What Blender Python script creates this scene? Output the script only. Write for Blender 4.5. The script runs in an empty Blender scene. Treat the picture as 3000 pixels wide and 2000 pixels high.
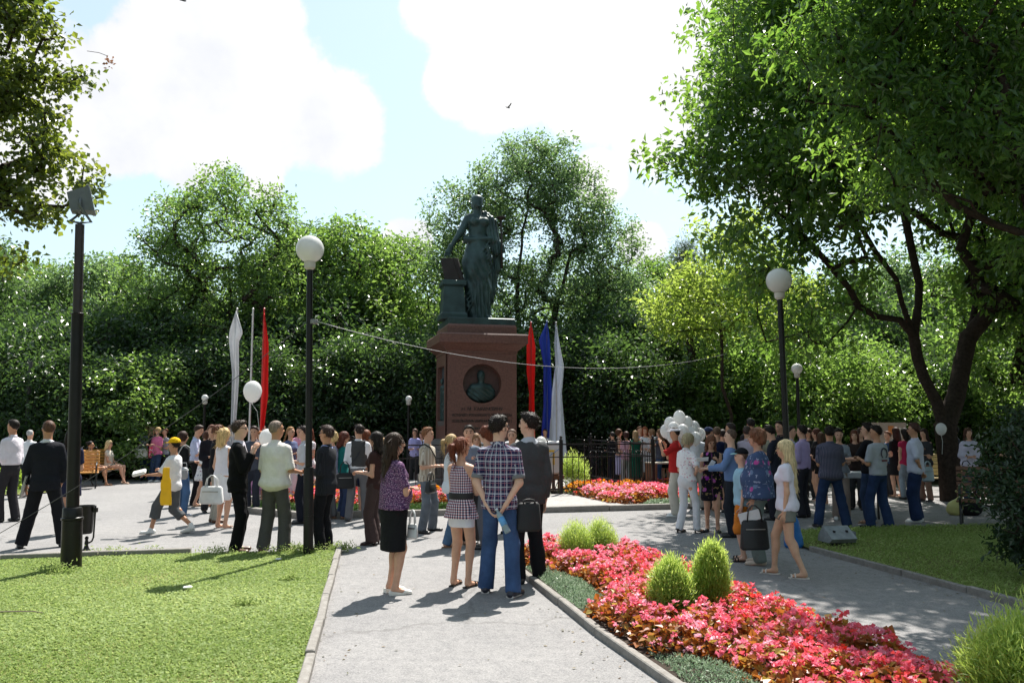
import bpy, math, random, time
import numpy as np
from mathutils import Vector, Matrix

T0 = time.time()
SC = bpy.context.scene
COL = SC.collection
R = math.radians

# ------------------------------------------------------------------ camera
F_PX = 2420.0                      # focal length in pixels of the 3000 px wide photograph
PITCH = math.atan(240 / F_PX)
CAM_H = 1.75
cam = bpy.data.cameras.new('camera')
cam.sensor_width = 36.0
cam.lens = F_PX / 3000 * 36
cam.clip_end = 2000
camo = bpy.data.objects.new('camera', cam)
COL.objects.link(camo)
camo.location = (0, 0, CAM_H)
camo.rotation_euler = (math.pi / 2 + PITCH, 0, 0)
SC.camera = camo

# ------------------------------------------------------------------ light
SUN_EL, SUN_AZ = 58.0, 18.0        # azimuth clockwise from +Y
sd = Vector((math.sin(R(SUN_AZ)) * math.cos(R(SUN_EL)), math.cos(R(SUN_AZ)) * math.cos(R(SUN_EL)), math.sin(R(SUN_EL))))
sun = bpy.data.lights.new('sun', 'SUN')
sun.energy = 5.0
sun.angle = R(0.5)
sun.color = (1.0, 0.955, 0.88)
suno = bpy.data.objects.new('sun', sun)
COL.objects.link(suno)
suno.rotation_euler = sd.to_track_quat('Z', 'Y').to_euler()

SC.view_settings.view_transform = 'Standard'
SC.view_settings.look = 'None'
SC.view_settings.gamma = 1
SC.view_settings.use_curve_mapping = False
SC.view_settings.exposure = 1.02
SC.cycles.max_bounces = 6
SC.cycles.diffuse_bounces = 3
SC.cycles.glossy_bounces = 2
SC.cycles.transmission_bounces = 4
SC.cycles.transparent_max_bounces = 6

def G(u, v, z=0.0):
    """pixel of the 3000x2000 photograph -> point on the plane z"""
    a, b = (u - 1500) / F_PX, (1000 - v) / F_PX
    d = (a, math.cos(PITCH) - b * math.sin(PITCH), math.sin(PITCH) + b * math.cos(PITCH))
    t = (z - CAM_H) / d[2]
    return Vector((d[0] * t, d[1] * t, z))

def W(u, v, Y):
    """pixel -> point at distance Y"""
    a, b = (u - 1500) / F_PX, (1000 - v) / F_PX
    d = (a, math.cos(PITCH) - b * math.sin(PITCH), math.sin(PITCH) + b * math.cos(PITCH))
    t = Y / d[1]
    return Vector((d[0] * t, Y, CAM_H + d[2] * t))

# ------------------------------------------------------------------ world
world = bpy.data.worlds.new('World')
SC.world = world
world.use_nodes = True
nt = world.node_tree
nt.nodes.clear()
def N(nt, typ, **kw):
    n = nt.nodes.new(typ)
    for k, v in kw.items():
        setattr(n, k, v)
    return n
def setin(n, **kw):
    for k, v in kw.items():
        n.inputs[k.replace('_', ' ')].default_value = v
def L(nt, a, b):
    nt.links.new(a, b)
def math_node(nt, op, a, b=None, clamp=False):
    n = N(nt, 'ShaderNodeMath', operation=op, use_clamp=clamp)
    for i, x in enumerate((a, b)):
        if x is None: continue
        if isinstance(x, (int, float)): n.inputs[i].default_value = x
        else: L(nt, x, n.inputs[i])
    return n.outputs[0]
def maprange(nt, x, a, b, c=0.0, d=1.0, smooth=False):
    n = N(nt, 'ShaderNodeMapRange')
    if smooth: n.interpolation_type = 'SMOOTHSTEP'
    L(nt, x, n.inputs[0])
    for i, q in enumerate((a, b, c, d)): n.inputs[i + 1].default_value = q
    return n.outputs[0]
def mixc(nt, fac, a, b, blend='MIX'):
    n = N(nt, 'ShaderNodeMix', data_type='RGBA', blend_type=blend)
    if isinstance(fac, (int, float)): n.inputs[0].default_value = fac
    else: L(nt, fac, n.inputs[0])
    for i, x in ((6, a), (7, b)):
        if isinstance(x, (tuple, list)): n.inputs[i].default_value = (x[0], x[1], x[2], 1)
        else: L(nt, x, n.inputs[i])
    return n.outputs[2]

sky = N(nt, 'ShaderNodeTexSky', sky_type='NISHITA')
sky.sun_disc = False
sky.sun_elevation = R(SUN_EL)
sky.sun_rotation = R(SUN_AZ)
sky.air_density = 1.0
sky.dust_density = 1.2
sky.ozone_density = 1.0
tc = N(nt, 'ShaderNodeTexCoord')
# clouds: cumulus heaps as directions on the sky, broken up by noise, and loose noise clouds all round
noi = N(nt, 'ShaderNodeTexNoise'); setin(noi, Scale=7.0, Detail=10.0, Roughness=0.62)
L(nt, tc.outputs['Generated'], noi.inputs['Vector'])
noi2 = N(nt, 'ShaderNodeTexNoise'); setin(noi2, Scale=1.7, Detail=6.0, Roughness=0.55)
L(nt, tc.outputs['Generated'], noi2.inputs['Vector'])
heaps = [(470, 240, 210), (720, 270, 240), (960, 350, 170), (760, 90, 130), (560, 420, 130), (350, 330, 170), (640, 80, 120),
         (1560, 70, 330), (1860, 60, 360), (1890, 260, 190), (1330, 240, 110), (2220, 60, 330), (1500, 210, 190), (1700, 250, 180),
         (1270, 20, 110), (1745, 520, 90), (770, 530, 60), (1200, 720, 80), (1880, 720, 70), (2500, 300, 300), (110, 300, 250)]
best = None
for (hu, hv, hr) in heaps:
    d = (W(hu, hv, 10) - Vector((0, 0, CAM_H))).normalized()
    vm = N(nt, 'ShaderNodeVectorMath', operation='DISTANCE')
    L(nt, tc.outputs['Generated'], vm.inputs[0]); vm.inputs[1].default_value = d
    q = maprange(nt, vm.outputs['Value'], 0.0, hr / F_PX * 1.25, 1.0, 0.0)
    best = q if best is None else math_node(nt, 'MAXIMUM', best, q)
nz = math_node(nt, 'MULTIPLY', math_node(nt, 'SUBTRACT', noi.outputs[0], 0.5), 1.45)
heap = maprange(nt, math_node(nt, 'ADD', best, nz), 0.15, 0.34, smooth=True)
loose = maprange(nt, math_node(nt, 'ADD', noi2.outputs[0], math_node(nt, 'MULTIPLY', nz, 0.25)), 0.64, 0.76, 0, 0.6, smooth=True)
cl = math_node(nt, 'MAXIMUM', heap, loose)
shade = maprange(nt, math_node(nt, 'ADD', noi2.outputs[0], math_node(nt, 'MULTIPLY', nz, .18)), 0.40, 0.62, 0.0, 1.0, smooth=True)
hsv = N(nt, 'ShaderNodeHueSaturation'); setin(hsv, Saturation=0.72, Value=1.0)
L(nt, sky.outputs[0], hsv.inputs['Color'])
skyc = mixc(nt, 1.0, hsv.outputs[0], (1.36, 1.62, 1.62), 'MULTIPLY')
skyc = mixc(nt, 0.34, skyc, (7.2, 8.0, 8.1))
cloudc = mixc(nt, shade, (6.3, 6.6, 7.3), (8.6, 8.6, 8.6))
final = mixc(nt, cl, skyc, cloudc)
bg = N(nt, 'ShaderNodeBackground')
L(nt, final, bg.inputs[0]); bg.inputs[1].default_value = 0.062
wo = N(nt, 'ShaderNodeOutputWorld')
L(nt, bg.outputs[0], wo.inputs[0])
try:
    world.cycles.sampling_method = 'MANUAL'; world.cycles.sample_map_resolution = 512
except Exception: pass

# ------------------------------------------------------------------ materials
MC = {}
def newmat(name):
    m = bpy.data.materials.new(name); m.use_nodes = True
    m.node_tree.nodes.clear()
    return m, m.node_tree
def mat(name, col, rough=0.7, metal=0.0, var=0.12, scale=6.0, bump=0.0, bscale=60.0, spec=0.5, coat=0.0, sheen=0.0, trans=None, spots=None):
    """principled with noise variation of the colour and fine relief"""
    key = (name, tuple(col), rough, metal, var, scale, bump, bscale, spec, coat, trans)
    if key in MC: return MC[key]
    m, nt = newmat(name)
    tc = N(nt, 'ShaderNodeTexCoord')
    no = N(nt, 'ShaderNodeTexNoise'); setin(no, Scale=scale, Detail=5.0, Roughness=0.6)
    L(nt, tc.outputs['Object'], no.inputs['Vector'])
    f = maprange(nt, no.outputs[0], 0.3, 0.7)
    lo = tuple(max(0, c * (1 - var)) for c in col); hi = tuple(min(1, c * (1 + var)) for c in col)
    c = mixc(nt, f, lo, hi)
    if spots:
        no3 = N(nt, 'ShaderNodeTexNoise'); setin(no3, Scale=spots[1], Detail=3.0, Roughness=0.7)
        L(nt, tc.outputs['Object'], no3.inputs['Vector'])
        c = mixc(nt, maprange(nt, no3.outputs[0], spots[2], spots[2] + 0.08), c, spots[0])
    b = N(nt, 'ShaderNodeBsdfPrincipled')
    L(nt, c, b.inputs['Base Color'])
    b.inputs['Roughness'].default_value = rough; b.inputs['Metallic'].default_value = metal
    b.inputs['Specular IOR Level'].default_value = spec
    b.inputs['Coat Weight'].default_value = coat
    b.inputs['Sheen Weight'].default_value = sheen
    if bump:
        n2 = N(nt, 'ShaderNodeTexNoise'); setin(n2, Scale=bscale, Detail=4.0, Roughness=0.6)
        L(nt, tc.outputs['Object'], n2.inputs['Vector'])
        bp = N(nt, 'ShaderNodeBump'); setin(bp, Strength=bump, Distance=0.02)
        L(nt, n2.outputs[0], bp.inputs['Height']); L(nt, bp.outputs[0], b.inputs['Normal'])
    out = N(nt, 'ShaderNodeOutputMaterial')
    sh = b.outputs[0]
    if trans:
        tr = N(nt, 'ShaderNodeBsdfTranslucent'); L(nt, c, tr.inputs[0])
        mx = N(nt, 'ShaderNodeMixShader'); mx.inputs[0].default_value = trans
        L(nt, sh, mx.inputs[1]); L(nt, tr.outputs[0], mx.inputs[2]); sh = mx.outputs[0]
    L(nt, sh, out.inputs[0])
    MC[key] = m
    return m

def leafmat(name, dark, light, tdark, tlight, trans=0.45, rough=0.35, spec=0.5):
    """leaf: per-leaf tint attribute picks between two greens; light passes through"""
    m, nt = newmat(name)
    at = N(nt, 'ShaderNodeAttribute', attribute_name='tint')
    f = at.outputs['Fac']
    c = mixc(nt, f, dark, light)
    b = N(nt, 'ShaderNodeBsdfPrincipled'); L(nt, c, b.inputs['Base Color'])
    b.inputs['Roughness'].default_value = rough; b.inputs['Specular IOR Level'].default_value = spec
    tr = N(nt, 'ShaderNodeBsdfTranslucent'); L(nt, mixc(nt, f, tdark, tlight), tr.inputs[0])
    mx = N(nt, 'ShaderNodeMixShader'); mx.inputs[0].default_value = trans
    L(nt, b.outputs[0], mx.inputs[1]); L(nt, tr.outputs[0], mx.inputs[2])
    out = N(nt, 'ShaderNodeOutputMaterial'); L(nt, mx.outputs[0], out.inputs[0])
    return m

# ------------------------------------------------------------------ objects
def tag(o, label=None, cat=None, group=None, kind=None):
    if label: o['label'] = label
    if cat: o['category'] = cat
    if group: o['group'] = group
    if kind: o['kind'] = kind
    return o
def empty(name, loc=(0, 0, 0), rz=0.0, label=None, cat=None, group=None, kind=None):
    o = bpy.data.objects.new(name, None); COL.objects.link(o)
    o.location = loc; o.rotation_euler = (0, 0, rz); o.empty_display_size = 0.2
    return tag(o, label, cat, group, kind)
def link(name, me, parent=None, loc=None, rot=None):
    o = bpy.data.objects.new(name, me); COL.objects.link(o)
    if parent: o.parent = parent
    if loc is not None: o.location = loc
    if rot is not None: o.rotation_euler = rot
    return o
def mesh_np(name, V, F, m=None, smooth=False, attrs=None):
    V = np.asarray(V, dtype=np.float32); F = np.asarray(F, dtype=np.int32)
    me = bpy.data.meshes.new(name)
    n, k = F.shape
    me.vertices.add(len(V)); me.vertices.foreach_set('co', V.ravel())
    me.loops.add(n * k); me.loops.foreach_set('vertex_index', F.ravel())
    me.polygons.add(n); me.polygons.foreach_set('loop_start', np.arange(0, n * k, k, dtype=np.int32))
    me.update(calc_edges=True)
    me.polygons.foreach_set('use_smooth', np.full(n, smooth, dtype=bool))
    for nm, dom, arr in (attrs or []):
        arr = np.asarray(arr, dtype=np.float32)
        if arr.ndim == 1:
            a = me.attributes.new(nm, 'FLOAT', dom); a.data.foreach_set('value', arr)
        else:
            a = me.attributes.new(nm, 'FLOAT_VECTOR', dom); a.data.foreach_set('vector', arr.ravel())
    if m: me.materials.append(m)
    return me
def copy_tree(o, parent=None):
    c = o.copy(); COL.objects.link(c)
    if parent: c.parent = parent
    for ch in list(o.children): copy_tree(ch, c)
    return c

class MB:
    """collects shapes, links them as one mesh"""
    def __init__(s): s.v = []; s.f = []
    def add(s, V, F, M=None):
        n = len(s.v)
        for p in V:
            p = Vector(p)
            s.v.append(tuple(M @ p) if M is not None else tuple(p))
        for q in F: s.f.append([i + n for i in q])
        return s
    def box(s, c, d, M=None, taper=1.0, ch=0.0):
        x, y, z = (q / 2 for q in d)
        if ch <= 0:
            V = [(c[0] + i * x * (taper if k > 0 else 1), c[1] + j * y * (taper if k > 0 else 1), c[2] + k * z) for k in (-1, 1) for j in (-1, 1) for i in (-1, 1)]
            F = [(0, 2, 3, 1), (4, 5, 7, 6), (0, 1, 5, 4), (2, 6, 7, 3), (0, 4, 6, 2), (1, 3, 7, 5)]
            return s.add(V, F, M)
        prof = [(-z, ch), (-z + ch, 0), (z - ch, 0), (z, ch)]
        V = []; F = []
        for (h, e) in prof:
            a, b = x - e, y - e
            cc = min(ch, a * .5, b * .5)
            V += [(c[0] + p, c[1] + q, c[2] + h) for p, q in ((-a + cc, -b), (a - cc, -b), (a, -b + cc), (a, b - cc), (a - cc, b), (-a + cc, b), (-a, b - cc), (-a, -b + cc))]
        for k in range(3):
            for i in range(8):
                j = (i + 1) % 8
                F.append((k * 8 + i, k * 8 + j, k * 8 + 8 + j, k * 8 + 8 + i))
        F.append(tuple(range(7, -1, -1))); F.append(tuple(range(24, 32)))
        return s.add(V, F, M)
    def tube(s, pts, r, n=8, M=None, cap=True, flat=1.0):
        pts = [Vector(p) for p in pts]
        if isinstance(r, (int, float)): r = [r] * len(pts)
        V = []; F = []
        up = Vector((0, 0, 1))
        t0 = (pts[1] - pts[0]).normalized()
        ref = Vector((1, 0, 0)) if abs(t0.z) > 0.9 else up
        a = t0.cross(ref).normalized()
        for i, p in enumerate(pts):
            t = (pts[min(i + 1, len(pts) - 1)] - pts[max(i - 1, 0)]).normalized()
            a = (a - t * a.dot(t)).normalized()
            b = t.cross(a)
            for k in range(n):
                an = 2 * math.pi * k / n
                V.append(p + (a * math.cos(an) + b * math.sin(an) * flat) * r[i])
        for i in range(len(pts) - 1):
            for k in range(n):
                j = (k + 1) % n
                F.append((i * n + k, i * n + j, i * n + n + j, i * n + n + k))
        if cap:
            F.append(tuple(range(n - 1, -1, -1))); F.append(tuple((len(pts) - 1) * n + k for k in range(n)))
        return s.add(V, F, M)
    def lathe(s, prof, c=(0, 0, 0), n=16, M=None):
        V = []; F = []
        for (r, z) in prof:
            for k in range(n):
                an = 2 * math.pi * k / n
                V.append((c[0] + r * math.cos(an), c[1] + r * math.sin(an), c[2] + z))
        for i in range(len(prof) - 1):
            for k in range(n):
                j = (k + 1) % n
                F.append((i * n + k, i * n + j, i * n + n + j, i * n + n + k))
        F.append(tuple(range(n - 1, -1, -1))); F.append(tuple((len(prof) - 1) * n + k for k in range(n)))
        return s.add(V, F, M)
    def square(s, prof, c=(0, 0, 0), M=None):
        """square section swept up a profile of (half x, half y, z)"""
        V = []; F = []
        for (a, b, z) in prof:
            V += [(c[0] - a, c[1] - b, c[2] + z), (c[0] + a, c[1] - b, c[2] + z), (c[0] + a, c[1] + b, c[2] + z), (c[0] - a, c[1] + b, c[2] + z)]
        for i in range(len(prof) - 1):
            for k in range(4):
                j = (k + 1) % 4
                F.append((i * 4 + k, i * 4 + j, i * 4 + 4 + j, i * 4 + 4 + k))
        F.append((3, 2, 1, 0)); q = (len(prof) - 1) * 4; F.append((q, q + 1, q + 2, q + 3))
        return s.add(V, F, M)
    def sphere(s, c, r, n=12, m=8, sz=1.0, M=None):
        return s.lathe([(r * math.sin(math.pi * i / m) + 1e-4, -r * sz * math.cos(math.pi * i / m)) for i in range(m + 1)], c, n, M)
    def prism(s, poly, z0, z1, M=None):
        n = len(poly)
        V = [(p[0], p[1], z0) for p in poly] + [(p[0], p[1], z1) for p in poly]
        F = [tuple(range(n - 1, -1, -1)), tuple(range(n, 2 * n))] + [(i, (i + 1) % n, n + (i + 1) % n, n + i) for i in range(n)]
        return s.add(V, F, M)
    def me(s, name, m=None, smooth=False):
        me = bpy.data.meshes.new(name); me.from_pydata(s.v, [], s.f); me.update()
        if smooth: me.polygons.foreach_set('use_smooth', [True] * len(me.polygons))
        if m: me.materials.append(m)
        return me
    def build(s, name, m=None, parent=None, smooth=False, loc=None, rot=None):
        return link(name, s.me(name, m, smooth), parent, loc, rot)
def smooth_angle(o, deg=40):
    me = o.data
    me.polygons.foreach_set('use_smooth', [True] * len(me.polygons))
    me.set_sharp_from_angle(angle=R(deg))
    return o
# ------------------------------------------------------------------ smooth bodies: blended round cones, meshed by surface nets
def EC(a, b, ra, rb=None, u=(1, 0, 0), rax=None, fa=False, fb=False, k=None):
    """elliptical cone from a to b; ra, rb = radius or (along u, across u); fa / fb cut the end flat"""
    a = np.array(a, float); b = np.array(b, float)
    if rb is None: rb = ra
    ra = (ra, ra) if np.isscalar(ra) else ra
    rb = (rb, rb) if np.isscalar(rb) else rb
    return dict(a=a, b=b, ra=np.array(ra, float), rb=np.array(rb, float), u=np.array(u, float), rax=rax, fa=fa, fb=fb, k=k)
def EL(c, r, ax=(0, 0, 1), u=(1, 0, 0), k=None):
    """ellipsoid: r = (along u, across, along ax)"""
    c = np.array(c, float); ax = np.array(ax, float); ax = ax / np.linalg.norm(ax)
    return EC(c - ax * 1e-4, c + ax * 1e-4, (r[0], r[1]), None, u, rax=r[2], k=k)
def prim_d(p, X, Y, Z, grow=0.0):
    a, b = p['a'], p['b']
    d = b - a; Ln = np.linalg.norm(d); h = d / Ln
    u = p['u'] - h * np.dot(p['u'], h); nu = np.linalg.norm(u)
    if nu < 1e-3:
        u = np.array((0, 1.0, 0)); u = u - h * np.dot(u, h); nu = np.linalg.norm(u)
    u = u / nu; w = np.cross(h, u)
    px, py, pz = X - a[0], Y - a[1], Z - a[2]
    al = px * h[0] + py * h[1] + pz * h[2]
    tt = np.clip(al / Ln, 0, 1)
    ca = al - tt * Ln
    cu = px * u[0] + py * u[1] + pz * u[2]
    cw = px * w[0] + py * w[1] + pz * w[2]
    ru = p['ra'][0] + (p['rb'][0] - p['ra'][0]) * tt + grow
    rw = p['ra'][1] + (p['rb'][1] - p['ra'][1]) * tt + grow
    rm = (p['rax'] + grow) if p['rax'] else np.minimum(ru, rw)
    k0 = np.sqrt((cu / ru) ** 2 + (cw / rw) ** 2 + (ca / rm) ** 2)
    k1 = np.sqrt((cu / ru ** 2) ** 2 + (cw / rw ** 2) ** 2 + (ca / rm ** 2) ** 2)
    dd = k0 * (k0 - 1) / np.maximum(k1, 1e-4)
    if p['fb']: dd = np.maximum(dd, al - Ln)
    if p['fa']: dd = np.maximum(dd, -al)
    return dd
def field(prims, h, k=0.03, grow=0.0, post=None):
    lo = np.full(3, 1e9); hi = -lo
    for p in prims:
        r = max(p['ra'].max(), p['rb'].max(), p['rax'] or 0) + grow
        lo = np.minimum(lo, np.minimum(p['a'], p['b']) - r); hi = np.maximum(hi, np.maximum(p['a'], p['b']) + r)
    lo -= 3 * h; hi += 3 * h
    n = np.ceil((hi - lo) / h).astype(int) + 1
    xs = [lo[i] + h * np.arange(n[i]) for i in range(3)]
    Fd = np.full(n, 0.2, dtype=np.float64)
    for p in prims:
        kk = p['k'] or k
        r = max(p['ra'].max(), p['rb'].max(), p['rax'] or 0) + grow + kk + 2 * h
        l = np.minimum(p['a'], p['b']) - r; g = np.maximum(p['a'], p['b']) + r
        s = [slice(max(0, int((l[i] - lo[i]) / h)), min(n[i], int((g[i] - lo[i]) / h) + 2)) for i in range(3)]
        X = xs[0][s[0]][:, None, None]; Y = xs[1][s[1]][None, :, None]; Z = xs[2][s[2]][None, None, :]
        d = prim_d(p, X, Y, Z, grow)
        f = Fd[s[0], s[1], s[2]]
        q = np.clip(0.5 + 0.5 * (f - d) / kk, 0, 1)
        Fd[s[0], s[1], s[2]] = f + (d - f) * q - kk * q * (1 - q)
    if post:
        X = xs[0][:, None, None]; Y = xs[1][None, :, None]; Z = xs[2][None, None, :]
        Fd = post(Fd, X, Y, Z)
    Fd[0], Fd[-1] = 0.2, 0.2
    Fd[:, 0], Fd[:, -1] = 0.2, 0.2
    Fd[:, :, 0], Fd[:, :, -1] = 0.2, 0.2
    return Fd, lo, h
CORN = [(i, j, k) for i in (0, 1) for j in (0, 1) for k in (0, 1)]
EDG = [(a, b) for a in range(8) for b in range(a + 1, 8) if sum(abs(CORN[a][q] - CORN[b][q]) for q in range(3)) == 1]
def nets(Fd, lo, h):
    S = Fd < 0
    n = S.shape
    c = np.zeros((n[0] - 1, n[1] - 1, n[2] - 1), dtype=np.int8)
    for (i, j, k) in CORN: c += S[i:n[0] - 1 + i, j:n[1] - 1 + j, k:n[2] - 1 + k]
    act = (c > 0) & (c < 8)
    I = np.argwhere(act)
    idx = np.full(c.shape, -1, dtype=np.int32); idx[act] = np.arange(len(I))
    fv = [Fd[I[:, 0] + i, I[:, 1] + j, I[:, 2] + k] for (i, j, k) in CORN]
    acc = np.zeros((len(I), 3)); cnt = np.zeros(len(I))
    for (a, b) in EDG:
        m = (fv[a] < 0) != (fv[b] < 0)
        if not m.any(): continue
        t = fv[a][m] / (fv[a][m] - fv[b][m])
        A = np.array(CORN[a], float); B = np.array(CORN[b], float)
        acc[m] += A + (B - A) * t[:, None]; cnt[m] += 1
    V = (I + acc / cnt[:, None]) * h + lo
    Q = []
    for ax in range(3):
        s0 = [slice(None)] * 3; s1 = [slice(None)] * 3
        s0[ax] = slice(0, n[ax] - 1); s1[ax] = slice(1, n[ax])
        A = S[tuple(s0)]; B = S[tuple(s1)]
        P = np.argwhere(A != B)
        if not len(P): continue
        o1, o2 = (ax + 1) % 3, (ax + 2) % 3
        P = P[(P[:, o1] > 0) & (P[:, o2] > 0) & (P[:, o1] < n[o1] - 1) & (P[:, o2] < n[o2] - 1)]
        sg = A[tuple(P.T)]
        def cell(d1, d2):
            q = P.copy(); q[:, o1] -= d1; q[:, o2] -= d2
            return idx[tuple(q.T)]
        q = np.stack([cell(1, 1), cell(0, 1), cell(0, 0), cell(1, 0)], 1)
        q[~sg] = q[~sg][:, ::-1]
        Q.append(q)
    return V, np.concatenate(Q)
def blob(prims, h, k=0.03, grow=0.0, post=None):
    return nets(*field(prims, h, k, grow, post))
def sines(X, Y, Z, f, seed):
    """cheap smooth noise"""
    r = np.random.RandomState(seed)
    s = 0
    for i in range(4):
        w = r.normal(size=3); w = w / np.linalg.norm(w) * f * (0.7 + 0.6 * r.rand())
        s = s + np.sin(X * w[0] + Y * w[1] + Z * w[2] + r.rand() * 6.3)
    return s / 4
def tubes_np(chains, n=6):
    """chains: list of (points, radii) -> V, quads"""
    V = []; Q = []; o = 0
    for pts, rs in chains:
        pts = np.asarray(pts, float)
        t0 = pts[-1] - pts[0]; ref = np.array((0.3, 0.2, 1.0)) if abs(t0[2]) < 0.8 * np.linalg.norm(t0) else np.array((1.0, 0.2, 0))
        a = np.cross(t0, ref); a /= np.linalg.norm(a)
        for i in range(len(pts)):
            t = pts[min(i + 1, len(pts) - 1)] - pts[max(0, i - 1)]; t /= np.linalg.norm(t) + 1e-9
            a = a - t * a.dot(t); a /= np.linalg.norm(a) + 1e-9
            b = np.cross(t, a)
            an = np.arange(n) * 2 * np.pi / n
            V.append(pts[i] + (np.cos(an)[:, None] * a + np.sin(an)[:, None] * b) * rs[i])
        for i in range(len(pts) - 1):
            k = np.arange(n); j = (k + 1) % n
            Q.append(np.stack([o + i * n + k, o + i * n + j, o + i * n + n + j, o + i * n + n + k], 1))
        o += len(pts) * n
    return np.concatenate(V), np.concatenate(Q)
# ------------------------------------------------------------------ people
def patmat(name, kind, cols, s=1.0, rough=0.85):
    key = ('pat', name)
    if key in MC: return MC[key]
    m, nt = newmat(name)
    at = N(nt, 'ShaderNodeAttribute', attribute_name='pat')
    sp = N(nt, 'ShaderNodeSeparateXYZ'); L(nt, at.outputs['Vector'], sp.inputs[0])
    u, v = sp.outputs[0], sp.outputs[1]
    def band(x, period, width, phase=0.0):
        q = math_node(nt, 'FRACT', math_node(nt, 'ADD', math_node(nt, 'DIVIDE', x, period * s), phase))
        return math_node(nt, 'LESS_THAN', q, width)
    if kind == 'plaid':
        c = mixc(nt, math_node(nt, 'MULTIPLY', math_node(nt, 'ADD', band(u, .062, .5), band(v, .062, .5)), .5), cols[1], cols[0])
        for x in (u, v):
            c = mixc(nt, math_node(nt, 'MULTIPLY', band(x, .062, .13, .2), .75), c, cols[2])
            c = mixc(nt, math_node(nt, 'MULTIPLY', band(x, .062, .09, .55), .6), c, cols[3])
            c = mixc(nt, math_node(nt, 'MULTIPLY', band(x, .031, .08, .0), .4), c, cols[2])
    elif kind == 'gingham':
        a, b = band(u, .030, .5), band(v, .030, .5)
        c = mixc(nt, math_node(nt, 'MULTIPLY', a, .8), cols[0], cols[1])
        c = mixc(nt, math_node(nt, 'MULTIPLY', b, .75), c, cols[2])
        c = mixc(nt, math_node(nt, 'MULTIPLY', a, b), c, cols[3])
    elif kind == 'stripe':
        c = mixc(nt, band(u, .022, .4), cols[0], cols[1])
        if len(cols) > 2: c = mixc(nt, band(u, .066, .12, .3), c, cols[2])
    elif kind == 'speckle':
        a = N(nt, 'ShaderNodeTexNoise'); setin(a, Scale=75.0 / s, Detail=2.0, Roughness=.6); L(nt, at.outputs['Vector'], a.inputs['Vector'])
        b2 = N(nt, 'ShaderNodeTexNoise'); setin(b2, Scale=42.0 / s, Detail=3.0, Roughness=.6); b2.noise_dimensions = '4D'; b2.inputs['W'].default_value = 3.1; L(nt, at.outputs['Vector'], b2.inputs['Vector'])
        c = mixc(nt, maprange(nt, b2.outputs[0], .44, .52), cols[0], cols[1])
        c = mixc(nt, maprange(nt, a.outputs[0], .54, .60), c, cols[2])
        c = mixc(nt, maprange(nt, a.outputs[0], .34, .42, 1, 0), c, cols[3])
    else:                                        # floral
        vo = N(nt, 'ShaderNodeTexVoronoi'); setin(vo, Scale=18.0 / s, Randomness=1.0)
        L(nt, at.outputs['Vector'], vo.inputs['Vector'])
        no = N(nt, 'ShaderNodeTexNoise'); setin(no, Scale=40.0 / s, Detail=3.0)
        L(nt, at.outputs['Vector'], no.inputs['Vector'])
        d = math_node(nt, 'ADD', vo.outputs['Distance'], math_node(nt, 'MULTIPLY', no.outputs[0], .35))
        sc = N(nt, 'ShaderNodeSeparateColor'); L(nt, vo.outputs['Color'], sc.inputs[0])
        pet = mixc(nt, math_node(nt, 'GREATER_THAN', sc.outputs[0], .5), cols[1], cols[2])
        c = mixc(nt, maprange(nt, d, .42, .5), pet, cols[0])
        if len(cols) > 3: c = mixc(nt, math_node(nt, 'GREATER_THAN', no.outputs[0], .62), c, cols[3])
    b = N(nt, 'ShaderNodeBsdfPrincipled'); L(nt, c, b.inputs['Base Color'])
    b.inputs['Roughness'].default_value = rough; b.inputs['Specular IOR Level'].default_value = .2
    out = N(nt, 'ShaderNodeOutputMaterial'); L(nt, b.outputs[0], out.inputs[0])
    MC[key] = m
    return m
def cloth(col, rough=0.85, var=0.08):
    return mat('cloth', col, rough, var=var, scale=9, bump=0.8, bscale=15, spec=0.12)
def hairmat(col):
    key = ('hair', col)
    if key in MC: return MC[key]
    m, nt = newmat('hair')
    tc = N(nt, 'ShaderNodeTexCoord'); mp = N(nt, 'ShaderNodeMapping'); mp.inputs['Scale'].default_value = (90, 90, 9)
    L(nt, tc.outputs['Object'], mp.inputs[0])
    no = N(nt, 'ShaderNodeTexNoise'); setin(no, Scale=1.0, Detail=3.0); L(nt, mp.outputs[0], no.inputs['Vector'])
    c = mixc(nt, maprange(nt, no.outputs[0], .3, .7), tuple(x * .55 for x in col), tuple(min(1, x * 1.5) for x in col))
    b = N(nt, 'ShaderNodeBsdfPrincipled'); L(nt, c, b.inputs['Base Color']); b.inputs['Roughness'].default_value = .5; b.inputs['Specular IOR Level'].default_value = .14
    bp = N(nt, 'ShaderNodeBump'); setin(bp, Strength=.7, Distance=.01); L(nt, no.outputs[0], bp.inputs['Height']); L(nt, bp.outputs[0], b.inputs['Normal'])
    out = N(nt, 'ShaderNodeOutputMaterial'); L(nt, b.outputs[0], out.inputs[0])
    MC[key] = m
    return m
def skinmat(col=(.56, .31, .21)):
    key = ('skin', col)
    if key in MC: return MC[key]
    m = mat('skin', col, .5, var=.1, scale=12, bump=.05, bscale=90, spec=.4)
    MC[key] = m
    return m
SKIN = (.56, .31, .21); TAN = (.46, .23, .135); PALE = (.62, .38, .28)
BLACK = (.012, .012, .014); CHAR = (.03, .03, .033); NAVY = (.012, .018, .045); WHITE = (.78, .78, .79); GREY = (.16, .16, .165)
JEANS = (.045, .085, .18); LJEANS = (.1, .15, .24); DARKH = (.018, .013, .011); BROWNH = (.06, .032, .018); AUB = (.13, .04, .018); BLON = (.5, .36, .17); GREYH = (.3, .29, .28)
LILAC = (.5, .42, .62)

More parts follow.
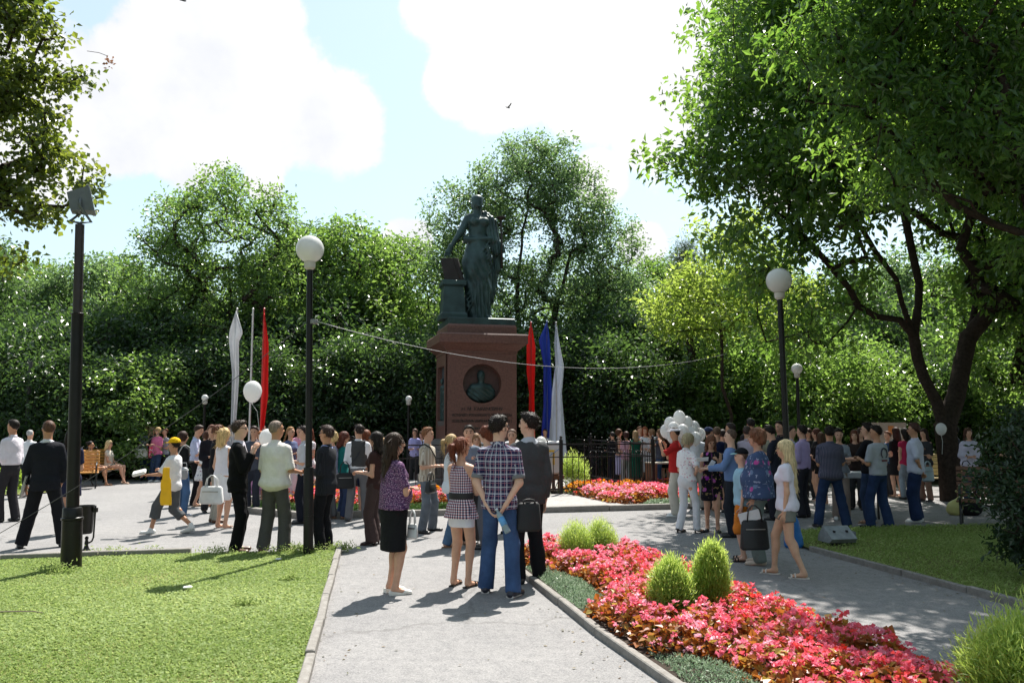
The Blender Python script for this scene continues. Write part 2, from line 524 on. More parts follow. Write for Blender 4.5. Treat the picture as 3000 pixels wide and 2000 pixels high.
def nv(v):
    v = np.array(v, float); return v / np.linalg.norm(v)
ARMS = {
    'down': ((.10, -.04, -1), (.02, .18, -1)),
    'out': ((.28, -.02, -1), (.12, .15, -1)),
    'crossed': ((.06, .26, -.95), (-.93, .30, .16)),
    'behind': ((.17, -.20, -1), (-.52, -.24, -.90)),
    'front': ((.08, .02, -1), (-.38, .88, .10)),
    'hold': ((.12, .15, -1), (-.30, .90, .35)),
    'camera': ((.32, .62, -.45), (-.42, .30, .90)),
    'phone': ((.10, .20, -1), (-.25, .65, .70)),
    'chin': ((.02, .30, -.95), (-.22, .42, .95)),
    'reach': ((.12, .45, -.85), (-.15, .95, -.05)),
    'belly': ((.16, .02, -1), (-.70, .72, -.05)),
    'hip': ((.45, -.2, -.85), (-.6, .45, -.5)),
    'carry': ((.16, -.05, -1), (.05, .25, -1)),
    'lap': ((.1, .25, -.95), (-.45, .85, -.30)),
}
def person(label, u, v, H, yaw, sex='m', top=None, bottom=None, shoes=None, hair=None, arms=('down', 'down'), stance=0.10,
           step=0.0, head=(0, 0), skin=SKIN, sit=None, extra=(), group=None, pos=None, fat=0.0, seed=None, lean=0.0, rear_lift=0.0):
    p0 = Vector(pos) if pos is not None else G(u, v)
    dist = p0.length
    h = 0.0145 if dist < 9.6 else (0.019 if dist < 12.3 else (0.0245 if dist < 16.3 else (0.032 if dist < 20 else 0.039)))
    seed = seed or int(abs(u) * 7 + v)
    rnd = np.random.RandomState(seed)
    s = H / 1.75
    E = empty('person', p0, R(yaw), label, 'person', group)
    fem = sex == 'f'
    gf = 1 + fat
    sh = .150 if fem else .170
    dz = 0.0
    # legs
    ank = []; knee = []; hips = []; fdir = []
    l1, l2 = .415, .408
    feet = []
    for i, sx in enumerate((-1, 1)):
        fy = step / 2 * (1 if i == 0 else -1)
        feet.append(np.array((sx * stance, fy, .085 + (rear_lift if (step and i == 1) else 0))))
    if sit:
        dz = sit - .86
        for i, sx in enumerate((-1, 1)):
            hips.append(np.array((sx * .09, 0, .90 + dz)))
            knee.append(np.array((sx * .09 + (.03 if fem else .10) * sx, .43, sit + .07)))
            ank.append(np.array((sx * .07 + (0 if fem else .1) * sx, .47 + .05 * i, .085)))
            fdir.append(nv((sx * .15, 1, 0)))
    else:
        hr = max(np.linalg.norm(f[:2] - np.array((sx * .09, 0))) for f, sx in zip(feet, (-1, 1)))
        hz = min(.905, math.sqrt(max(.1, (l1 + l2 - .005) ** 2 - hr ** 2)) + .085)
        dz = hz - .905
        for i, sx in enumerate((-1, 1)):
            hp = np.array((sx * .084, 0, hz)); A = feet[i]
            D = A - hp; dl = np.linalg.norm(D)
            off = math.sqrt(max(0, (l1 * l1 - (dl / 2) ** 2))) if dl < l1 + l2 else 0
            fw = np.array((0, 1.0, 0)); fw = fw - D / dl * fw.dot(D / dl); fw /= np.linalg.norm(fw)
            hips.append(hp); ank.append(A); knee.append((hp + A) / 2 + fw * min(off, .2)); fdir.append(nv((sx * (.22 if not fem else .12), 1, 0)))
    ly = lean                                                    # forward lean of the trunk
    def T(x, y, z):                                              # trunk point
        zz = z + dz
        return (x, y + ly * (z - .95), zz)
    # arms
    sho, elb, wri, hdir = [], [], [], []
    for i, sx in enumerate((-1, 1)):
        a = arms[i]; a = ARMS[a] if isinstance(a, str) else a
        S = np.array(T(sx * sh, 0, 1.374)); d1 = nv((a[0][0] * sx, a[0][1], a[0][2])); d2 = nv((a[1][0] * sx, a[1][1], a[1][2]))
        e = S + d1 * .285; w = e + d2 * .245
        sho.append(S); elb.append(e); wri.append(w); hdir.append(d2)
    # torso primitives
    if fem: pel, wai, che, top_r = (.160 * gf, .112 * gf), (.122 * gf, .092 * gf), (.132 * gf, .098 * gf), (.140, .085)
    else: pel, wai, che, top_r = (.143 * gf, .104 * gf), (.132 * gf, .098 * gf), (.146 * gf, .105 * gf), (.152, .088)
    torso = [EL(T(0, -.01, .93), (pel[0], pel[1], .12)),
             EC(T(0, 0, .98), T(0, 0, 1.12), (pel[0] * .97, pel[1]), wai), EC(T(0, 0, 1.12), T(0, 0, 1.30), wai, che),
             EC(T(0, 0, 1.28), T(0, 0, 1.36), che, top_r), EC(T(-sh + .03, -.005, 1.378), T(sh - .03, -.005, 1.378), .052)] + [EC(T(0, -.012, 1.425), T(sx * (sh - .02), -.005, 1.385), .048, .042) for sx in (-1, 1)]
    if fem: torso += [EL(T(sx * .062, .082, 1.265), (.056, .052, .056)) for sx in (-1, 1)]
    if fat > .1: torso.append(EL(T(0, .05, 1.08), (.14 * gf, .12 * gf, .15)))
    r_arm = (.046, .038, .034, .024) if not fem else (.040 * (1 + fat * .8), .034 * (1 + fat * .5), .031, .021)
    r_leg = (.080, .058, .053, .038) if not fem else (.088 * (1 + fat * .3), .056, .052, .035)
    armp = [[EC(sho[i], elb[i], r_arm[0], r_arm[1]), EC(elb[i], wri[i], r_arm[2] + .004, r_arm[3])] for i in (0, 1)]
    legp = [[EC(hips[i], knee[i], r_leg[0], r_leg[1]), EC(knee[i], ank[i], r_leg[2], r_leg[3]),
             EL(knee[i] + (ank[i] - knee[i]) * .28 + np.array((0, -.018, 0)), (.050, .048, .11) if not (bottom and bottom['k'] == 'trousers') else (.03, .03, .05))] for i in (0, 1)]
    sk = skinmat(skin)
    # head, built upright at its place and turned about the neck
    hy, hp_ = R(head[0]), R(head[1])
    Mh = Matrix.Translation(T(0, .01, 1.50)) @ Matrix.Rotation(hy, 4, 'Z') @ Matrix.Rotation(hp_, 4, 'X') @ Matrix.Translation((0, -.01, -1.50))
    Mn = np.array(Mh)
    def HP(q): return Mn[:3, :3] @ np.array(q, float) + Mn[:3, 3]
    def HV(V): return V @ Mn[:3, :3].T + Mn[:3, 3]
    headp = [EL((0, -.004, 1.655), (.076, .094, .094)), EL((0, .028, 1.590), (.056, .066, .064)), EL((0, .064, 1.548), (.026, .026, .02), k=.02),
             EC((0, .092, 1.648), (0, .112, 1.612), .010, .0155, k=.012), EC((-.032, .078, 1.664), (.032, .078, 1.664), .012, k=.02),
             EC((-.016, .088, 1.578), (.016, .088, 1.578), .009, k=.01)] + [EL((sx * .078, -.004, 1.625), (.010, .020, .032), k=.01) for sx in (-1, 1)]
    for p in headp:
        p['a'] = HP(p['a']); p['b'] = HP(p['b']); p['u'] = Mn[:3, :3] @ p['u']
    prims = list(torso) + [EC(T(0, -.012, 1.40), HP((0, 0, 1.56)), (.062, .062) if fem is False else (.052, .052), (.054, .058) if not fem else (.045, .05))] + headp
    chains = []
    hands = []
    for i, sx in enumerate((-1, 1)):
        prims += armp[i] + legp[i]
        d = hdir[i]; w = wri[i]
        inn = np.array((-sx, 0.05, 0.0)) if d[2] < -.6 else (np.array((0, 0, -1.0)) if d[2] < .5 else np.array((-sx * .8, .4, 0)))
        n = inn - d * inn.dot(d); n /= np.linalg.norm(n)
        side = np.cross(d, n) * (1 if i == 1 else -1)
        if d[2] < -.6 and side[1] < 0: side = -side
        prims.append(EC(w, w + d * .085, (.026, .017), (.038, .014), u=side))
        curl = .55 if arms[i] in ('down', 'out') else (1.25 if arms[i] in ('carry', 'camera', 'phone', 'hold', 'front') else .5)
        for q, (o, ln) in enumerate(((-.028, .060), (-.0095, .074), (.0095, .080), (.028, .073))):
            P = [w + d * .07 + side * o * .8, w + d * .092 + side * o]
            a = curl * .45
            dd = d * math.cos(a) + n * math.sin(a); P.append(P[-1] + dd * ln * .45)
            a = curl * 1.2; dd = d * math.cos(a) + n * math.sin(a); P.append(P[-1] + dd * ln * .32)
            a = curl * 1.7; dd = d * math.cos(a) + n * math.sin(a); P.append(P[-1] + dd * ln * .23); P.append(P[-1] + dd * .004)
            chains.append((P, [.009, .0092, .0085, .0078, .0068, .002]))
        P = [w + d * .02 + side * .018, w + d * .045 + side * .036 + n * .008]
        dd = nv(d * .8 + side * .5 + n * .35); P.append(P[-1] + dd * .034); dd = nv(d * .9 + side * .1 + n * .45); P.append(P[-1] + dd * .026); P.append(P[-1] + dd * .004)
        chains.append((P, [.012, .0115, .0105, .009, .003]))
        hands.append(w + d * .10 + n * .012)
        # foot
        A = ank[i]; fd = fdir[i]; lift = A[2] - .085
        heelz = .035 + lift; sho_k = (shoes or {}).get('k')
        hl = .055 if sho_k == 'heel' else (.03 if sho_k == 'wedge' else 0)
        prims += [EC(A + np.array((0, 0, .0)), A - np.array((0, 0, .045 - hl)), .036, .033, k=.02), EC(A + np.array((0, 0, -.035 + hl * .3)) - fd * .02, np.array((A[0], A[1], .03 + lift * .15)) + fd * .145, (.032, .032), (.042, .019), u=np.cross(fd, (0, 0, 1)), k=.02)]
    V, Q = blob(prims, h / s, k=.028)
    hv, hq = tubes_np(chains, 5 if dist < 14 else 4)
    nb = len(V)
    V = np.concatenate([V, hv]) * s; Q = np.concatenate([Q, hq + nb])
    link('body', mesh_np('body', V, Q, sk, True), E)
    res = dict(E=E, s=s, p0=p0, yaw=yaw)
    Rz = Matrix.Rotation(R(yaw), 4, 'Z')
    def world(q): return p0 + Rz @ (Vector(q) * s)
    res['hand'] = [world(q) for q in hands]; res['world'] = world; res['T'] = T; res['HP'] = HP
    res['waist'] = world(T(0, 0, 1.0))
    fz = 0.0085 if dist < 12.5 else (.007 if dist < 17 else .005)
    def put(name, prims, m, k=.03, grow=0.0, post=None, fold=fz, ffreq=26, pat=False, parent=None, hh=None, headframe=False):
        def pp(Fd, X, Y, Z):
            if post: Fd = post(Fd, X, Y, Z)
            if fold:
                Fd = Fd + fold * sines(X, Y, Z * .55, ffreq, seed + len(name)) + fold * .6 * sines(X, Y, Z, ffreq * 2.1, seed + 3)
            return Fd
        V, Q = blob(prims, (hh or h) / s, k, grow, pp)
        if headframe: V = HV(V)
        at = None
        if pat:
            ang = np.arctan2(V[:, 0], -V[:, 1]); uu = ang * .145
            far = np.abs(V[:, 0]) > .175
            uu = np.where(far, V[:, 0] * 1.0 + V[:, 1] * .8, uu)
            at = [('pat', 'POINT', np.stack([uu, V[:, 2] + (uu * .12 if pat == 2 else 0), V[:, 1] * (0 if kindpat else 1)], 1))]
        return link(name, mesh_np(name, V * s, Q, m, True, at), parent or E)
    kindpat = True
    # shoes
    if shoes:
        k_ = shoes['k']; sm = mat('shoe', shoes['c'], shoes.get('r', .4), bump=.1, bscale=40)
        for i in (0, 1):
            A = ank[i]; fd = fdir[i]; lift = A[2] - .085; su = np.cross(fd, (0, 0, 1))
            toe = np.array((A[0], A[1], 0.0)) + fd * .165; heel = np.array((A[0], A[1], lift)) - fd * .045
            def flat(Fd, X, Y, Z): return np.maximum(Fd, .0 - Z)
            if k_ in ('shoe', 'sneaker'):
                pr = [EC(heel + (0, 0, .035), toe + (0, 0, .022 + lift * .1), (.040, .036), (.043, .026), u=su), EC(heel + fd * .035 + np.array((0, 0, .05)), A + np.array((0, 0, .0)), .04, .042)]
                so = put('shoe', pr, sm, k=.02, grow=.004, post=flat, fold=0, hh=max(h * .8, .012))
                if k_ == 'sneaker' or 'sole' in shoes:
                    b = MB(); q0 = Vector(heel - fd * .025) * s; q1 = Vector(toe + fd * .028 - np.array((0, 0, lift * .0))) * s
                    b.tube([(q0.x, q0.y, q0.z + .012), tuple((q0 + q1) / 2 + Vector((0, 0, .012))), (q1.x, q1.y, .012)], [.042 * s, .047 * s, .034 * s], 10, flat=1)
                    b.v = [(x, y, max(.001, min(z, .024 + lift * .6))) for x, y, z in b.v]
                    b.build('sole', mat('sole', shoes.get('sole', (.6, .6, .58)), .7), so)
            else:
                b = MB(); tz = .014 if k_ != 'wedge' else .03
                q = [Vector(heel - fd * .02), Vector(heel + fd * .09), Vector(toe + fd * .02)]
                hz_ = [(.075 if k_ == 'heel' else .05 if k_ == 'wedge' else .016) + lift, (.03 if k_ in ('heel', 'wedge') else .014), .012]
                for a_, b_, z1, z2, w1, w2 in ((q[0], q[1], hz_[0], hz_[1], .033, .038), (q[1], q[2], hz_[1], hz_[2], .038, .03)):
                    dd = (b_ - a_); dd.z = 0; dd.normalize(); sd_ = Vector((dd.y, -dd.x, 0))
                    low = 0.0 if k_ == 'wedge' else None
                    Vv = [a_ - sd_ * w1, a_ + sd_ * w1, b_ + sd_ * w2, b_ - sd_ * w2]
                    Vt = [Vector((p.x, p.y, z)) * s for p, z in zip(Vv, (z1, z1, z2, z2))]
                    Vb = [Vector((p.x, p.y, (max(.001, z - .014) if low is None else .001))) * s for p, z in zip(Vv, (z1, z1, z2, z2))]
                    b.add(Vb + Vt, [(3, 2, 1, 0), (4, 5, 6, 7), (0, 1, 5, 4), (1, 2, 6, 5), (2, 3, 7, 6), (3, 0, 4, 7)])
                if k_ == 'heel':
                    b.tube([Vector((heel[0], heel[1], hz_[0] - .01)) * s, Vector((heel[0], heel[1], 0.001)) * s], [.02 * s, .012 * s], 8)
                so = b.build('shoe', sm, E)
                mid = Vector(toe - fd * .06)
                st = MB()
                if k_ in ('heel', 'wedge', 'slip'):                    # closed vamp
                    Vp, Qp = blob([EC(np.array(mid) + (0, 0, .03), toe + (0, 0, .02), (.043, .03), (.040, .02), u=su)], max(h * .8, .012) / s, grow=.004, post=flat)
                    link('upper', mesh_np('upper', Vp * s, Qp, sm, True), so)
                else:
                    for o_, zz in ((0.0, .052), (.045, .042)) if k_ == 'sandal' else ((.03, .045),):
                        c_ = mid + Vector(fd) * o_; w_ = Vector(su) * .042
                        st.tube([(c_ - w_) * s + Vector((0, 0, .012)), (c_ - w_ * .6) * s + Vector((0, 0, zz)), (c_ + w_ * .6) * s + Vector((0, 0, zz)), (c_ + w_) * s + Vector((0, 0, .012))], .009, 5)
                    st.build('strap', sm, so)
    # bottoms
    if bottom:
        k_ = bottom['k']; bm = bottom['m']; lo_ = bottom.get('loose', .010) * .85
        if k_ in ('trousers', 'shorts'):
            ln = bottom.get('len', 1.0)
            pr = [EL(T(0, -.01, .93), (pel[0] + .008, pel[1] + .008, .13)), EC(T(0, 0, .90), T(0, 0, 1.02), (pel[0], pel[1]), (wai[0] * .99, wai[1]), fb=True)]
            for i in (0, 1):
                fl = bottom.get('flare', .0)
                if ln >= .55:
                    e_ = (ln - .5) * 2 if ln < 1 else 1.0
                    end = knee[i] + (ank[i] - np.array((0, 0, .045)) - knee[i]) * e_
                    pr += [EC(hips[i], knee[i], r_leg[0] + lo_ - .002, r_leg[1] + lo_ + .008), EC(knee[i], end, r_leg[2] + lo_ + .013, r_leg[3] + lo_ + .030 + fl, fb=True)]
                else:
                    end = hips[i] + (knee[i] - hips[i]) * ln * 2
                    pr += [EC(hips[i], end, r_leg[0] + lo_ + .008, r_leg[0] + (r_leg[1] - r_leg[0]) * ln * 2 + lo_ + .018, fb=True)]
            put(bottom.get('n', 'trousers'), pr, bm, k=.03, fold=fz * 1.1, ffreq=22, pat=bottom.get('pat'))
            if not sit and bottom.get('belt') :
                V_, Q_ = blob([EC(T(0, 0, .985), T(0, 0, 1.02), (wai[0] + .016, wai[1] + .018), fa=True, fb=True)], max(.012, h * .7) / s, .01)
                link('belt', mesh_np('belt', V_ * s, Q_, mat('leather', BLACK, .5), True), E)
        elif k_ == 'skirt':
            ln = bottom['len']; fl = bottom.get('flare', .01)
            if sit:
                pr = [EC(T(0, 0, .92), (0, .40, sit + .055), (pel[0] + .015, pel[1] * .9), (.15, .085), u=(1, 0, 0), fb=True), EC(T(0, 0, .88), T(0, 0, 1.03), (pel[0] + .012, pel[1] + .012), (wai[0], wai[1]), fb=True)]
            else:
                pr = [EC((0, 0, ln), T(0, 0, .90), (pel[0] + .012 + fl, pel[1] + .012 + fl), (pel[0] + .014, pel[1] + .016), fa=True), EC(T(0, 0, .89), T(0, 0, 1.04), (pel[0] + .012, pel[1] + .014), (wai[0] + .004, wai[1] + .004), fb=True)]
            ff = fz * (2.6 if fl > .03 else 1)
            def pleat(Fd, X, Y, Z):
                if fl > .03: Fd = Fd + .012 * np.sin(np.arctan2(X, Y) * 11 + seed) * np.clip((.98 - Z) / .35, 0, 1)
                return Fd
            put('skirt', pr, bm, post=pleat, fold=fz * .8, ffreq=18, pat=bottom.get('pat'))
    # tops
    if top:
        k_ = top['k']; g = top.get('loose', .014) * .85; hem = top.get('hem', .90); slv = top.get('sleeve', .5); tm = top['m']
        fl = top.get('flare', .0)
        zb = hem + dz if not sit else T(0, 0, .93)[2]
        a0 = np.array(T(0, 0, hem)) if not sit else np.array(T(0, 0, .92))
        blouse = top.get('blouse', 0)
        hx = .026 if hem < .95 else .012
        pr = [EC(a0, T(0, 0, 1.06), (pel[0] + hx + g + fl, pel[1] + g + fl + .006), (wai[0] + g + blouse + .006, wai[1] + g + blouse + .004), fa=True), EC(T(0, 0, 1.05), T(0, 0, 1.12), (wai[0] + g + blouse + .006, wai[1] + g + blouse + .004)), EC(T(0, 0, 1.10), T(0, 0, 1.30), (wai[0] + g + blouse + .006, wai[1] + g + blouse + .004), (che[0] + g, che[1] + g)),
              EC(T(0, 0, 1.28), T(0, 0, 1.36), (che[0] + g, che[1] + g), (top_r[0] + g, top_r[1] + g))]
        if hem < .9 and not sit: pr.append(EL(T(0, -.01, .92), (pel[0] + g + .020, pel[1] + g + .014, .12)))
        if hem < .74 and not sit:                                  # dress or long coat: falls from the hips
            pr[0] = EC(T(0, 0, .90), T(0, 0, 1.12), (pel[0] + g, pel[1] + g), (wai[0] + g, wai[1] + g)); pr.append(EC((0, 0, hem), T(0, 0, .91), (pel[0] + g + fl, pel[1] + g + fl), (pel[0] + g + .004, pel[1] + g + .006), fa=True))
        if slv >= 0: pr += [EC(T(-sh + .035, -.005, 1.368), T(sh - .035, -.005, 1.368), .052 + min(g, .016) * .8)] + [EC(T(0, -.012, 1.428), T(sx * (sh - .02), -.005, 1.376), .046 + min(g, .014), .042 + min(g, .012)) for sx in (-1, 1)]
        if fem: pr += [EL(T(sx * .062, .082, 1.265), (.056 + g * .8, .052 + g * .6, .056 + g * .8)) for sx in (-1, 1)]
        if fat > .1: pr.append(EL(T(0, .05, 1.08), (.14 * gf + g, .12 * gf + g, .15 + g)))
        sg = .011 + min(g, .022) * .45; st0 = .006 + min(g, .016) * .4
        for i in (0, 1):
            if slv > 0:
                if slv <= .5:
                    e = sho[i] + (elb[i] - sho[i]) * slv * 2 * .98
                    pr.append(EC(sho[i], e, r_arm[0] + st0, r_arm[0] + (r_arm[1] - r_arm[0]) * slv * 2 + sg + .006, fb=True))
                else:
                    e = elb[i] + (wri[i] - elb[i]) * (slv - .5) * 2
                    pr += [EC(sho[i], elb[i], r_arm[0] + st0, r_arm[1] + sg + .003), EC(elb[i], e, r_arm[2] + sg + .005, r_arm[3] + (r_arm[2] - r_arm[3]) * (1 - (slv - .5) * 2) + sg + .006, fb=True)]
        nz_ = T(0, 0, top.get('neck', 1.462))[2]
        def cut(Fd, X, Y, Z):
            c = np.maximum(Fd, Z - nz_ + np.clip(Y, 0, .2) * (.5 if fem else .25))
            Fd = np.where((np.abs(X) < .115) & (np.abs(Y) < .25), c, Fd)
            if slv <= 0:
                w_ = .112 if slv < 0 else .150
                Fd = np.where(Z > T(0, 0, 1.17)[2], np.maximum(Fd, np.abs(X) - w_ - np.clip((T(0, 0, 1.36)[2] - Z), 0, .2) * .30), Fd)
            if k_ == 'jacket':                                      # open front below the lapels
                z0 = T(0, 0, 1.12)[2]
                gap = .012 + np.clip(z0 - Z, 0, .4) * .10 + np.clip(Z - z0, 0, .3) * .26
                Fd = np.where(Y > .03, np.maximum(Fd, gap - np.abs(X)), Fd)
            return Fd
        nm = top.get('n', {'shirt': 'shirt', 'tee': 't_shirt', 'jacket': 'jacket', 'blouse': 'blouse', 'dress': 'dress', 'sweater': 'sweater', 'top': 'top'}.get(k_, 'shirt'))
        if k_ == 'jacket':
            inner = [EC(T(0, 0, 1.0), T(0, 0, 1.30), (wai[0] + .006, wai[1] + .008), (che[0] + .004, che[1] + .006)), EC(T(0, 0, 1.28), T(0, 0, 1.40), (che[0] + .004, che[1] + .006), (top_r[0] - .02, top_r[1])), EC(T(0, 0, 1.40), T(0, 0, 1.475), (.08, .072), (.062, .062), fb=True)]
            put('shirt', inner, top['inner'], fold=.003)
        gm = put(nm, pr, tm, k=.028, post=cut, fold=fz * top.get('fold', 1.0), ffreq=20, pat=top.get('pat'))
        if k_ == 'jacket' and dist < 13:
            for sx in (-1, 1):
                lp = MB(); z1, z2 = T(0, 0, 1.44)[2], T(0, 0, 1.16)[2]
                pts = [(sx * .045, .060, z1), (sx * .095, .070, z1 - .06), (sx * .085, .118, (z1 + z2) / 2), (sx * .012, .128, z2)]
                Vv = [Vector(p) * s for p in pts]; Vo = [Vector((p[0], p[1] + .012, p[2])) * s for p in pts]
                lp.add(Vv + Vo, [(3, 2, 1, 0), (4, 5, 6, 7), (0, 1, 5, 4), (1, 2, 6, 5), (2, 3, 7, 6), (3, 0, 4, 7)])
                lp.build('lapel', tm, gm)
        if k_ in ('shirt', 'jacket') :
            cm = top.get('collar', top.get('inner') if k_ == 'jacket' else tm)
            V_, Q_ = blob([EC(T(0, -.012, 1.435), T(0, .0, 1.492), (.078, .074), (.062, .064), fa=True, fb=True)], max(.011, h * .75) / s, .01,
                          post=lambda Fd, X, Y, Z: np.maximum(Fd, (.03 - np.abs(X)) * (Y > .05) - .2 * (Y <= .05)))
            V_ = V_.copy(); link('collar', mesh_np('collar', V_ * s, Q_, cm if not top.get('pat') else tm, True, [('pat', 'POINT', V_)]), gm)
        if top.get('cuff'):
            for i in (0, 1):
                a_ = sho[i] + (elb[i] - sho[i]) * (slv * 2 * .98 - .12); b_ = sho[i] + (elb[i] - sho[i]) * slv * 2
                V_, Q_ = blob([EC(a_, b_, r_arm[1] + sg + .008, fa=True, fb=True)], max(.011, h * .75) / s, .01)
                link('cuff', mesh_np('cuff', V_ * s, Q_, top['cuff'], True), gm)
        if top.get('vest'):
            pv = [EC(T(0, 0, .99), T(0, 0, 1.12), (wai[0] + .03, wai[1] + .03), (wai[0] + .026, wai[1] + .026), fa=True), EC(T(0, 0, 1.10), T(0, 0, 1.30), (wai[0] + .026, wai[1] + .026), (che[0] + .024, che[1] + .024)), EC(T(0, 0, 1.28), T(0, 0, 1.38), (che[0] + .022, che[1] + .024), (top_r[0] * .8, top_r[1] + .03)), EC(T(-.10, -.005, 1.41), T(.10, -.005, 1.41), .066)]
            put('waistcoat', pv, top['vest'], post=lambda Fd, X, Y, Z: np.where(Z > T(0, 0, 1.2)[2], np.maximum(np.maximum(Fd, np.abs(X) - .128), Z - nz_), Fd))
        if top.get('sash'):
            V_, Q_ = blob([EC(T(0, 0, 1.02), T(0, 0, 1.10), (wai[0] + g + .026, wai[1] + g + .022), fa=True, fb=True)], max(.012, h * .8) / s, .01)
            link('belt', mesh_np('belt', V_ * s, Q_, mat('belt', top['sash'], .6), True), gm)
    # hair
    if hair:
        st, hc = hair[0], hair[1]; hm = hairmat(hc)
        sides = 1.612; nape = 1.565; gr = 1.0
        pr = [EL((0, -.010, 1.662), (.0855, .104, .101))]
        kk = .02; amp = .0055; fr = 24; zend = None
        if st == 'buzz': pr = [EL((0, -.008, 1.660), (.081, .100, .098))]; amp = .001
        if st == 'short': pr.append(EL((0, .035, 1.715), (.062, .062, .045)))
        if st == 'bob': pr = [EL((0, -.012, 1.660), (.094, .112, .104)), EC((0, -.030, 1.63), (0, -.035, 1.545), (.098, .088), (.088, .075), fb=True)]; sides = nape = 1.53
        if st in ('long', 'verylong', 'mid'):
            zend = dict(mid=1.42, long=1.28, verylong=1.08)[st]
            pr = [EL((0, -.012, 1.660), (.089, .108, .103)), EC((0, -.045, 1.62), (0, -.085, 1.46), (.092, .068), (.100, .048)), EC((0, -.085, 1.46), (0, -.120, zend), (.100, .046), (.070, .022))]
            pr += [EC((sx * .070, -.01, 1.62), (sx * .082, -.01, 1.47), .028, .022) for sx in (-1, 1)]
            if len(hair) > 2: pr += [EC((sx * .080, .0, 1.48), (sx * .085, .085, 1.33), .025, .016) for sx in (-1, 1)]
            sides = nape = 0.5; amp = .006
        if st == 'pony':
            pr += [EC((0, -.095, 1.665), (0, -.150, 1.640), .022, .034), EC((0, -.150, 1.640), (0, -.140, 1.54), .036, .034), EC((0, -.140, 1.54), (0, -.115, 1.43), .034, .010)]; nape = 1.56
        if st == 'bun': pr += [EL((0, -.115, 1.70), (.045, .045, .045))]
        if st in ('curly', 'curlylong'):
            pr = [EL((0, -.012, 1.668), (.100, .118, .112)), EL((0, -.05, 1.61), (.092, .075, .075))]; amp = .016; sides = nape = 1.55
            if st == 'curlylong': pr += [EC((0, -.06, 1.60), (0, -.085, 1.48), (.10, .07), (.09, .055))]; sides = nape = 1.40
        if st == 'longbraid':
            pr += [EC((.02, -.09, 1.60), (.07, -.11, 1.45), .032, .028), EC((.07, -.11, 1.45), (.10, -.10, 1.18), .028, .014)]; nape = 1.0
        def hpost(Fd, X, Y, Z):
            fe = prim_d(EL((0, .098, 1.592), (.064, .075, .088 if hair[0] not in ('bob', 'long', 'mid', 'verylong') else .078)), X, Y, Z)
            Fd = np.maximum(Fd, -fe)
            cutz = np.maximum(Fd, sides - Z - np.clip(-Y * .5, 0, .05)) if sides > 1 else Fd
            Fd = np.where(Y < -.112, Fd, cutz) if st in ('pony', 'longbraid') else cutz
            if sides > 1.6:                                        # sideburns and ears stay free
                Fd = np.where(Y > .012, np.maximum(Fd, (Y - .012) * 1.0 + 1.655 - Z), Fd)
            return Fd + amp * sines(X, Y, Z * (.35 if st != 'curly' else 1), fr * 4 if 'curly' in st else 90, seed)
        pst = hpost
        if st == 'bald': pst = lambda Fd, X, Y, Z: np.maximum(hpost(Fd, X, Y, Z), Z - 1.69)
        hh = max(.0115, h * .8)
        V_, Q_ = blob(pr, hh / s, kk, 0, pst)
        if zend or st in ('pony', 'longbraid'):
            Vt = HV(V_); wgt = np.clip((V_[:, 2:3] - 1.40) / .15, 0, 1)
            base = V_ + np.array(T(0, .01, 1.5)) - np.array((0, .01, 1.5))
            V_ = Vt * wgt + base * (1 - wgt)
        else: V_ = HV(V_)
        hair_o = link('hair', mesh_np('hair', V_ * s, Q_, hm, True), E); hair_v = V_ * s
    if hair and dist < 17 and hair[0] not in ('buzz', 'bald'):
        hv_ = hair_v
        if len(hv_) > 50:
            n_ = 420 if dist < 10 else 220
            pk = hv_[rnd.randint(0, len(hv_), n_)]
            c0 = np.array(HP((0, -.01, 1.65))) * s
            out = pk - c0; out /= np.linalg.norm(out, axis=1)[:, None]
            lng = zend is not None or hair[0] in ('bob', 'pony', 'longbraid', 'curlylong')
            dd = out * .35 + rnd.normal(size=(n_, 3)) * (.22 if 'curly' not in hair[0] else .7); dd[:, 2] += -.9 if lng else -.15
            dd /= np.linalg.norm(dd, axis=1)[:, None]
            ln_ = (.085 if lng else .026) * rnd.uniform(.5, 1.3, n_)[:, None] * s
            wv = np.cross(dd, out); wv /= np.linalg.norm(wv, axis=1)[:, None] + 1e-9
            sv = np.empty((n_, 4, 3)); st_ = pk + out * .001
            sv[:, 0] = st_ - wv * .0035; sv[:, 1] = st_ + wv * .0035; sv[:, 2] = st_ + dd * ln_ + wv * .001; sv[:, 3] = st_ + dd * ln_ - wv * .001
            so_ = link('hair_strands', mesh_np('hair_strands', sv.reshape(-1, 3), np.arange(n_ * 4).reshape(n_, 4), hairmat(hair[1]), True), hair_o); so_['kind'] = 'stuff'
    if dist < 21:
        for sx in (-1, 1):
            c_ = HP((sx * .030, .083, 1.643)) * s
            b = MB(); b.sphere(c_, .0115 * s, 8, 6); b.build('eye', mat('eye', (.05, .035, .03), .15), E, True)
        if dist < 14:
            b = MB()
            b.tube([Vector(HP(q)) * s for q in ((-.022, .087, 1.577), (0, .0985, 1.579), (.022, .087, 1.577))], [.003, .007, .003], 6)
            b.build('lips', mat('lips', (.42, .13, .11), .5), E, True)
            if hair and hair[0] not in ('bald',):
                for sx in (-1, 1):
                    b = MB(); b.tube([Vector(HP(q)) * s for q in ((sx * .014, .092, 1.668), (sx * .032, .091, 1.674), (sx * .050, .079, 1.667))], [.003, .0045, .002], 5)
                    b.build('eyebrow', hairmat(hair[1]), E)
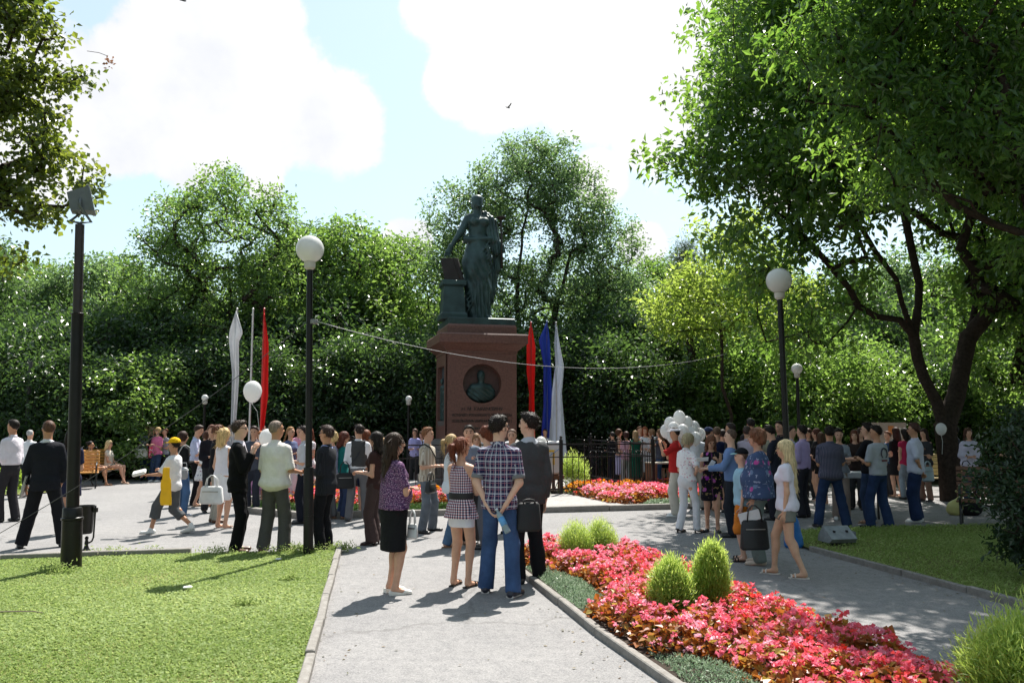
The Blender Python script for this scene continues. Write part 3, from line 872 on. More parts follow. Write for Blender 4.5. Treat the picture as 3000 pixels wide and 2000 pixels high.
    for e in extra:
        if e[0] in ('cap', 'visor'):
            cm = cloth(e[1]); bmz = cloth(e[2] if len(e) > 2 else e[1])
            if e[0] == 'cap':
                V_, Q_ = blob([EL((0, -.006, 1.672), (.096, .115, .108))], max(.012, h * .8) / s, post=lambda Fd, X, Y, Z: np.maximum(Fd, 1.672 - Z))
            else:
                V_, Q_ = blob([EC((0, -.008, 1.675), (0, -.008, 1.715), (.092, .112), (.088, .107), fa=True, fb=True)], max(.012, h * .8) / s)
            co = link('cap', mesh_np('cap', HV(V_) * s, Q_, cm, True), E)
            V_, Q_ = blob([EC((0, .06, 1.680), (0, .165, 1.672), (.085, .012), (.058, .012), fb=False)], max(.011, h * .7) / s, k=.01, post=lambda Fd, X, Y, Z: np.maximum(np.maximum(Fd, Z - 1.695), 1.668 - Z - .0 * X))
            link('cap_brim', mesh_np('cap_brim', HV(V_) * s, Q_, bmz, True), co)
        if e[0] in ('glasses', 'sunglasses'):
            b = MB(); up = .075 if len(e) > 1 else 0
            for sx in (-1, 1):
                b.tube([Vector(HP(q)) * s for q in ((sx * .052, .090 - up * .5, 1.648 + up), (sx * .080, .03 - up * .3, 1.652 + up), (sx * .084, -.02 - up * .3, 1.645 + up))], .0035, 5)
            b.tube([Vector(HP(q)) * s for q in ((-.052, .093 - up * .5, 1.655 + up), (0, .104 - up * .5, 1.657 + up), (.052, .093 - up * .5, 1.655 + up))], .0035, 5)
            fo = b.build('glasses', mat('spectacle_frame', (.02, .02, .02), .3), E)
            b = MB()
            for sx in (-1, 1):
                c_ = Vector(HP((sx * .030, .100 - up * .5, 1.645 + up))) * s
                b.sphere(c_, (.023 if e[0] == 'sunglasses' else .017) * s, 10, 6, .8, Matrix.Translation(c_) @ Matrix.Rotation(hy, 4, 'Z') @ Matrix.Diagonal((1, .25, 1, 1)) @ Matrix.Rotation(-hy, 4, 'Z') @ Matrix.Translation(-c_))
            b.build('lens', mat('dark_lens' if e[0] == 'sunglasses' else 'clear_lens', (.01, .01, .012) if e[0] == 'sunglasses' else (.35, .3, .27), .08), fo, True)
        if e[0] == 'watch':
            w = wri[e[1]]; d = hdir[e[1]]
            V_, Q_ = blob([EC(w - d * .02, w + d * .005, r_arm[3] + .006, fa=True, fb=True)], .011 / s, .01)
            link('watch', mesh_np('watch', V_ * s, Q_, mat('steel', (.7, .7, .68), .25, 1.0), True), E)
        if e[0] == 'strap':                                          # shoulder strap of a bag
            c1, z2 = e[1], e[2]; sx = c1
            b = MB(); f_ = Vector(T(sx * .11, .0, 1.475)); 
            y_ = che[1] + .03
            b.tube([Vector(T(-sx * .17, -y_ * .9, z2)) * s, Vector(T(0, -y_ - .012, (z2 + 1.42) / 2)) * s, Vector(T(sx * .12, -y_ * .6, 1.44)) * s, f_ * s, Vector(T(sx * .10, y_ * .75, 1.42)) * s, Vector(T(-sx * .02, y_ + .012, 1.25)) * s, Vector(T(-sx * .18, y_ * .7, z2)) * s], .012 * s, 6, flat=.5)
            b.build('bag_strap', mat('strap_webbing', e[3], .8), E)
    return res

def hold(name, label, cat, loc, rz, build, group=None):
    E = empty(name, loc, R(rz), label, cat, group); build(E); return E
def bag(label, loc, rz, w, hgt, d, col, handle=.18, rough=.45, name='handbag', cat='handbag', soft=.02, pocket=True, strap=None):
    """hanging bag: loc is where the handle is gripped"""
    E = empty(name, loc, R(rz), label, cat)
    m = mat('bag_leather', col, rough, bump=.2, bscale=25)
    ch = min(.03, d * .3)
    b = MB(); b.box((0, 0, -handle - hgt / 2), (w, d, hgt), ch=ch, taper=1)
    b.v = [(x * (1.06 if z < -handle - hgt * .6 else .94), y * (1.15 if z < -handle - hgt * .5 else .7), z) for x, y, z in b.v]
    smooth_angle(b.build('bag_body', m, E), 50)
    for sy in (-1, 1):
        b = MB()
        pts = [(-w * .28, sy * d * .25, -handle - .02), (-w * .22, sy * d * .15, -handle * .3), (-w * .06, sy * .008, .0), (w * .06, sy * .008, .0), (w * .22, sy * d * .15, -handle * .3), (w * .28, sy * d * .25, -handle - .02)]
        b.tube(pts, .008, 6); b.build('handle', m, E, True)
    if pocket:
        b = MB(); b.box((0, -d * .5 - .002, -handle - hgt * .30), (w * .72, .008, .012)); b.build('zip', mat('zip_metal', (.3, .3, .3), .4, .8), E)
    return E
# ------------------------------------------------------------------ foliage
def leaves(C, size, rs, up=0.5, droop=0.0, aspect=.5, spread=1.0, jitter=.35, dirs=None, curl=.25):
    """one folded four-cornered leaf per centre -> V, quads, tint"""
    n = len(C)
    nr = rs.normal(size=(n, 3)); nr[:, 2] += up * 2; nr /= np.linalg.norm(nr, axis=1)[:, None]
    d = rs.normal(size=(n, 3)) if dirs is None else dirs + rs.normal(size=(n, 3)) * .45
    d[:, 2] -= droop
    d -= nr * (d * nr).sum(1)[:, None]; d /= np.linalg.norm(d, axis=1)[:, None] + 1e-9
    w = np.cross(nr, d)
    Ls = (size * (1 + jitter * rs.uniform(-1, 1, n)))[:, None]
    V = np.empty((n, 4, 3))
    V[:, 0] = C; V[:, 2] = C + d * Ls - nr * Ls * curl * .5
    V[:, 1] = C + d * Ls * .45 + w * Ls * aspect * .5 + nr * Ls * curl * .35
    V[:, 3] = C + d * Ls * .45 - w * Ls * aspect * .5 + nr * Ls * curl * .35
    F = np.arange(n * 4).reshape(n, 4)
    return V.reshape(-1, 3), F

def tree_data(lobes, trunk, ncl, nleaf, lsize, crad, seed, r0=.16, limbs=(), shell=.55, aspect=.55, droop=.25, tipr=.012, up=.45, step=.55, tint_s=.5, flat=.75):
    """trunk: list of points; limbs: explicit polylines starting near the trunk; lobes: ellipsoids (x,y,z,rx,ry,rz[,weight])"""
    rs = np.random.RandomState(seed)
    nodes = [np.array(trunk[0], float)]; par = [-1]; fixed = [True]
    def addline(pts, start):
        cur = start
        for p in pts:
            p = np.array(p, float); q = nodes[cur]; m = max(1, int(np.linalg.norm(p - q) / step))
            for i in range(1, m + 1):
                nodes.append(q + (p - q) * i / m + (rs.normal(size=3) * .04 if i < m else 0)); par.append(cur); cur = len(nodes) - 1
        return cur
    addline(trunk[1:], 0)
    def nearest(p):
        A = np.array(nodes); return int(np.argmin(((A - p) ** 2).sum(1)))
    for lb in limbs: addline(lb[1:], nearest(np.array(lb[0], float)))
    nexp = len(nodes)
    wts = np.array([(l[3] * l[4] * l[5]) ** .8 * (l[6] if len(l) > 6 else 1) for l in lobes]); wts /= wts.sum()
    ch = rs.choice(len(lobes), ncl, p=wts)
    dirs = rs.normal(size=(ncl, 3)); dirs /= np.linalg.norm(dirs, axis=1)[:, None]
    rad = shell + (1 - shell) * rs.rand(ncl) ** .6
    Lb = np.array([l[:6] for l in lobes])
    cen = Lb[ch, :3] + dirs * rad[:, None] * Lb[ch, 3:6]
    cen = cen[cen[:, 2] > .25]
    base = nodes[nexp - 1] if not limbs else np.array(trunk[-1], float)
    order = np.argsort(((cen - base) ** 2).sum(1))
    NA = np.zeros((len(nodes) + len(cen) * 16 + 10, 3)); NA[:len(nodes)] = nodes; cnt = len(nodes)
    parA = list(par)
    lo_ok = min(2, cnt - 1) if len(trunk) > 1 else 0
    tz = trunk[-1][2]
    tips = []
    for ci in order:
        p = cen[ci]
        D = NA[:cnt] - p
        cost = (D ** 2).sum(1) + np.where(D[:, 2] > 0, D[:, 2] ** 2 * 1.2, 0)
        if tz > 1.2: cost = cost + np.where(NA[:cnt, 2] < tz * .62, 50, 0)
        j = int(np.argmin(cost)); q = NA[j]; dist = np.linalg.norm(p - q); m = min(14, max(1, int(dist / step)))
        cur = j
        bow = rs.normal(size=3) * dist * .10; bow[2] += dist * .06
        for i in range(1, m + 1):
            t = i / m
            NA[cnt] = q + (p - q) * t + bow * math.sin(math.pi * t) + (rs.normal(size=3) * .05 if i < m else 0); parA.append(cur); cur = cnt; cnt += 1
        tips.append(cur)
    NA = NA[:cnt]; w = np.zeros(cnt)
    for t in tips: w[t] += 1
    for i in range(cnt - 1, 0, -1): w[parA[i]] += w[i]
    wm = w.max(); rr = np.maximum(tipr * .6, r0 * np.maximum(w, .5) ** .48 / wm ** .48)
    # branch tubes
    V = []; Q = []; o = 0
    big = rr > tipr * 3
    for sel, k in ((big, 7), (~big, 3)):
        idx = np.array([i for i in range(1, cnt) if sel[i]])
        if not len(idx): continue
        P1 = NA[idx]; pi = np.array([parA[i] for i in idx]); P0 = NA[pi]
        d = P1 - P0; ln = np.linalg.norm(d, axis=1)[:, None] + 1e-6; d = d / ln
        ref = np.where(np.abs(d[:, 2:3]) > .9, np.array([[1.0, 0, 0]]), np.array([[0, 0, 1.0]]))
        a = np.cross(d, ref); a /= np.linalg.norm(a, axis=1)[:, None]; b = np.cross(d, a)
        r1 = rr[idx][:, None]; r_0 = np.minimum(rr[pi][:, None], r1 * 1.35)
        an = np.arange(k) * 2 * np.pi / k
        an = an[None] + rs.rand(len(idx))[:, None] * 6.28
        ring = np.cos(an)[:, :, None] * a[:, None, :] + np.sin(an)[:, :, None] * b[:, None, :]
        A = P0[:, None, :] - d[:, None] * r_0[:, None] * .4 + ring * r_0[:, None]; B = P1[:, None, :] + d[:, None] * r1[:, None] * .4 + ring * r1[:, None]
        n = len(idx)
        V.append(np.concatenate([A, B], 1).reshape(-1, 3))
        kk = np.arange(k); jj = (kk + 1) % k
        q = np.stack([kk, jj, k + jj, k + kk], 1)[None] + (np.arange(n) * 2 * k)[:, None, None] + o
        Q.append(q.reshape(-1, 4)); o += n * 2 * k
    tv, tq = np.concatenate(V), np.concatenate(Q)
    # leaves round the tips, thinning outwards
    tipp = NA[tips]; prev = NA[[parA[t] for t in tips]]
    nl = rs.poisson(nleaf, len(tips))
    own = np.repeat(np.arange(len(tips)), nl)
    n = len(own)
    off = rs.normal(size=(n, 3)); off /= np.linalg.norm(off, axis=1)[:, None]; off *= (rs.rand(n) ** .55 * crad)[:, None]; off[:, 2] *= flat
    along = rs.rand(n)[:, None] * .8
    C = tipp[own] + off * (1 + .3 * rs.rand(n)[:, None]) + (prev[own] - tipp[own]) * along
    lv, lf = leaves(C, lsize, rs, up=up, droop=droop, aspect=aspect, dirs=off * 1.2)
    clt = rs.rand(len(tips)) * tint_s
    tint = np.clip(clt[own] + rs.rand(n) * (1 - tint_s), 0, 1)
    return tv, tq, lv, lf, tint
bark = mat('bark', (.045, .034, .027), .95, var=.4, scale=14, bump=.8, bscale=40, spec=.1)
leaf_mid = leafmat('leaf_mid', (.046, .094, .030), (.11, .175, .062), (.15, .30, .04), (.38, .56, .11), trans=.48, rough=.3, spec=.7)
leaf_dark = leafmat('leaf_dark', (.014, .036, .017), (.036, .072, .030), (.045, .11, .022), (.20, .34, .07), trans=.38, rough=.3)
leaf_silver = leafmat('leaf_silver', (.055, .100, .048), (.13, .19, .10), (.15, .28, .07), (.34, .50, .17), trans=.45, rough=.32)
leaf_lime = leafmat('leaf_lime', (.08, .14, .025), (.20, .27, .06), (.32, .48, .05), (.58, .70, .14), trans=.52)
leaf_near = leafmat('leaf_near', (.022, .056, .018), (.060, .118, .038), (.10, .26, .025), (.42, .64, .09), trans=.46, rough=.32)
leaf_linden = leafmat('leaf_linden', (.035, .060, .014), (.09, .12, .03), (.12, .20, .012), (.40, .46, .06), trans=.42, rough=.32)
def plant_tree(data, loc, rz, label, cat='tree', lm=None, group=None, scale=1.0, name='tree', meshes=None):
    if meshes is None:
        tv, tq, lv, lf, tint = data
        meshes = (mesh_np('trunk', tv, tq, bark, True), mesh_np('crown', lv, lf, lm, False, [('tint', 'FACE', tint)]))
    E = empty(name, loc, R(rz), label, cat, group)
    E.scale = (scale,) * 3 if np.isscalar(scale) else scale
    link('trunk', meshes[0], E); link('crown', meshes[1], E)
    return E, meshes
# ------------------------------------------------------------------ ground, paving, lawns, kerbs
def poly_sheet(name, pts, z, m, kind='structure', label=None, sub=0):
    me = bpy.data.meshes.new(name)
    me.from_pydata([(p[0], p[1], z) for p in pts], [], [tuple(range(len(pts)))]); me.update()
    if me.polygons[0].normal.z < 0: me.flip_normals()
    me.materials.append(m)
    return tag(link(name, me), None, None, None, kind)
def ground_mat(name, c1, c2, c3, s1=.6, s2=9, rough=.95, bump=.4, bs=120, crack=None):
    m, nt = newmat(name)
    tc = N(nt, 'ShaderNodeTexCoord')
    a = N(nt, 'ShaderNodeTexNoise'); setin(a, Scale=s1, Detail=6.0, Roughness=.6); L(nt, tc.outputs['Object'], a.inputs['Vector'])
    b = N(nt, 'ShaderNodeTexNoise'); setin(b, Scale=s2, Detail=8.0, Roughness=.7); L(nt, tc.outputs['Object'], b.inputs['Vector'])
    g = N(nt, 'ShaderNodeTexVoronoi'); setin(g, Scale=bs); L(nt, tc.outputs['Object'], g.inputs['Vector'])
    c = mixc(nt, maprange(nt, a.outputs[0], .38, .62), c1, c2)
    c = mixc(nt, maprange(nt, b.outputs[0], .42, .7), c, c3)
    sc = N(nt, 'ShaderNodeSeparateColor'); L(nt, g.outputs['Color'], sc.inputs[0])
    c = mixc(nt, maprange(nt, sc.outputs[0], 0, 1, 0, .38), c, mixc(nt, .5, c, (.75, .72, .70)) if crack else c3)
    if crack:
        v = N(nt, 'ShaderNodeTexVoronoi', feature='DISTANCE_TO_EDGE'); setin(v, Scale=.22); 
        wv = N(nt, 'ShaderNodeVectorMath', operation='ADD'); L(nt, tc.outputs['Object'], wv.inputs[0])
        n3 = N(nt, 'ShaderNodeTexNoise'); setin(n3, Scale=1.3, Detail=5.0); L(nt, tc.outputs['Object'], n3.inputs['Vector'])
        L(nt, n3.outputs['Color'], wv.inputs[1]); L(nt, wv.outputs[0], v.inputs['Vector'])
        c = mixc(nt, maprange(nt, v.outputs['Distance'], .002, .007, .28, 0), c, crack)
    p = N(nt, 'ShaderNodeBsdfPrincipled'); L(nt, c, p.inputs['Base Color']); p.inputs['Roughness'].default_value = rough; p.inputs['Specular IOR Level'].default_value = .25
    bp = N(nt, 'ShaderNodeBump'); setin(bp, Strength=bump, Distance=.01)
    L(nt, math_node(nt, 'ADD', b.outputs[0], sc.outputs[1]), bp.inputs['Height']); L(nt, bp.outputs[0], p.inputs['Normal'])
    o = N(nt, 'ShaderNodeOutputMaterial'); L(nt, p.outputs[0], o.inputs[0])
    return m
asphalt = ground_mat('asphalt', (.165, .161, .163), (.208, .202, .201), (.130, .128, .132), crack=(.07, .065, .06))
soil = ground_mat('soil', (.035, .03, .018), (.05, .06, .018), (.06, .045, .03), s1=.3)
turf = ground_mat('turf', (.12, .15, .03), (.16, .19, .045), (.17, .15, .07), s1=1.4, s2=14)
bedsoil = ground_mat('bed_soil', (.03, .022, .016), (.045, .03, .02), (.02, .015, .012), s1=2)
concrete = ground_mat('concrete', (.30, .285, .265), (.24, .225, .21), (.18, .165, .15), s1=1.5, s2=12, bs=90, bump=.5)
slab_m = ground_mat('paving', (.38, .36, .35), (.33, .31, .30), (.28, .27, .26), s1=1.0, s2=8)

ga = [(x, y) for x, y in ((-300, -60), (300, -60), (300, 500), (-300, 500))]
poly_sheet('ground', ga, -.02, soil)
poly_sheet('plaza', [(-40, -8), (30, -8), (30, 21.5), (9, 24.5), (4, 33), (-6, 33), (-7.5, 26.5), (-40, 26.0)], 0.0, asphalt)
# left lawn
LC = G(993, 1617)                                # its corner by the path
LB = G(893, 1995)
ldir = (LB - LC)
LE = LC + ldir * 2.2
TL = G(0, 1646); TM = G(600, 1627)
lawnL = [(LC.x, LC.y), (LE.x, LE.y), (-30, LE.y), (-30, TL.y - .2), (TL.x, TL.y), (TM.x, TM.y)]
poly_sheet('lawn', lawnL, .03, turf)
RK = [G(2335, 1598), G(2374, 1613), G(2648, 1686), G(2839, 1737), G(3000, 1782)]
rd = RK[-1] - RK[-2]
RK.append(RK[-1] + rd * 5)
RB = [G(2330, 1560), G(2450, 1552), G(2700, 1546), G(2950, 1541)]
lawnR = [(p.x, p.y) for p in RK] + [(30, RK[-1].y), (30, RB[-1].y + .5)] + [(p.x, p.y) for p in RB[::-1]]
poly_sheet('lawn', lawnR, .03, turf)
poly_sheet('lawn', [(-40, 20.4), (-11.9, 20.4), (-11.7, 21.2), (-12.6, 24.6), (-40, 24.8)], .03, turf)
for p in ((-3.3, 33), ):
    pass
# kerbs: separate stones
def kerb(name, pts, w, z, stone=.95, label='kerb', gap=.012, seed=1, parent=None, m=None):
    rs = random.Random(seed)
    K = empty(name, (0, 0, 0), 0, kind='structure')
    pts = [Vector((p[0], p[1], 0)) for p in pts]
    for a, b in zip(pts[:-1], pts[1:]):
        d = b - a; n = max(1, int(d.length / stone)); t = d.normalized()
        ang = math.atan2(t.y, t.x); ln = d.length / n
        base = None
        for i in range(n):
            c = a + t * ln * (i + .5)
            if base is None:
                q = MB(); q.box((0, 0, -.04), (ln - gap, w, .12 + z * 2), ch=.008); base = q.me('kerb_stone', m or concrete)
            link('kerb_stone', base, K, (c.x, c.y, .0 + rs.uniform(-.008, .008)), (rs.uniform(-.02, .02), rs.uniform(-.006, .006), ang + rs.uniform(-.012, .012)))
    return K
kerb('kerb', [LC, LE], .07, .055, stone=1.0, seed=2)
kerb('kerb', [(-16, TL.y - .05), (TL.x, TL.y + .03), (TM.x - .2, TM.y + .05)], .12, .07, stone=.98, seed=3)
kerb('kerb', [(p.x, p.y) for p in RK[1:]], .07, .055, stone=1.0, seed=4)

# lawns: short blades and clover
def in_poly(P, poly):
    x, y = P[:, 0], P[:, 1]; ins = np.zeros(len(P), bool); n = len(poly)
    for i in range(n):
        x1, y1 = poly[i][:2]; x2, y2 = poly[(i + 1) % n][:2]
        c = ((y1 > y) != (y2 > y)) & (x < (x2 - x1) * (y - y1) / (y2 - y1 + 1e-12) + x1)
        ins ^= c
    return ins
def in_view(P, m=.5):
    return (np.abs(P[:, 0]) < P[:, 1] * (1500 / F_PX) * 1.03 + m) & (P[:, 1] > 4.6)
def snoise(P, f, seed):
    r = np.random.RandomState(seed); s = 0
    for i in range(6):
        w = r.normal(size=2) * f; s = s + np.sin(P[:, 0] * w[0] + P[:, 1] * w[1] + r.rand() * 6.3)
    return s / 6
grassm = leafmat('grass_blade', (.13, .20, .035), (.30, .38, .14), (.28, .41, .09), (.62, .70, .28), trans=.42, rough=.6, spec=.2)
def grass(label, poly, n, z=.03, hgt=.035, seed=1, m=None, margin=.0, wide=.3, bb=None):
    rs = np.random.RandomState(seed)
    A = np.array(poly)[:, :2]; lo, hi = (A.min(0), A.max(0)) if bb is None else (np.array(bb[0]), np.array(bb[1]))
    P = []; tot = 0
    while tot < n:
        q = lo + rs.rand(n * 2, 2) * (hi - lo)
        q = q[in_poly(q, poly) & in_view(q)]
        q = q[rs.rand(len(q)) < np.clip(7.5 / (q[:, 1]), .35, 1)]
        q = q[rs.rand(len(q)) < .62 + .5 * snoise(q, 2.2, seed)]
        P.append(q); tot += len(q)
        if tot == 0: break
    P = np.concatenate(P)[:n]
    n = len(P)
    pat = snoise(P, 1.3, seed + 5)
    C = np.column_stack([P, np.full(n, z - .004)])
    clo = rs.rand(n) < .28 + .2 * pat
    an = rs.rand(n) * 6.283; lean = rs.uniform(.25, 1.1, n)
    d = np.column_stack([np.cos(an) * lean, np.sin(an) * lean, np.ones(n)]); d /= np.linalg.norm(d, axis=1)[:, None]
    w = np.column_stack([-np.sin(an), np.cos(an), rs.uniform(-.3, .3, n)])
    H = hgt * rs.uniform(.5, 1.35, n) * (1 + .3 * pat)
    Wd = np.where(clo, .010, .0045) * (1 + P[:, 1] * .05)
    V = np.empty((n, 4, 3))
    V[:, 0] = C - w * Wd[:, None] * .6; V[:, 1] = C + w * Wd[:, None] * .6
    mid = C + d * H[:, None] * .6; tip = C + d * H[:, None]; tip[:, :2] += np.column_stack([np.cos(an), np.sin(an)]) * (H * .5)[:, None]
    V[:, 2] = mid + w * Wd[:, None] + (tip - mid) * .6; V[:, 3] = tip - w * Wd[:, None] * .1
    V[clo, 0] = mid[clo] - w[clo] * .010; V[clo, 1] = mid[clo] + (tip - mid)[clo] * .2 + w[clo] * .012
    V[:, 3][clo] = tip[clo] - w[clo] * .012
    tint = np.clip(.45 + .35 * pat + rs.normal(size=n) * .25, 0, 1)
    o = link('grass', mesh_np('grass', V.reshape(-1, 3), np.arange(n * 4).reshape(n, 4), m or grassm, False, [('tint', 'FACE', tint)]))
    return tag(o, label, 'grass', None, 'stuff')
# ------------------------------------------------------------------ the monument and its surround (frame M, turned 14 degrees)
MYAW = 14.0
MX, MY = -1.08, 24.3
def ML(x, y, z=0.0):
    c, s_ = math.cos(R(MYAW)), math.sin(R(MYAW))
    return Vector((MX + c * x - s_ * y, MY + s_ * x + c * y, z))
granite = mat('red_granite', (.145, .068, .053), .5, var=.28, scale=16, bump=.12, bscale=120, spec=.4, spots=((.06, .035, .03), 110, .56))
granite2 = mat('grey_granite', (.10, .085, .08), .6, var=.3, scale=14, bump=.15, bscale=100)
bronze = mat('green_bronze', (.027, .054, .053), .5, .3, var=.5, scale=2.2, bump=.2, bscale=18, spec=.5)
bronze_dark = mat('dark_bronze', (.030, .022, .020), .5, .3, var=.3, scale=3)
MON = empty('monument', (MX, MY, 0), R(MYAW), 'tall red granite pedestal carrying the bronze statue, bust in round niche', 'monument')
Yf = MY - .97
def zv(v, Y=23.3): return W(1400, v, Y).z
zt, zc0, zc1, zp, zs = zv(1034), zv(1012), zv(978), zv(949), zv(931)
hw = 1.0
for (a, z0, z1) in ((1.62, 0, .28), (1.42, .28, .62), (1.26, .62, 1.0)):
    b = MB(); b.box((0, 0, (z0 + z1) / 2), (a * 2, a * 2, z1 - z0), ch=.02); b.build('step', granite2, MON)
b = MB(); b.square([(1.20, 1.20, 1.0), (1.20, 1.20, 1.12), (1.12, 1.12, 1.22), (1.02, 1.02, 1.30)]); b.build('base_moulding', granite2, MON)
ZS0 = 1.30
# shaft: core + front plate with a round hole + side frames round sunk panels
b = MB(); b.box((.02, .16, (ZS0 + zt) / 2), (1.66, 1.66, zt - ZS0)); b.build('shaft_core', granite, MON)
cz = zv(1123); cr = .555
xc = .0
def plate_hole(x0, x1, z0, z1, cx, cz, r, y0, y1, n=48):
    V = []; F = []
    for y in (y0, y1):
        for k in range(n):
            a = 2 * math.pi * (k + .5) / n; dx, dz = math.cos(a), math.sin(a)
            V.append((cx + r * dx, y, cz + r * dz))
        for k in range(n):
            a = 2 * math.pi * (k + .5) / n; dx, dz = math.cos(a), math.sin(a)
            t = min((x1 - cx) / dx if dx > 1e-6 else 1e9, (x0 - cx) / dx if dx < -1e-6 else 1e9, (z1 - cz) / dz if dz > 1e-6 else 1e9, (z0 - cz) / dz if dz < -1e-6 else 1e9)
            V.append((cx + t * dx, y, cz + t * dz))
    for s0, flip in ((0, False), (2 * n, True)):
        for k in range(n):
            j = (k + 1) % n
            q = (s0 + k, s0 + n + k, s0 + n + j, s0 + j)
            F.append(q if flip else q[::-1])
            p, r_ = V[s0 + n + k], V[s0 + n + j]
            if abs(p[0] - r_[0]) > 1e-5 and abs(p[2] - r_[2]) > 1e-5:      # corner
                cxr = x1 if max(p[0], r_[0]) > x1 - 1e-4 else x0
                czr = z1 if max(p[2], r_[2]) > z1 - 1e-4 else z0
                V.append((cxr, p[1], czr)); t3 = (s0 + n + k, len(V) - 1, s0 + n + j)
                F.append(t3 if flip else t3[::-1])
    for k in range(n):
        j = (k + 1) % n
        F.append((k, j, 2 * n + j, 2 * n + k))
    return V, F
V_, F_ = plate_hole(-hw, hw, ZS0, zt, xc, cz, cr, -hw, -hw + .30)
b = MB(); b.add(V_, F_); b.build('shaft_front', granite, MON)
b = MB(); b.box((hw - .075, .15, (ZS0 + zt) / 2), (.15, 1.70, zt - ZS0)); b.build('shaft_side', granite, MON)
b = MB(); b.box((0, hw - .004, (ZS0 + zt) / 2), (1.70, .02, zt - ZS0)); b.build('shaft_back', granite, MON)
pz0, pz1 = ZS0 + .38, zt - .33
for nm, c, d in (('panel_frame', (-hw + .075, .15, (ZS0 + pz0) / 2), (.15, 1.70, pz0 - ZS0)), ('panel_frame', (-hw + .075, .15, (pz1 + zt) / 2), (.15, 1.70, zt - pz1)),
                 ('panel_frame', (-hw + .075, -.58, (pz0 + pz1) / 2), (.15, .24, pz1 - pz0)), ('panel_frame', (-hw + .075, .88, (pz0 + pz1) / 2), (.15, .24, pz1 - pz0))):
    b = MB(); b.box(c, d); b.build(nm, granite, MON)
# relief with standing and seated figures
rel = MB(); rel.box((-hw + .145, .15, (pz0 + pz1) / 2), (.02, 1.22, pz1 - pz0 - .004)); RL = rel.build('relief_panel', mat('slate_bronze', (.07, .085, .10), .5, .3, var=.2), MON)
pr = []
for (y, z0, hh, sit_) in ((-.22, pz0 + .22, 1.25, 0), (.18, pz0 + .18, 1.0, 1), (.50, pz0 + .2, 1.2, 0), (-.02, pz0 + .12, .75, 1)):
    x = -hw + .105
    pr += [EL((x, y, z0 + hh - .09), (.06, .07, .09)), EC((x, y, z0 + hh * .48), (x, y, z0 + hh * .78), (.06, .12), (.06, .13)), EC((x, y, z0), (x, y, z0 + hh * .5), (.06, .12), (.06, .11)),
           EC((x, y - .12, z0 + hh * .76), (x - .02, y - .17, z0 + hh * .45), .035, .03), EC((x, y + .12, z0 + hh * .76), (x - .02, y + .10, z0 + hh * .42), .035, .03)]
    if sit_: pr.append(EC((x, y, z0 + hh * .45), (x - .04, y - .14, z0 + hh * .42), .07, .06))
V_, Q_ = blob(pr, .022, post=lambda Fd, X, Y, Z: np.maximum(Fd + .008 * sines(X, Y, Z * .5, 50, 3), X - (-hw + .15)))
link('relief_figures', mesh_np('relief_figures', V_, Q_, bronze, True), RL)
b = MB(); b.box((-hw + .07, .15, pz0 + .07), (.13, 1.2, .14)); b.build('relief_ledge', granite2, RL)
# bust in the niche
nic = MB(); nic.lathe([(cr, -.0), (cr, .02), (.001, .02)], n=40, M=Matrix.Translation((xc, -hw + .29, cz)) @ Matrix.Rotation(R(-90), 4, 'X')); nic.build('niche_back', mat('dark_granite', (.07, .032, .026), .5, var=.3, scale=12), MON)
y0 = -hw + .20
pr = [EL((0, y0, cz + .245), (.115, .13, .145)), EL((0, y0 - .04, cz + .165), (.085, .085, .09)), EC((0, y0, cz - .02), (0, y0 - .01, cz + .14), (.095, .09), (.08, .08)), EC((0, y0 - .125, cz + .225), (0, y0 - .145, cz + .185), .014, .022, k=.02),
      EC((-.22, y0 + .02, cz - .12), (.22, y0 + .02, cz - .12), .125), EC((0, y0 + .01, cz - .40), (0, y0, cz - .12), (.34, .14), (.26, .14)), EL((.30, y0 + .02, cz - .28), (.12, .12, .18)), EL((-.30, y0 + .02, cz - .28), (.12, .12, .18))]
def bp(Fd, X, Y, Z):
    Fd = Fd + .012 * np.sin(((X * .7 + Z) * 46)) * np.clip((cz - .06 - Z) * 8, 0, 1)
    return np.maximum(Fd, np.sqrt((X - xc) ** 2 + (Z - cz) ** 2) - cr + .012)
V_, Q_ = blob(pr, .015, k=.04, post=bp)
link('bust', mesh_np('bust', V_, Q_, bronze, True), MON)
# cornice and upper blocks
b = MB(); b.square([(hw - .02, hw - .02, zt - .01), (hw + .02, hw + .02, zt + .004), (hw + .02, hw + .02, zt + .07), (hw + .06, hw + .06, zt + .10), (hw + .22, hw + .22, zc0 + .03), (hw + .27, hw + .27, zc0 + .06), (hw + .27, hw + .27, zc1 - .04), (hw + .24, hw + .24, zc1)])
b.build('cornice', granite, MON)
b = MB(); b.square([(hw + .0, hw + .0, zc1 - .002), (hw, hw, zp - .06), (hw - .03, hw - .03, zp)]); b.build('upper_block', granite, MON)
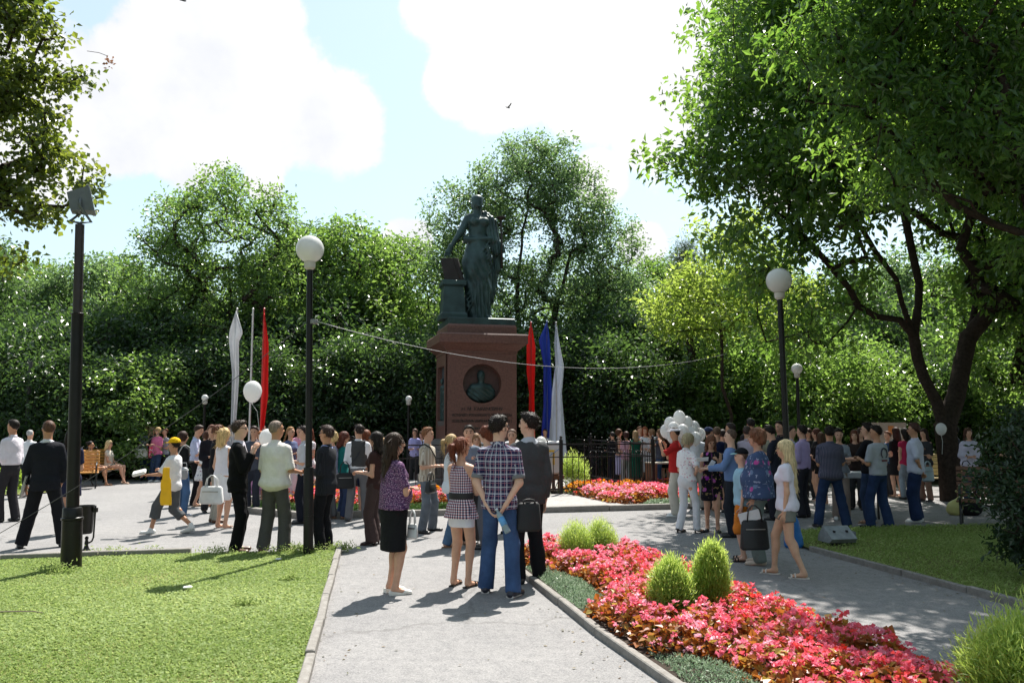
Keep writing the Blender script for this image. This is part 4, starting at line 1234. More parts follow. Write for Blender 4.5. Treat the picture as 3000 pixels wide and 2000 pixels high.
# inscription
LET = mat('bronze_letters', (.020, .020, .020), .5, .4)
def text(name, s_, size, loc, rot, m, parent, ext=.008, width=None):
    cu = bpy.data.curves.new(name, 'FONT'); cu.body = s_; cu.size = size; cu.extrude = ext; cu.align_x = 'CENTER'; cu.align_y = 'CENTER'; cu.resolution_u = 2
    o = bpy.data.objects.new(name, cu); COL.objects.link(o)
    dg = bpy.context.evaluated_depsgraph_get(); me = bpy.data.meshes.new_from_object(o.evaluated_get(dg))
    bpy.data.objects.remove(o); me.name = name
    me.materials.clear(); me.materials.append(m)
    q = link(name, me, parent, loc, rot)
    if width:
        xs = [v.co.x for v in me.vertices]; w = max(xs) - min(xs); q.scale = (width / w, 1, 1)
    return q
rx = (math.pi / 2, 0, 0)
for s_, v, hh, w in (('Н. М. КАРАМЗИНУ', 1198, .135, 1.18), ('ИСТОРИКУ РОССІЙСКАГО ГОСУДАРСТВА', 1216, .10, 1.72), ('ПОВЕЛѢНІЕМЪ ИМПЕРАТОРА НИКОЛАЯ І', 1233.5, .10, 1.72), ('1844 ГОДА', 1255, .10, .52)):
    text('inscription', s_, hh, (0, -hw - .004, zv(v)), rx, LET, MON, width=w)

# ---- statue of the woman with tablet and trumpet
ST = empty('statue', ML(0, 0, zp + .001), R(MYAW), 'dark green bronze statue of a draped woman resting hand on tablet', 'statue')
b = MB(); b.square([(hw - .09, hw - .09, 0), (hw - .09, hw - .09, zs - zp - .02), (hw - .12, hw - .12, zs - zp)]); b.build('base_plate', bronze, ST)
z0 = zs - zp
def q(px, py, y=0.0): return np.array(((px - 480) / 381 + .04, y, (1450 - py) / 381 * 1.0 + z0))
pr = [EL(q(479, 172, -.02), (.150, .19, .185)), EL(q(479, 215, -.06), (.115, .13, .12)), EC(q(478, 300), q(479, 225, -.02), .125, .105), EL(q(478, 135, .01), (.175, .21, .11)), EC(q(478, 205, -.185), q(478, 228, -.20), .018, .03, k=.02), EL(q(440, 200, .1), (.06, .08, .12)), EL(q(520, 200, .1), (.06, .08, .12)),
      EC(q(395, 345), q(580, 345), .125), EC(q(490, 570), q(488, 400), (.27, .20), (.30, .22)), EL(q(435, 395, -.17), (.13, .11, .13)), EL(q(550, 395, -.17), (.13, .11, .13)),
      EC(q(372, 360), q(290, 515, -.08), .118, .098), EC(q(290, 515, -.08), q(185, 675, -.18), .092, .062), EC(q(185, 675, -.18), q(145, 745, -.20), (.07, .05), (.085, .035))]
arm = pr[-3:]
body = pr[:-3] + arm + [EC(q(480, 820), q(490, 600), (.42, .30), (.31, .235)), EC(q(490, 1100, 0), q(480, 800), (.385, .30), (.43, .31)), EC(q(490, 1440), q(490, 1100), (.37, .33), (.385, .30), fa=True),
        EL(q(600, 1425, -.22), (.085, .20, .07)), EL(q(420, 900, -.10), (.22, .24, .5))]
for i in range(7):                                                   # diagonal mantle folds
    t = i / 6
    body.append(EC(q(345 + 30 * t, 1380 - 70 * i, -.27 + .02 * i), q(620 - 6 * i, 900 - 48 * i, -.26 - .01 * i), .032, .026, k=.05))
body += [EC(q(325 + 5, 590, -.18), q(610, 575, -.19), .055, .06, k=.03), EC(q(330, 620, -.16), q(600, 560, -.20), .045, k=.03), EC(q(330, 560, -.14), q(600, 600, -.18), .04, k=.03)]
def sp(Fd, X, Y, Z):
    zz = Z - z0
    ang = np.arctan2(X, -Y)
    lowf = np.clip((1.15 - zz) / .5, 0, 1) * np.clip((X + .25) * 4, 0, 1)
    Fd = Fd + .020 * lowf * np.sin(X * 62 + zz * 3) + .010 * np.clip((2.3 - zz) * 3, 0, 1) * np.sin(X * 30 + zz * 14 + np.sin(zz * 5))
    return Fd + .006 * sines(X, Y, Z, 22, 4)
V_, Q_ = blob(body, .024, k=.05, post=sp)
link('figure', mesh_np('figure', V_, Q_, bronze, True), ST)
cloak = [EC(q(560, 290, .02), q(640, 370, -.02), .10, .12), EC(q(590, 340, -.12), q(640, 590, -.16), (.12, .05), (.14, .05)), EC(q(650, 380, .05), q(690, 660, -.02), (.13, .12), (.15, .12)), EC(q(640, 590, -.12), q(690, 720, -.10), (.15, .06), (.12, .07)),
         EC(q(690, 640, .02), q(700, 880, .05), (.14, .08), (.12, .08)), EC(q(690, 860, .06), q(655, 1230, .10), (.11, .08), (.05, .05)), EC(q(640, 900, .05), q(635, 1180, .06), (.08, .07), (.05, .05))]
V_, Q_ = blob(cloak, .024, k=.05, post=lambda Fd, X, Y, Z: Fd + .016 * np.sin(X * 70 + Z * 9) + .006 * sines(X, Y, Z, 20, 2))
link('cloak', mesh_np('cloak', V_, Q_, bronze, True), ST)
V_, Q_ = blob([EC(q(690, 560, .0), q(745, 640, -.12), .07, .06), EC(q(745, 640, -.12), q(755, 700, -.14), (.06, .05), (.07, .05))], .02)
link('left_hand', mesh_np('left_hand', V_, Q_, bronze, True), ST)
b = MB()
tp = [q(738, 880, -.16), q(735, 600, -.16), q(728, 420, -.16), q(726, 385, -.16)]
b.tube(tp, [.035, .030, .028, .032], 10); TR = b.build('trumpet', bronze_dark, ST, True)
b = MB(); c_ = q(726, 345, -.16); b.lathe([(.03, -.10), (.045, -.05), (.09, -.01), (.14, .02), (.142, .035), (.10, .032), (.001, .0)], tuple(c_), 20); b.build('trumpet_bell', bronze_dark, TR, True)
# tablet and altar block
ch = []
for o_ in (-.03, -.01, .01, .03): pass
b = MB()
tb = [q(62, 812, -.28), q(250, 797, -.20), q(322, 1052, -.24), q(108, 1040, -.34)]
off = np.array((.05, .14, .03))
b.add([tuple(p) for p in tb] + [tuple(p + off) for p in tb], [(0, 1, 2, 3), (7, 6, 5, 4), (0, 4, 5, 1), (1, 5, 6, 2), (2, 6, 7, 3), (3, 7, 4, 0)]); TBL = b.build('tablet', bronze_dark, ST)
b = MB(); b.tube([q(205, 800, -.235), q(290, 1050, -.265)], .012, 6); b.build('tablet_edge', bronze_dark, TBL)
ax_ = q(205, 1450)[0]
def az(py): return (1450 - py) / 381 + z0
b = MB(); b.square([(.36, .36, z0 + .001), (.36, .36, z0 + .14), (.31, .31, z0 + .20), (.27, .27, az(1110)), (.33, .33, az(1090)), (.33, .33, az(1050)), (.30, .30, az(1042))], (ax_, -.12, 0)); b.build('altar', bronze, ST)
fi = MB(); w_ = q(145, 745, -.20)
for i in range(5):
    o_ = (i - 2) * .032
    p0_ = Vector(w_) + Vector((o_, -.01, -.02)); fi.tube([p0_, p0_ + Vector((o_ * .3, -.05, -.06)), p0_ + Vector((o_ * .4, -.055, -.13 + abs(o_) * .3))], [.02, .018, .012], 6)
fi.build('fingers', bronze, ST, True)
ST.scale = (1.06, 1.06, 1.075)

# ---- kerb, slab path, fence
KW, KN = 6.0, -7.9
kpts = [ML(-KW, 6), ML(-KW, KN + 1.5), ML(-KW + 1.2, KN), ML(KW - .4, KN), ML(KW + .6, KN + 1.5), ML(KW + .6, 6)]
kerb('kerb', kpts, .16, .10, stone=1.4, seed=9)
poly_sheet('flowerbed_soil', [tuple(p)[:2] for p in kpts], .05, bedsoil)
sl = [ML(-1.25, KN + .1), ML(1.55, KN + .1), ML(1.15, -5.0), ML(-1.15, -5.0)]
b = MB(); b.prism([tuple(p)[:2] for p in sl], .02, .105); tag(b.build('path', slab_m), kind='structure')
sl = [ML(-3.2, -3.3), ML(3.2, -3.3), ML(3.2, 3.3), ML(-3.2, 3.3)]
b = MB(); b.prism([tuple(p)[:2] for p in sl], .02, .10); tag(b.build('pavement', slab_m), kind='structure')
iron = mat('black_iron', (.010, .010, .011), .35, .3, var=.2, bump=.15, bscale=50, spec=.6)
FH = 1.26
def fence_run(label, x0, y0, x1, y1, posts, seed, gate=None):
    A, B = ML(x0, y0), ML(x1, y1); d = B - A; ln = d.length; t = d.normalized(); ang = math.atan2(t.y, t.x)
    E = empty('iron_fence', A, ang, label, 'fence')
    barm = None
    b = MB()
    for z, r in ((.22, .014), (FH - .30, .014), (FH, .018)):
        b = MB(); b.box((ln / 2, 0, z), (ln, r * 1.6, r * 1.7)); b.build('rail', iron, E)
    n = int(ln / .145)
    q1 = MB(); q1.box((0, 0, FH / 2 - .09), (.014, .014, FH - .22)); q1.sphere((0, 0, FH - .195), .017, 6, 4); s1 = q1.me('bar', iron)
    q2 = MB(); q2.box((0, 0, FH / 2 + .045), (.018, .018, FH + .07)); q2.sphere((0, 0, FH + .085), .024, 6, 4); s2 = q2.me('bar', iron)
    for i in range(1, n):
        x = ln * i / n
        link('bar', s2 if i % 4 == 0 else s1, E, (x, 0, .0))
    for p in posts:
        q3 = MB(); q3.box((0, 0, (FH + .1) / 2), (.075, .075, FH + .1)); q3.lathe([(.04, 0), (.045, .01), (.02, .03), (.035, .06), (.03, .085), (.002, .11)], (0, 0, FH + .1), 10)
        PO = q3.build('post', iron, E, loc=(p * ln, 0, 0))
        q4 = MB()
        for s_ in (-1, 1):
            q4.tube([(s_ * .04, 0, .42), (s_ * .10, 0, .36), (s_ * .15, 0, .22), (s_ * .13, 0, .10), (s_ * .09, 0, .12), (s_ * .10, 0, .17)], .010, 6)
        q4.build('scroll', iron, PO, True)
    return E
fence_run('low black iron fence facing the camera, right of the gate', 1.06, -5.0, 3.4, -5.0, (0, 1), 1)
fence_run('low black iron fence facing the camera, left of the gate', -3.4, -5.0, -1.06, -5.0, (0, 1), 2)
fence_run('low black iron gate in front of the white banner', -1.02, -5.0, 1.02, -5.0, (), 3)
fence_run('right side run of the black iron fence round the monument', 3.4, -4.95, 3.4, 4.0, (.5, 1), 4)
fence_run('left side run of the black iron fence round the monument', -3.4, -4.95, -3.4, 4.0, (.5, 1), 5)
fence_run('rear run of the black iron fence behind the pedestal', -3.35, 4.0, 3.35, 4.0, (.5,), 6)
# ------------------------------------------------------------------ lamp posts, poles, wires
black_paint = mat('black_paint', (.008, .007, .007), .34, 0, var=.35, scale=5, bump=.12, bscale=30, spec=.3, spots=((.05, .025, .015), 26, .66))
brown_black = mat('worn_pole_paint', (.022, .013, .012), .4, 0, var=.4, scale=4, bump=.3, bscale=22, spec=.5, spots=((.10, .05, .03), 30, .64))
opal = mat('opal_glass', (.72, .72, .70), .18, var=.04, scale=3, spec=.5, trans=.25)
def lamp(label, x, y, h, top=None, gr=.19, low=1.15, r0=.066, r1=.046, group='globe lamps on black posts', n=18):
    E = empty('street_lamp', (x, y, 0), 0, label, 'street lamp', group)
    if top is not None: E.rotation_euler = (0, math.atan((top - x) / h), 0)
    b = MB(); b.lathe([(r0 * 1.02, 0), (r0, .02), (r0, low), (r0 * .96, low + .015), (r1, low + .02), (r1 * .9, h - gr - .10)], n=n); smooth_angle(b.build('post', black_paint, E))
    b = MB(); b.lathe([(r0 * 1.06, low * .45), (r0 * 1.06, low * .45 + .012)], n=n); b.build('ring', black_paint, E)
    b = MB(); b.lathe([(r1 * .9, h - gr - .10), (r1 * 1.6, h - gr - .07), (r1 * 1.7, h - gr + .005), (r1 * .8, h - gr + .02)], n=n); smooth_angle(b.build('globe_collar', mat('aged_white_plastic', (.5, .47, .42), .5), E))
    b = MB(); b.sphere((0, 0, h), gr, 28, 18); b.build('globe', opal, E, True)
    return E
p = G(903, 1628); lamp('black lamp post with white globe between the light shirt man and pinstripe man', p.x, p.y, W(908, 730, p.y).z, top=W(908, 730, p.y).x)
lamp('black lamp post with grey white globe under the big tree on the right', (2303 - 1500) / F_PX * 12.3, 12.3, W(2282, 822, 12.3).z, top=W(2282, 822, 12.3).x)
lamp('small distant globe lamp just right of the large right lamp post', (2336 - 1500) / F_PX * 21.5, 21.5, W(2333, 1080, 21.5).z, gr=.142, n=12)
lamp('far globe lamp peeping out of the dark trees left of the white flag', (602 - 1500) / F_PX * 25.2, 25.2, W(603, 1165, 25.2).z, gr=.10, n=10)
lamp('far globe lamp in the foliage just left of the monument', (1198 - 1500) / F_PX * 26, 26, W(1198, 1168, 26).z, gr=.10, n=10)
E = empty('bare_post', ((86 - 1500) / F_PX * 26, 26, 0), 0, 'thin grey post without lamp before the trees at far left', 'post')
b = MB(); b.lathe([(.065, 0), (.06, 3.7)], n=10); b.build('pole', mat('grey_paint', (.07, .065, .07), .6, var=.2), E)
# floodlight pole
p = G(208, 1670); FY = p.y; ft = W(234, 658, FY).z
FL = empty('floodlight_pole', (p.x, p.y, 0), 0, 'tall worn black pole with grey floodlight on top at left', 'light pole')
FL.rotation_euler = (0, math.atan((W(234, 658, FY).x - p.x) / ft), 0)
zr = W(208, 1518, FY).z; zn = W(208, 1488, FY).z; zf = W(216, 918, FY).z
b = MB(); b.lathe([(.118, 0), (.116, .3), (.114, zr - .02)], n=24); smooth_angle(b.build('pole_base', black_paint, FL))
b = MB(); b.lathe([(.114, zr - .02), (.125, zr - .012), (.125, zr + .012), (.112, zr + .02), (.108, zn), (.098, zn + .012), (.072, zn + .014)], n=24); smooth_angle(b.build('pole_collar', black_paint, FL))
b = MB(); b.lathe([(.074, zn + .01), (.070, zf - .3), (.068, zf - .03), (.074, zf), (.060, zf + .01)], n=20); smooth_angle(b.build('pole_shaft', black_paint, FL))
b = MB(); b.lathe([(.056, zf), (.053, ft - .06), (.053, ft), (.01, ft + .005)], n=18); smooth_angle(b.build('pole_top', brown_black, FL))
greym = mat('grey_enamel', (.10, .115, .118), .5, var=.12, scale=8, bump=.1)
FH_ = empty('floodlight', (0, 0, ft + .02), 0); FH_.parent = FL
Mf = Matrix.Translation((-.01, 0, .27)) @ Matrix.Rotation(R(-68), 4, 'Z') @ Matrix.Rotation(R(12), 4, 'X') @ Matrix.Scale(.88, 4)
b = MB(); V_ = []; 
for (y, a, c_) in ((-.13, .115, .13), (.10, .145, .17), (.15, .16, .19), (.165, .16, .19)):
    V_ += [(-a, y, -c_), (a, y, -c_), (a, y, c_), (-a, y, c_)]
Fq = [(0, 3, 2, 1), (12, 13, 14, 15)] + [(i * 4 + k, i * 4 + (k + 1) % 4, i * 4 + 4 + (k + 1) % 4, i * 4 + 4 + k) for i in range(3) for k in range(4)]
b.add(V_, [f[::-1] for f in Fq], Mf); b.build('lamp_housing', greym, FH_)
b = MB(); b.box((0, .170, 0), (.28, .006, .34), M=Mf); b.build('front_glass', mat('glass_front', (.3, .33, .33), .08), FH_)
b = MB(); b.tube([Mf @ Vector((-.165, .02, 0)), Mf @ Vector((-.18, .0, -.10)), Vector((-.10, -.04, .02)), Vector((0, 0, .0)), Vector((.12, .04, .02)), Mf @ Vector((.18, .0, -.10)), Mf @ Vector((.165, .02, 0))], .012, 6, flat=1.6); b.build('bracket', greym, FH_, True)
b = MB(); b.tube([(0, 0, .0), (.05, -.03, .04), (.06, -.02, .10), (0, 0, .14)], .006, 5); b.build('cable', mat('rubber', (.015, .015, .015), .6), FH_, True)
def wire(label, A, B, sag, r, m, n=30, name='overhead_wire'):
    b = MB(); A, B = Vector(A), Vector(B)
    b.tube([A + (B - A) * (i / n) + Vector((0, 0, -4 * sag * (i / n) * (1 - i / n))) for i in range(n + 1)], r, 5)
    return tag(b.build(name, m, None, True), label, 'wire')
p = G(903, 1628)
A = Vector((p.x + .05, p.y, W(905, 942, p.y).z))
wire('pale cable strung from the left lamp post across the monument to the trees', A, W(2130, 1036, 17.5), .46, .0045, mat('pale_cable', (.26, .26, .28), .5))
A2 = Vector((p.x - .05, p.y, W(905, 935, p.y).z))
wire('dark cable running down from the left lamp post to lower left', A2, W(-160, 1650, 9.2), .16, .0045, mat('dark_cable', (.05, .045, .045), .6))
b = MB(); b.lathe([(.052, 0), (.056, .01), (.056, .05), (.052, .06)], (p.x, p.y, A.z - .03), 14); tag(b.build('cable_clamp', mat('grey_paint', (.2, .2, .2), .5)), 'grey cable clamp round the left lamp post', 'clamp')
# litter bin
p = G(252, 1618); BN = empty('litter_bin', (p.x, p.y, 0), 0, 'black round litter bin hung on a curved bracket behind the pole', 'litter bin')
bx = .0; u2 = lambda px: (px - 1500) / F_PX * p.y - p.x
zb0, zb1 = W(262, 1562, p.y).z, W(262, 1480, p.y).z
b = MB(); b.lathe([(.105, zb0), (.115, zb0 + .02), (.128, zb1 - .01), (.136, zb1), (.128, zb1), (.120, zb1 - .02), (.10, zb0 + .03), (.001, zb0 + .02)], (u2(266), 0, 0), 24); smooth_angle(b.build('bucket', black_paint, BN))
b = MB(); b.lathe([(.075, 0), (.07, .015), (.035, .06), (.022, .10), (.028, .13), (.018, .17), (.026, .20), (.012, .22)], (0, 0, 0), 12); smooth_angle(b.build('foot', black_paint, BN))
zm = .135
b = MB(); b.tube([(0, 0, zm), (u2(285), 0, zm), (u2(292), 0, zm + .02), (u2(296), 0, zm + .07), (u2(298), 0, zb1 - .05), (u2(298), 0, zb1)], .012, 8); b.build('bracket', black_paint, BN, True)
b = MB(); b.box((u2(298), 0, zb1 - .06), (.05, .05, .06)); b.build('hinge', black_paint, BN)
# benches
slat_m = mat('varnished_slats', (.52, .24, .055), .45, var=.25, scale=7, bump=.2, bscale=30)
slat_p = mat('pale_slats', (.50, .40, .20), .6, var=.25, scale=7)
slat_d = mat('brown_slats', (.13, .055, .03), .6, var=.25, scale=7)
def bench(label, x, y, rz, ln, sm, n_back=6, group='park benches'):
    E = empty('park_bench', (x, y, 0), R(rz), label, 'bench', group)
    q = MB(); q.box((0, 0, 0), (ln, .075, .03), ch=.008); s1 = q.me('slat', sm)
    for i in range(6): link('seat_slat', s1, E, (0, -.02 + .085 * i, .42 + .012 * abs(i - 2) ** 1.3 * .4))
    for i in range(n_back): link('back_slat', s1, E, (0, -.08 - .032 * i, .52 + .088 * i), (R(-72), 0, 0))
    for sx in (-1, 1):
        X = sx * (ln / 2 - .06)
        b = MB()
        b.tube([(X, -.30, .98), (X, -.22, .80), (X, -.12, .52), (X, -.06, .40), (X, -.16, .2), (X, -.24, .02)], .022, 6)
        b.tube([(X, -.08, .395), (X, .2, .385), (X, .44, .395)], .022, 6)
        b.tube([(X, .42, .39), (X, .36, .24), (X, .42, .12), (X, .48, .02)], .022, 6)
        b.tube([(X, -.12, .2), (X, .1, .28), (X, .38, .18)], .016, 6)
        LG = b.build('cast_iron_end', iron, E, True)
        b = MB(); b.tube([(X, -.16, .64), (X, .05, .70), (X, .30, .68), (X, .42, .60), (X, .44, .48), (X, .42, .39)], .020, 6); b.build('armrest', iron, LG, True)
    b = MB()
    for i in range(7):
        xx = (i - 3) * ln / 7.5
        b.tube([(xx - .08, -.27, 1.03), (xx - .03, -.28, 1.10), (xx + .03, -.28, 1.08), (xx + .05, -.27, 1.02)], .010, 5)
    sc = b.build('scrollwork', iron, E, True); tag(sc, kind='stuff')
    return E
def gx(u, Y): return (u - 1500) / F_PX * Y
bench('orange slatted bench with empty seat behind the floodlight pole', gx(222, 22.6), 22.6, 205, 1.35, slat_m)
bench('orange slatted bench with two women sitting on it', gx(292, 24.0), 24.0, -100, 1.5, slat_m)
bench('pale slatted bench in front of the forked tree trunk', gx(2742, 20.6), 20.6, 184, 1.5, slat_p)
bench('brown slatted bench half hidden by the dark shrub', gx(2930, 14.2), 14.2, 150, 1.5, slat_d)
bench('pale slatted bench seen between standing people by the board', gx(2612, 22.6), 22.6, 176, 1.5, slat_p)
# flags
def flag(label, x, y, h, col, polecol, prof, seed, cloth_low=0.0):
    E = empty('flag', (x, y, 0), 0, label, 'flag', 'flags hanging from tall poles')
    b = MB(); b.lathe([(.028, 0), (.024, h), (.03, h + .01), (.001, h + .04)], n=10); smooth_angle(b.build('pole', mat('flagpole', polecol, .4), E))
    if col is None: return E
    rs = np.random.RandomState(seed); n = 40; V = []; Q = []; k = 15
    top = h - .05
    for i in range(n + 1):
        t = i / n; z = top - (top - cloth_low) * t
        wf = 1.15 if y > 24 else .66; wL = wf * np.interp(t, [p_[0] for p_ in prof], [p_[1] for p_ in prof]); wR = wf * np.interp(t, [p_[0] for p_ in prof], [p_[2] for p_ in prof])
        for j in range(k):
            s_ = j / (k - 1)
            xx = -wL + (wL + wR) * s_
            yy = -.035 - .05 * math.sin(s_ * 9.5 + t * 2 + seed) * (.4 + t) - .03 * math.sin(t * 8 + seed)
            zz = z - .10 * s_ * (1 - t) + .05 * math.sin(s_ * 5)*(t > .97)
            V.append((xx, yy, zz))
    for i in range(n):
        for j in range(k - 1): Q.append((i * k + j, i * k + j + 1, i * k + k + j + 1, i * k + k + j))
    me = mesh_np('cloth', V, Q, mat('flag_cloth', col, .75, var=.05, bump=.1, trans=.35), True)
    o = link('cloth', me, E); md = o.modifiers.new('thick', 'SOLIDIFY'); md.thickness = .004
    return E
YL = 21.5
flag('white flag hanging at the left of the three left poles', gx(688, YL), YL, W(700, 905, YL).z, (.74, .74, .76), (.5, .5, .5), [(0, .0, .03), (.12, .22, .28), (.18, .26, .12), (.4, .10, .14), (.75, .06, .10), (1, .06, .08)], 1, .6)
flag('bare white flagpole between the white and the red flag', gx(735, YL), YL, W(748, 905, YL).z, None, (.62, .62, .62), [], 2)
flag('red flag hanging on the pole behind the light shirt man', gx(768, YL), YL, W(779, 905, YL).z, (.72, .035, .03), (.5, .05, .05), [(0, .02, .04), (.2, .03, .22), (.4, .03, .26), (.55, .02, .30), (.8, .04, .16), (1, .12, .08)], 3, .7)
YR = 25.4
flag('red flag hanging just right of the pedestal', gx(1556, YR), YR, W(1553, 945, YR).z, (.72, .035, .03), (.5, .05, .05), [(0, .02, .03), (.15, .12, .12), (.35, .12, .10), (.5, .05, .08), (1, .08, .10)], 4, .6)
flag('dark blue flag between the red and the pale flag', gx(1603, YR), YR, W(1599, 942, YR).z, (.03, .075, .42), (.05, .08, .3), [(0, .02, .03), (.12, .22, .08), (.3, .10, .10), (.6, .10, .12), (1, .22, .16)], 5, .6)
flag('pale grey white flag right of the dark blue flag', gx(1630, YR), YR, W(1621, 945, YR).z, (.62, .66, .74), (.5, .5, .5), [(0, .02, .02), (.15, .05, .10), (.3, .03, .20), (.5, .12, .14), (1, .25, .28)], 6, .6)
# balloons
ballm = mat('white_balloon', (.80, .80, .80), .22, var=.02, spec=.5, trans=.45)
def balloon(label, P, r, tail=None, group=None, tone=None):
    E = empty('balloon', P, 0, label, 'balloon', group)
    b = MB(); b.lathe([(.004, -1.42 * r), (.08 * r, -1.36 * r), (.07 * r, -1.22 * r)] + [(r * math.sin(a) * (1 if a < 1.6 else 1 - .10 * (a - 1.6)), -r * 1.18 * math.cos(math.pi - a) if a < 1.57 else -r * 1.26 * math.cos(math.pi - a)) for a in np.linspace(2.95, .03, 14)][:], n=18)
    b.build('balloon_skin', ballm, E, True)
    if tail is not None:
        b = MB(); d = Vector(tail) - Vector(P); b.tube([(0, 0, -1.4 * r), tuple(d * .5 + Vector((.02, 0, 0))), tuple(d)], .004, 4); b.build('string', mat('ribbon', (.6, .6, .58), .6), E)
    return E
balloon('single white balloon on a string between white and red flag', W(740, 1146, 15), .165, W(760, 1262, 15))
balloon('white balloon half hidden behind the grey haired man in light shirt', W(783, 1283, 14.5), .14)
balloon('white balloon floating before the forked tree trunk', W(2757, 1256, 17), .105, W(2760, 1330, 17))
balloon('white balloon resting above the banner counter behind the fence', W(1585, 1298, 22.5), .16)
bc = [(1990, 1222, 0), (1963, 1240, .1), (2012, 1238, .05), (1951, 1262, .15), (1974, 1255, -.15), (2033, 1252, .2), (2000, 1262, -.2), (2026, 1268, 0), (1970, 1278, .1), (2037, 1284, -.1), (2012, 1285, .1), (2050, 1272, .25), (1988, 1290, 0), (1985, 1240, .2)]
names = ['topmost', 'upper left', 'upper right', 'far left', 'front centre left', 'right', 'greyish front centre', 'centre right', 'lower left', 'lower right', 'lower centre', 'far right', 'bottom', 'rear upper']
for (u_, v_, dy), nm in zip(bc, names):
    balloon('white balloon, %s of the bunch behind the visored man' % nm, W(u_, v_, 16.4 + dy * 1.5), .118, group='bunch of white balloons')
# counter with white banner behind the gate
CE = empty('counter', ML(.25, -3.9), R(MYAW), 'brown platform counter behind the iron gate', 'counter')
cw = 2.35
b = MB(); b.box((0, .25, .42), (cw + .1, .6, .10), ch=.01); b.build('platform', mat('brown_board', (.16, .07, .04), .6, var=.2), CE)
for sx in (-1, 1):
    for sy in (0, .5):
        b = MB(); b.box((sx * cw * .47, sy, .235), (.07, .07, .27)); b.build('leg', mat('brown_board', (.16, .07, .04), .6, var=.2), CE)
b = MB(); b.box((0, .25, .86), (cw - .1, .5, .76)); b.build('cabinet', mat('brown_board', (.12, .06, .04), .6, var=.2), CE)
V = []; Q = []; nx, nz = 40, 14
for j in range(nz + 1):
    for i in range(nx + 1):
        x = -cw / 2 + cw * i / nx; z = 1.30 - .80 * max(0, j - 1) / (nz - 1)
        y = -.04 + (.3 if j == 0 else 0) + .012 * math.sin(i * .9) * j / nz + .006 * math.sin(i * 2.3 + j)
        V.append((x, y, z + (.012 * math.cos(i * 1.4) if j <= 1 else 0)))
for j in range(nz):
    for i in range(nx): a = j * (nx + 1) + i; Q.append((a, a + nx + 1, a + nx + 2, a + 1))
BAN = empty('banner', ML(.25, -3.9), R(MYAW), 'white cloth banner with yellow letters hung over the counter', 'banner')
o = link('cloth', mesh_np('cloth', V, Q, mat('banner_cloth', (.74, .74, .76), .8, var=.03, trans=.15), True), BAN)
md = o.modifiers.new('thick', 'SOLIDIFY'); md.thickness = .004
ym = mat('yellow_print', (.80, .50, .02), .7)
for s_, x in (('О', -.85), ('Т', -.45), ('О', .02), ('С', .40), ('Л', .82)):
    text('letter', s_, .50, (x, -.075, .88), rx, ym, BAN, ext=.004)
b = MB(); b.tube([(.2, -.082, .58), (.6, -.082, .80), (cw / 2 - .03, -.082, 1.16)], .012, 4); b.build('printed_line', mat('blue_print', (.30, .38, .60), .7), BAN)
# desk and equipment behind the fence corner
dk = W(1950, 1400, 21.2)
DE = empty('desk', (gx(1958, 21.2), 21.2, 0), R(20), 'brown desk with pale top beside the right fence corner', 'desk')
b = MB(); b.box((0, 0, .76), (1.15, .6, .03), ch=.006); b.build('desk_top', mat('pale_laminate', (.55, .48, .40), .4), DE)
for sx in (-1, 1): b = MB(); b.box((sx * .54, 0, .373), (.03, .56, .745)); b.build('side_panel', mat('brown_board', (.20, .085, .045), .6, var=.2), DE)
b = MB(); b.box((.33, -.02, .40), (.38, .5, .66)); dr = b.build('drawer_unit', mat('brown_board', (.22, .10, .055), .6, var=.2), DE)
for i in range(3): b = MB(); b.box((.33, -.275, .20 + i * .21), (.34, .01, .18)); b.build('drawer', mat('brown_board', (.22, .10, .055), .6, var=.2), dr)
# display board among the people on the right
BD = empty('display_board', (gx(2598, 21.5), 21.5, 0), R(8), 'beige display board with orange picture behind the crowd on the right', 'board')
b = MB(); b.box((0, 0, 1.35), (.95, .03, .85)); b.build('panel', mat('board_panel', (.42, .34, .30), .7, var=.1), BD)
for sx in (-1, 1): b = MB(); b.box((sx * .4, .03, .6), (.03, .03, 1.2)); b.build('leg', mat('steel', (.3, .3, .3), .4, .8), BD)
b = MB(); b.box((.05, -.018, 1.58), (.16, .006, .22)); b.build('picture', mat('orange_print', (.65, .22, .06), .6), BD)
b = MB(); b.box((.28, -.018, 1.5), (.12, .006, .3)); b.build('picture', mat('pale_print', (.6, .55, .5), .6), BD)
# small table in the shade
TB = empty('table', (gx(2492, 15.6), 15.6, 0), R(5), 'small white topped table between the men in the shade', 'table')
b = MB(); b.box((0, 0, .80), (.75, .5, .10), ch=.01); b.build('table_top', mat('white_laminate', (.45, .47, .52), .4), TB)
for sx in (-1, 1):
    for sy in (-1, 1): b = MB(); b.box((sx * .33, sy * .2, .375), (.03, .03, .75)); b.build('leg', iron, TB)
# ground floodlight
p = G(2452, 1600)
GF = empty('ground_floodlight', (p.x, p.y, .03), R(12), 'weathered grey floodlight box lying on the shaded lawn', 'floodlight')
b = MB(); b.prism([(-.17, .0), (.17, .0), (.10, .20), (-.08, .22)], -.18, .18, Matrix.Rotation(R(90), 4, 'X') @ Matrix.Rotation(R(0), 4, 'Y'))
b = MB()
prof = [(-.13, .04), (.16, .04), (.15, .12), (.03, .26), (-.20, .10)]
V_ = [(-.20, y, z) for y, z in prof] + [(.20, y, z) for y, z in prof]
b.add(V_, [(0, 1, 2, 3, 4), (9, 8, 7, 6, 5)] + [(i, 5 + i, 5 + (i + 1) % 5, (i + 1) % 5) for i in range(5)]); b.build('lamp_housing', mat('weathered_grey', (.23, .25, .27), .55, var=.25, scale=10), GF)
for sx in (-1, 1): b = MB(); b.box((sx * .1 , -.10, .195), (.012, .05, .03), M=None); b.build('latch', iron, GF)
b = MB(); b.box((0, 0, .02), (.34, .22, .04)); b.build('foot', iron, GF)
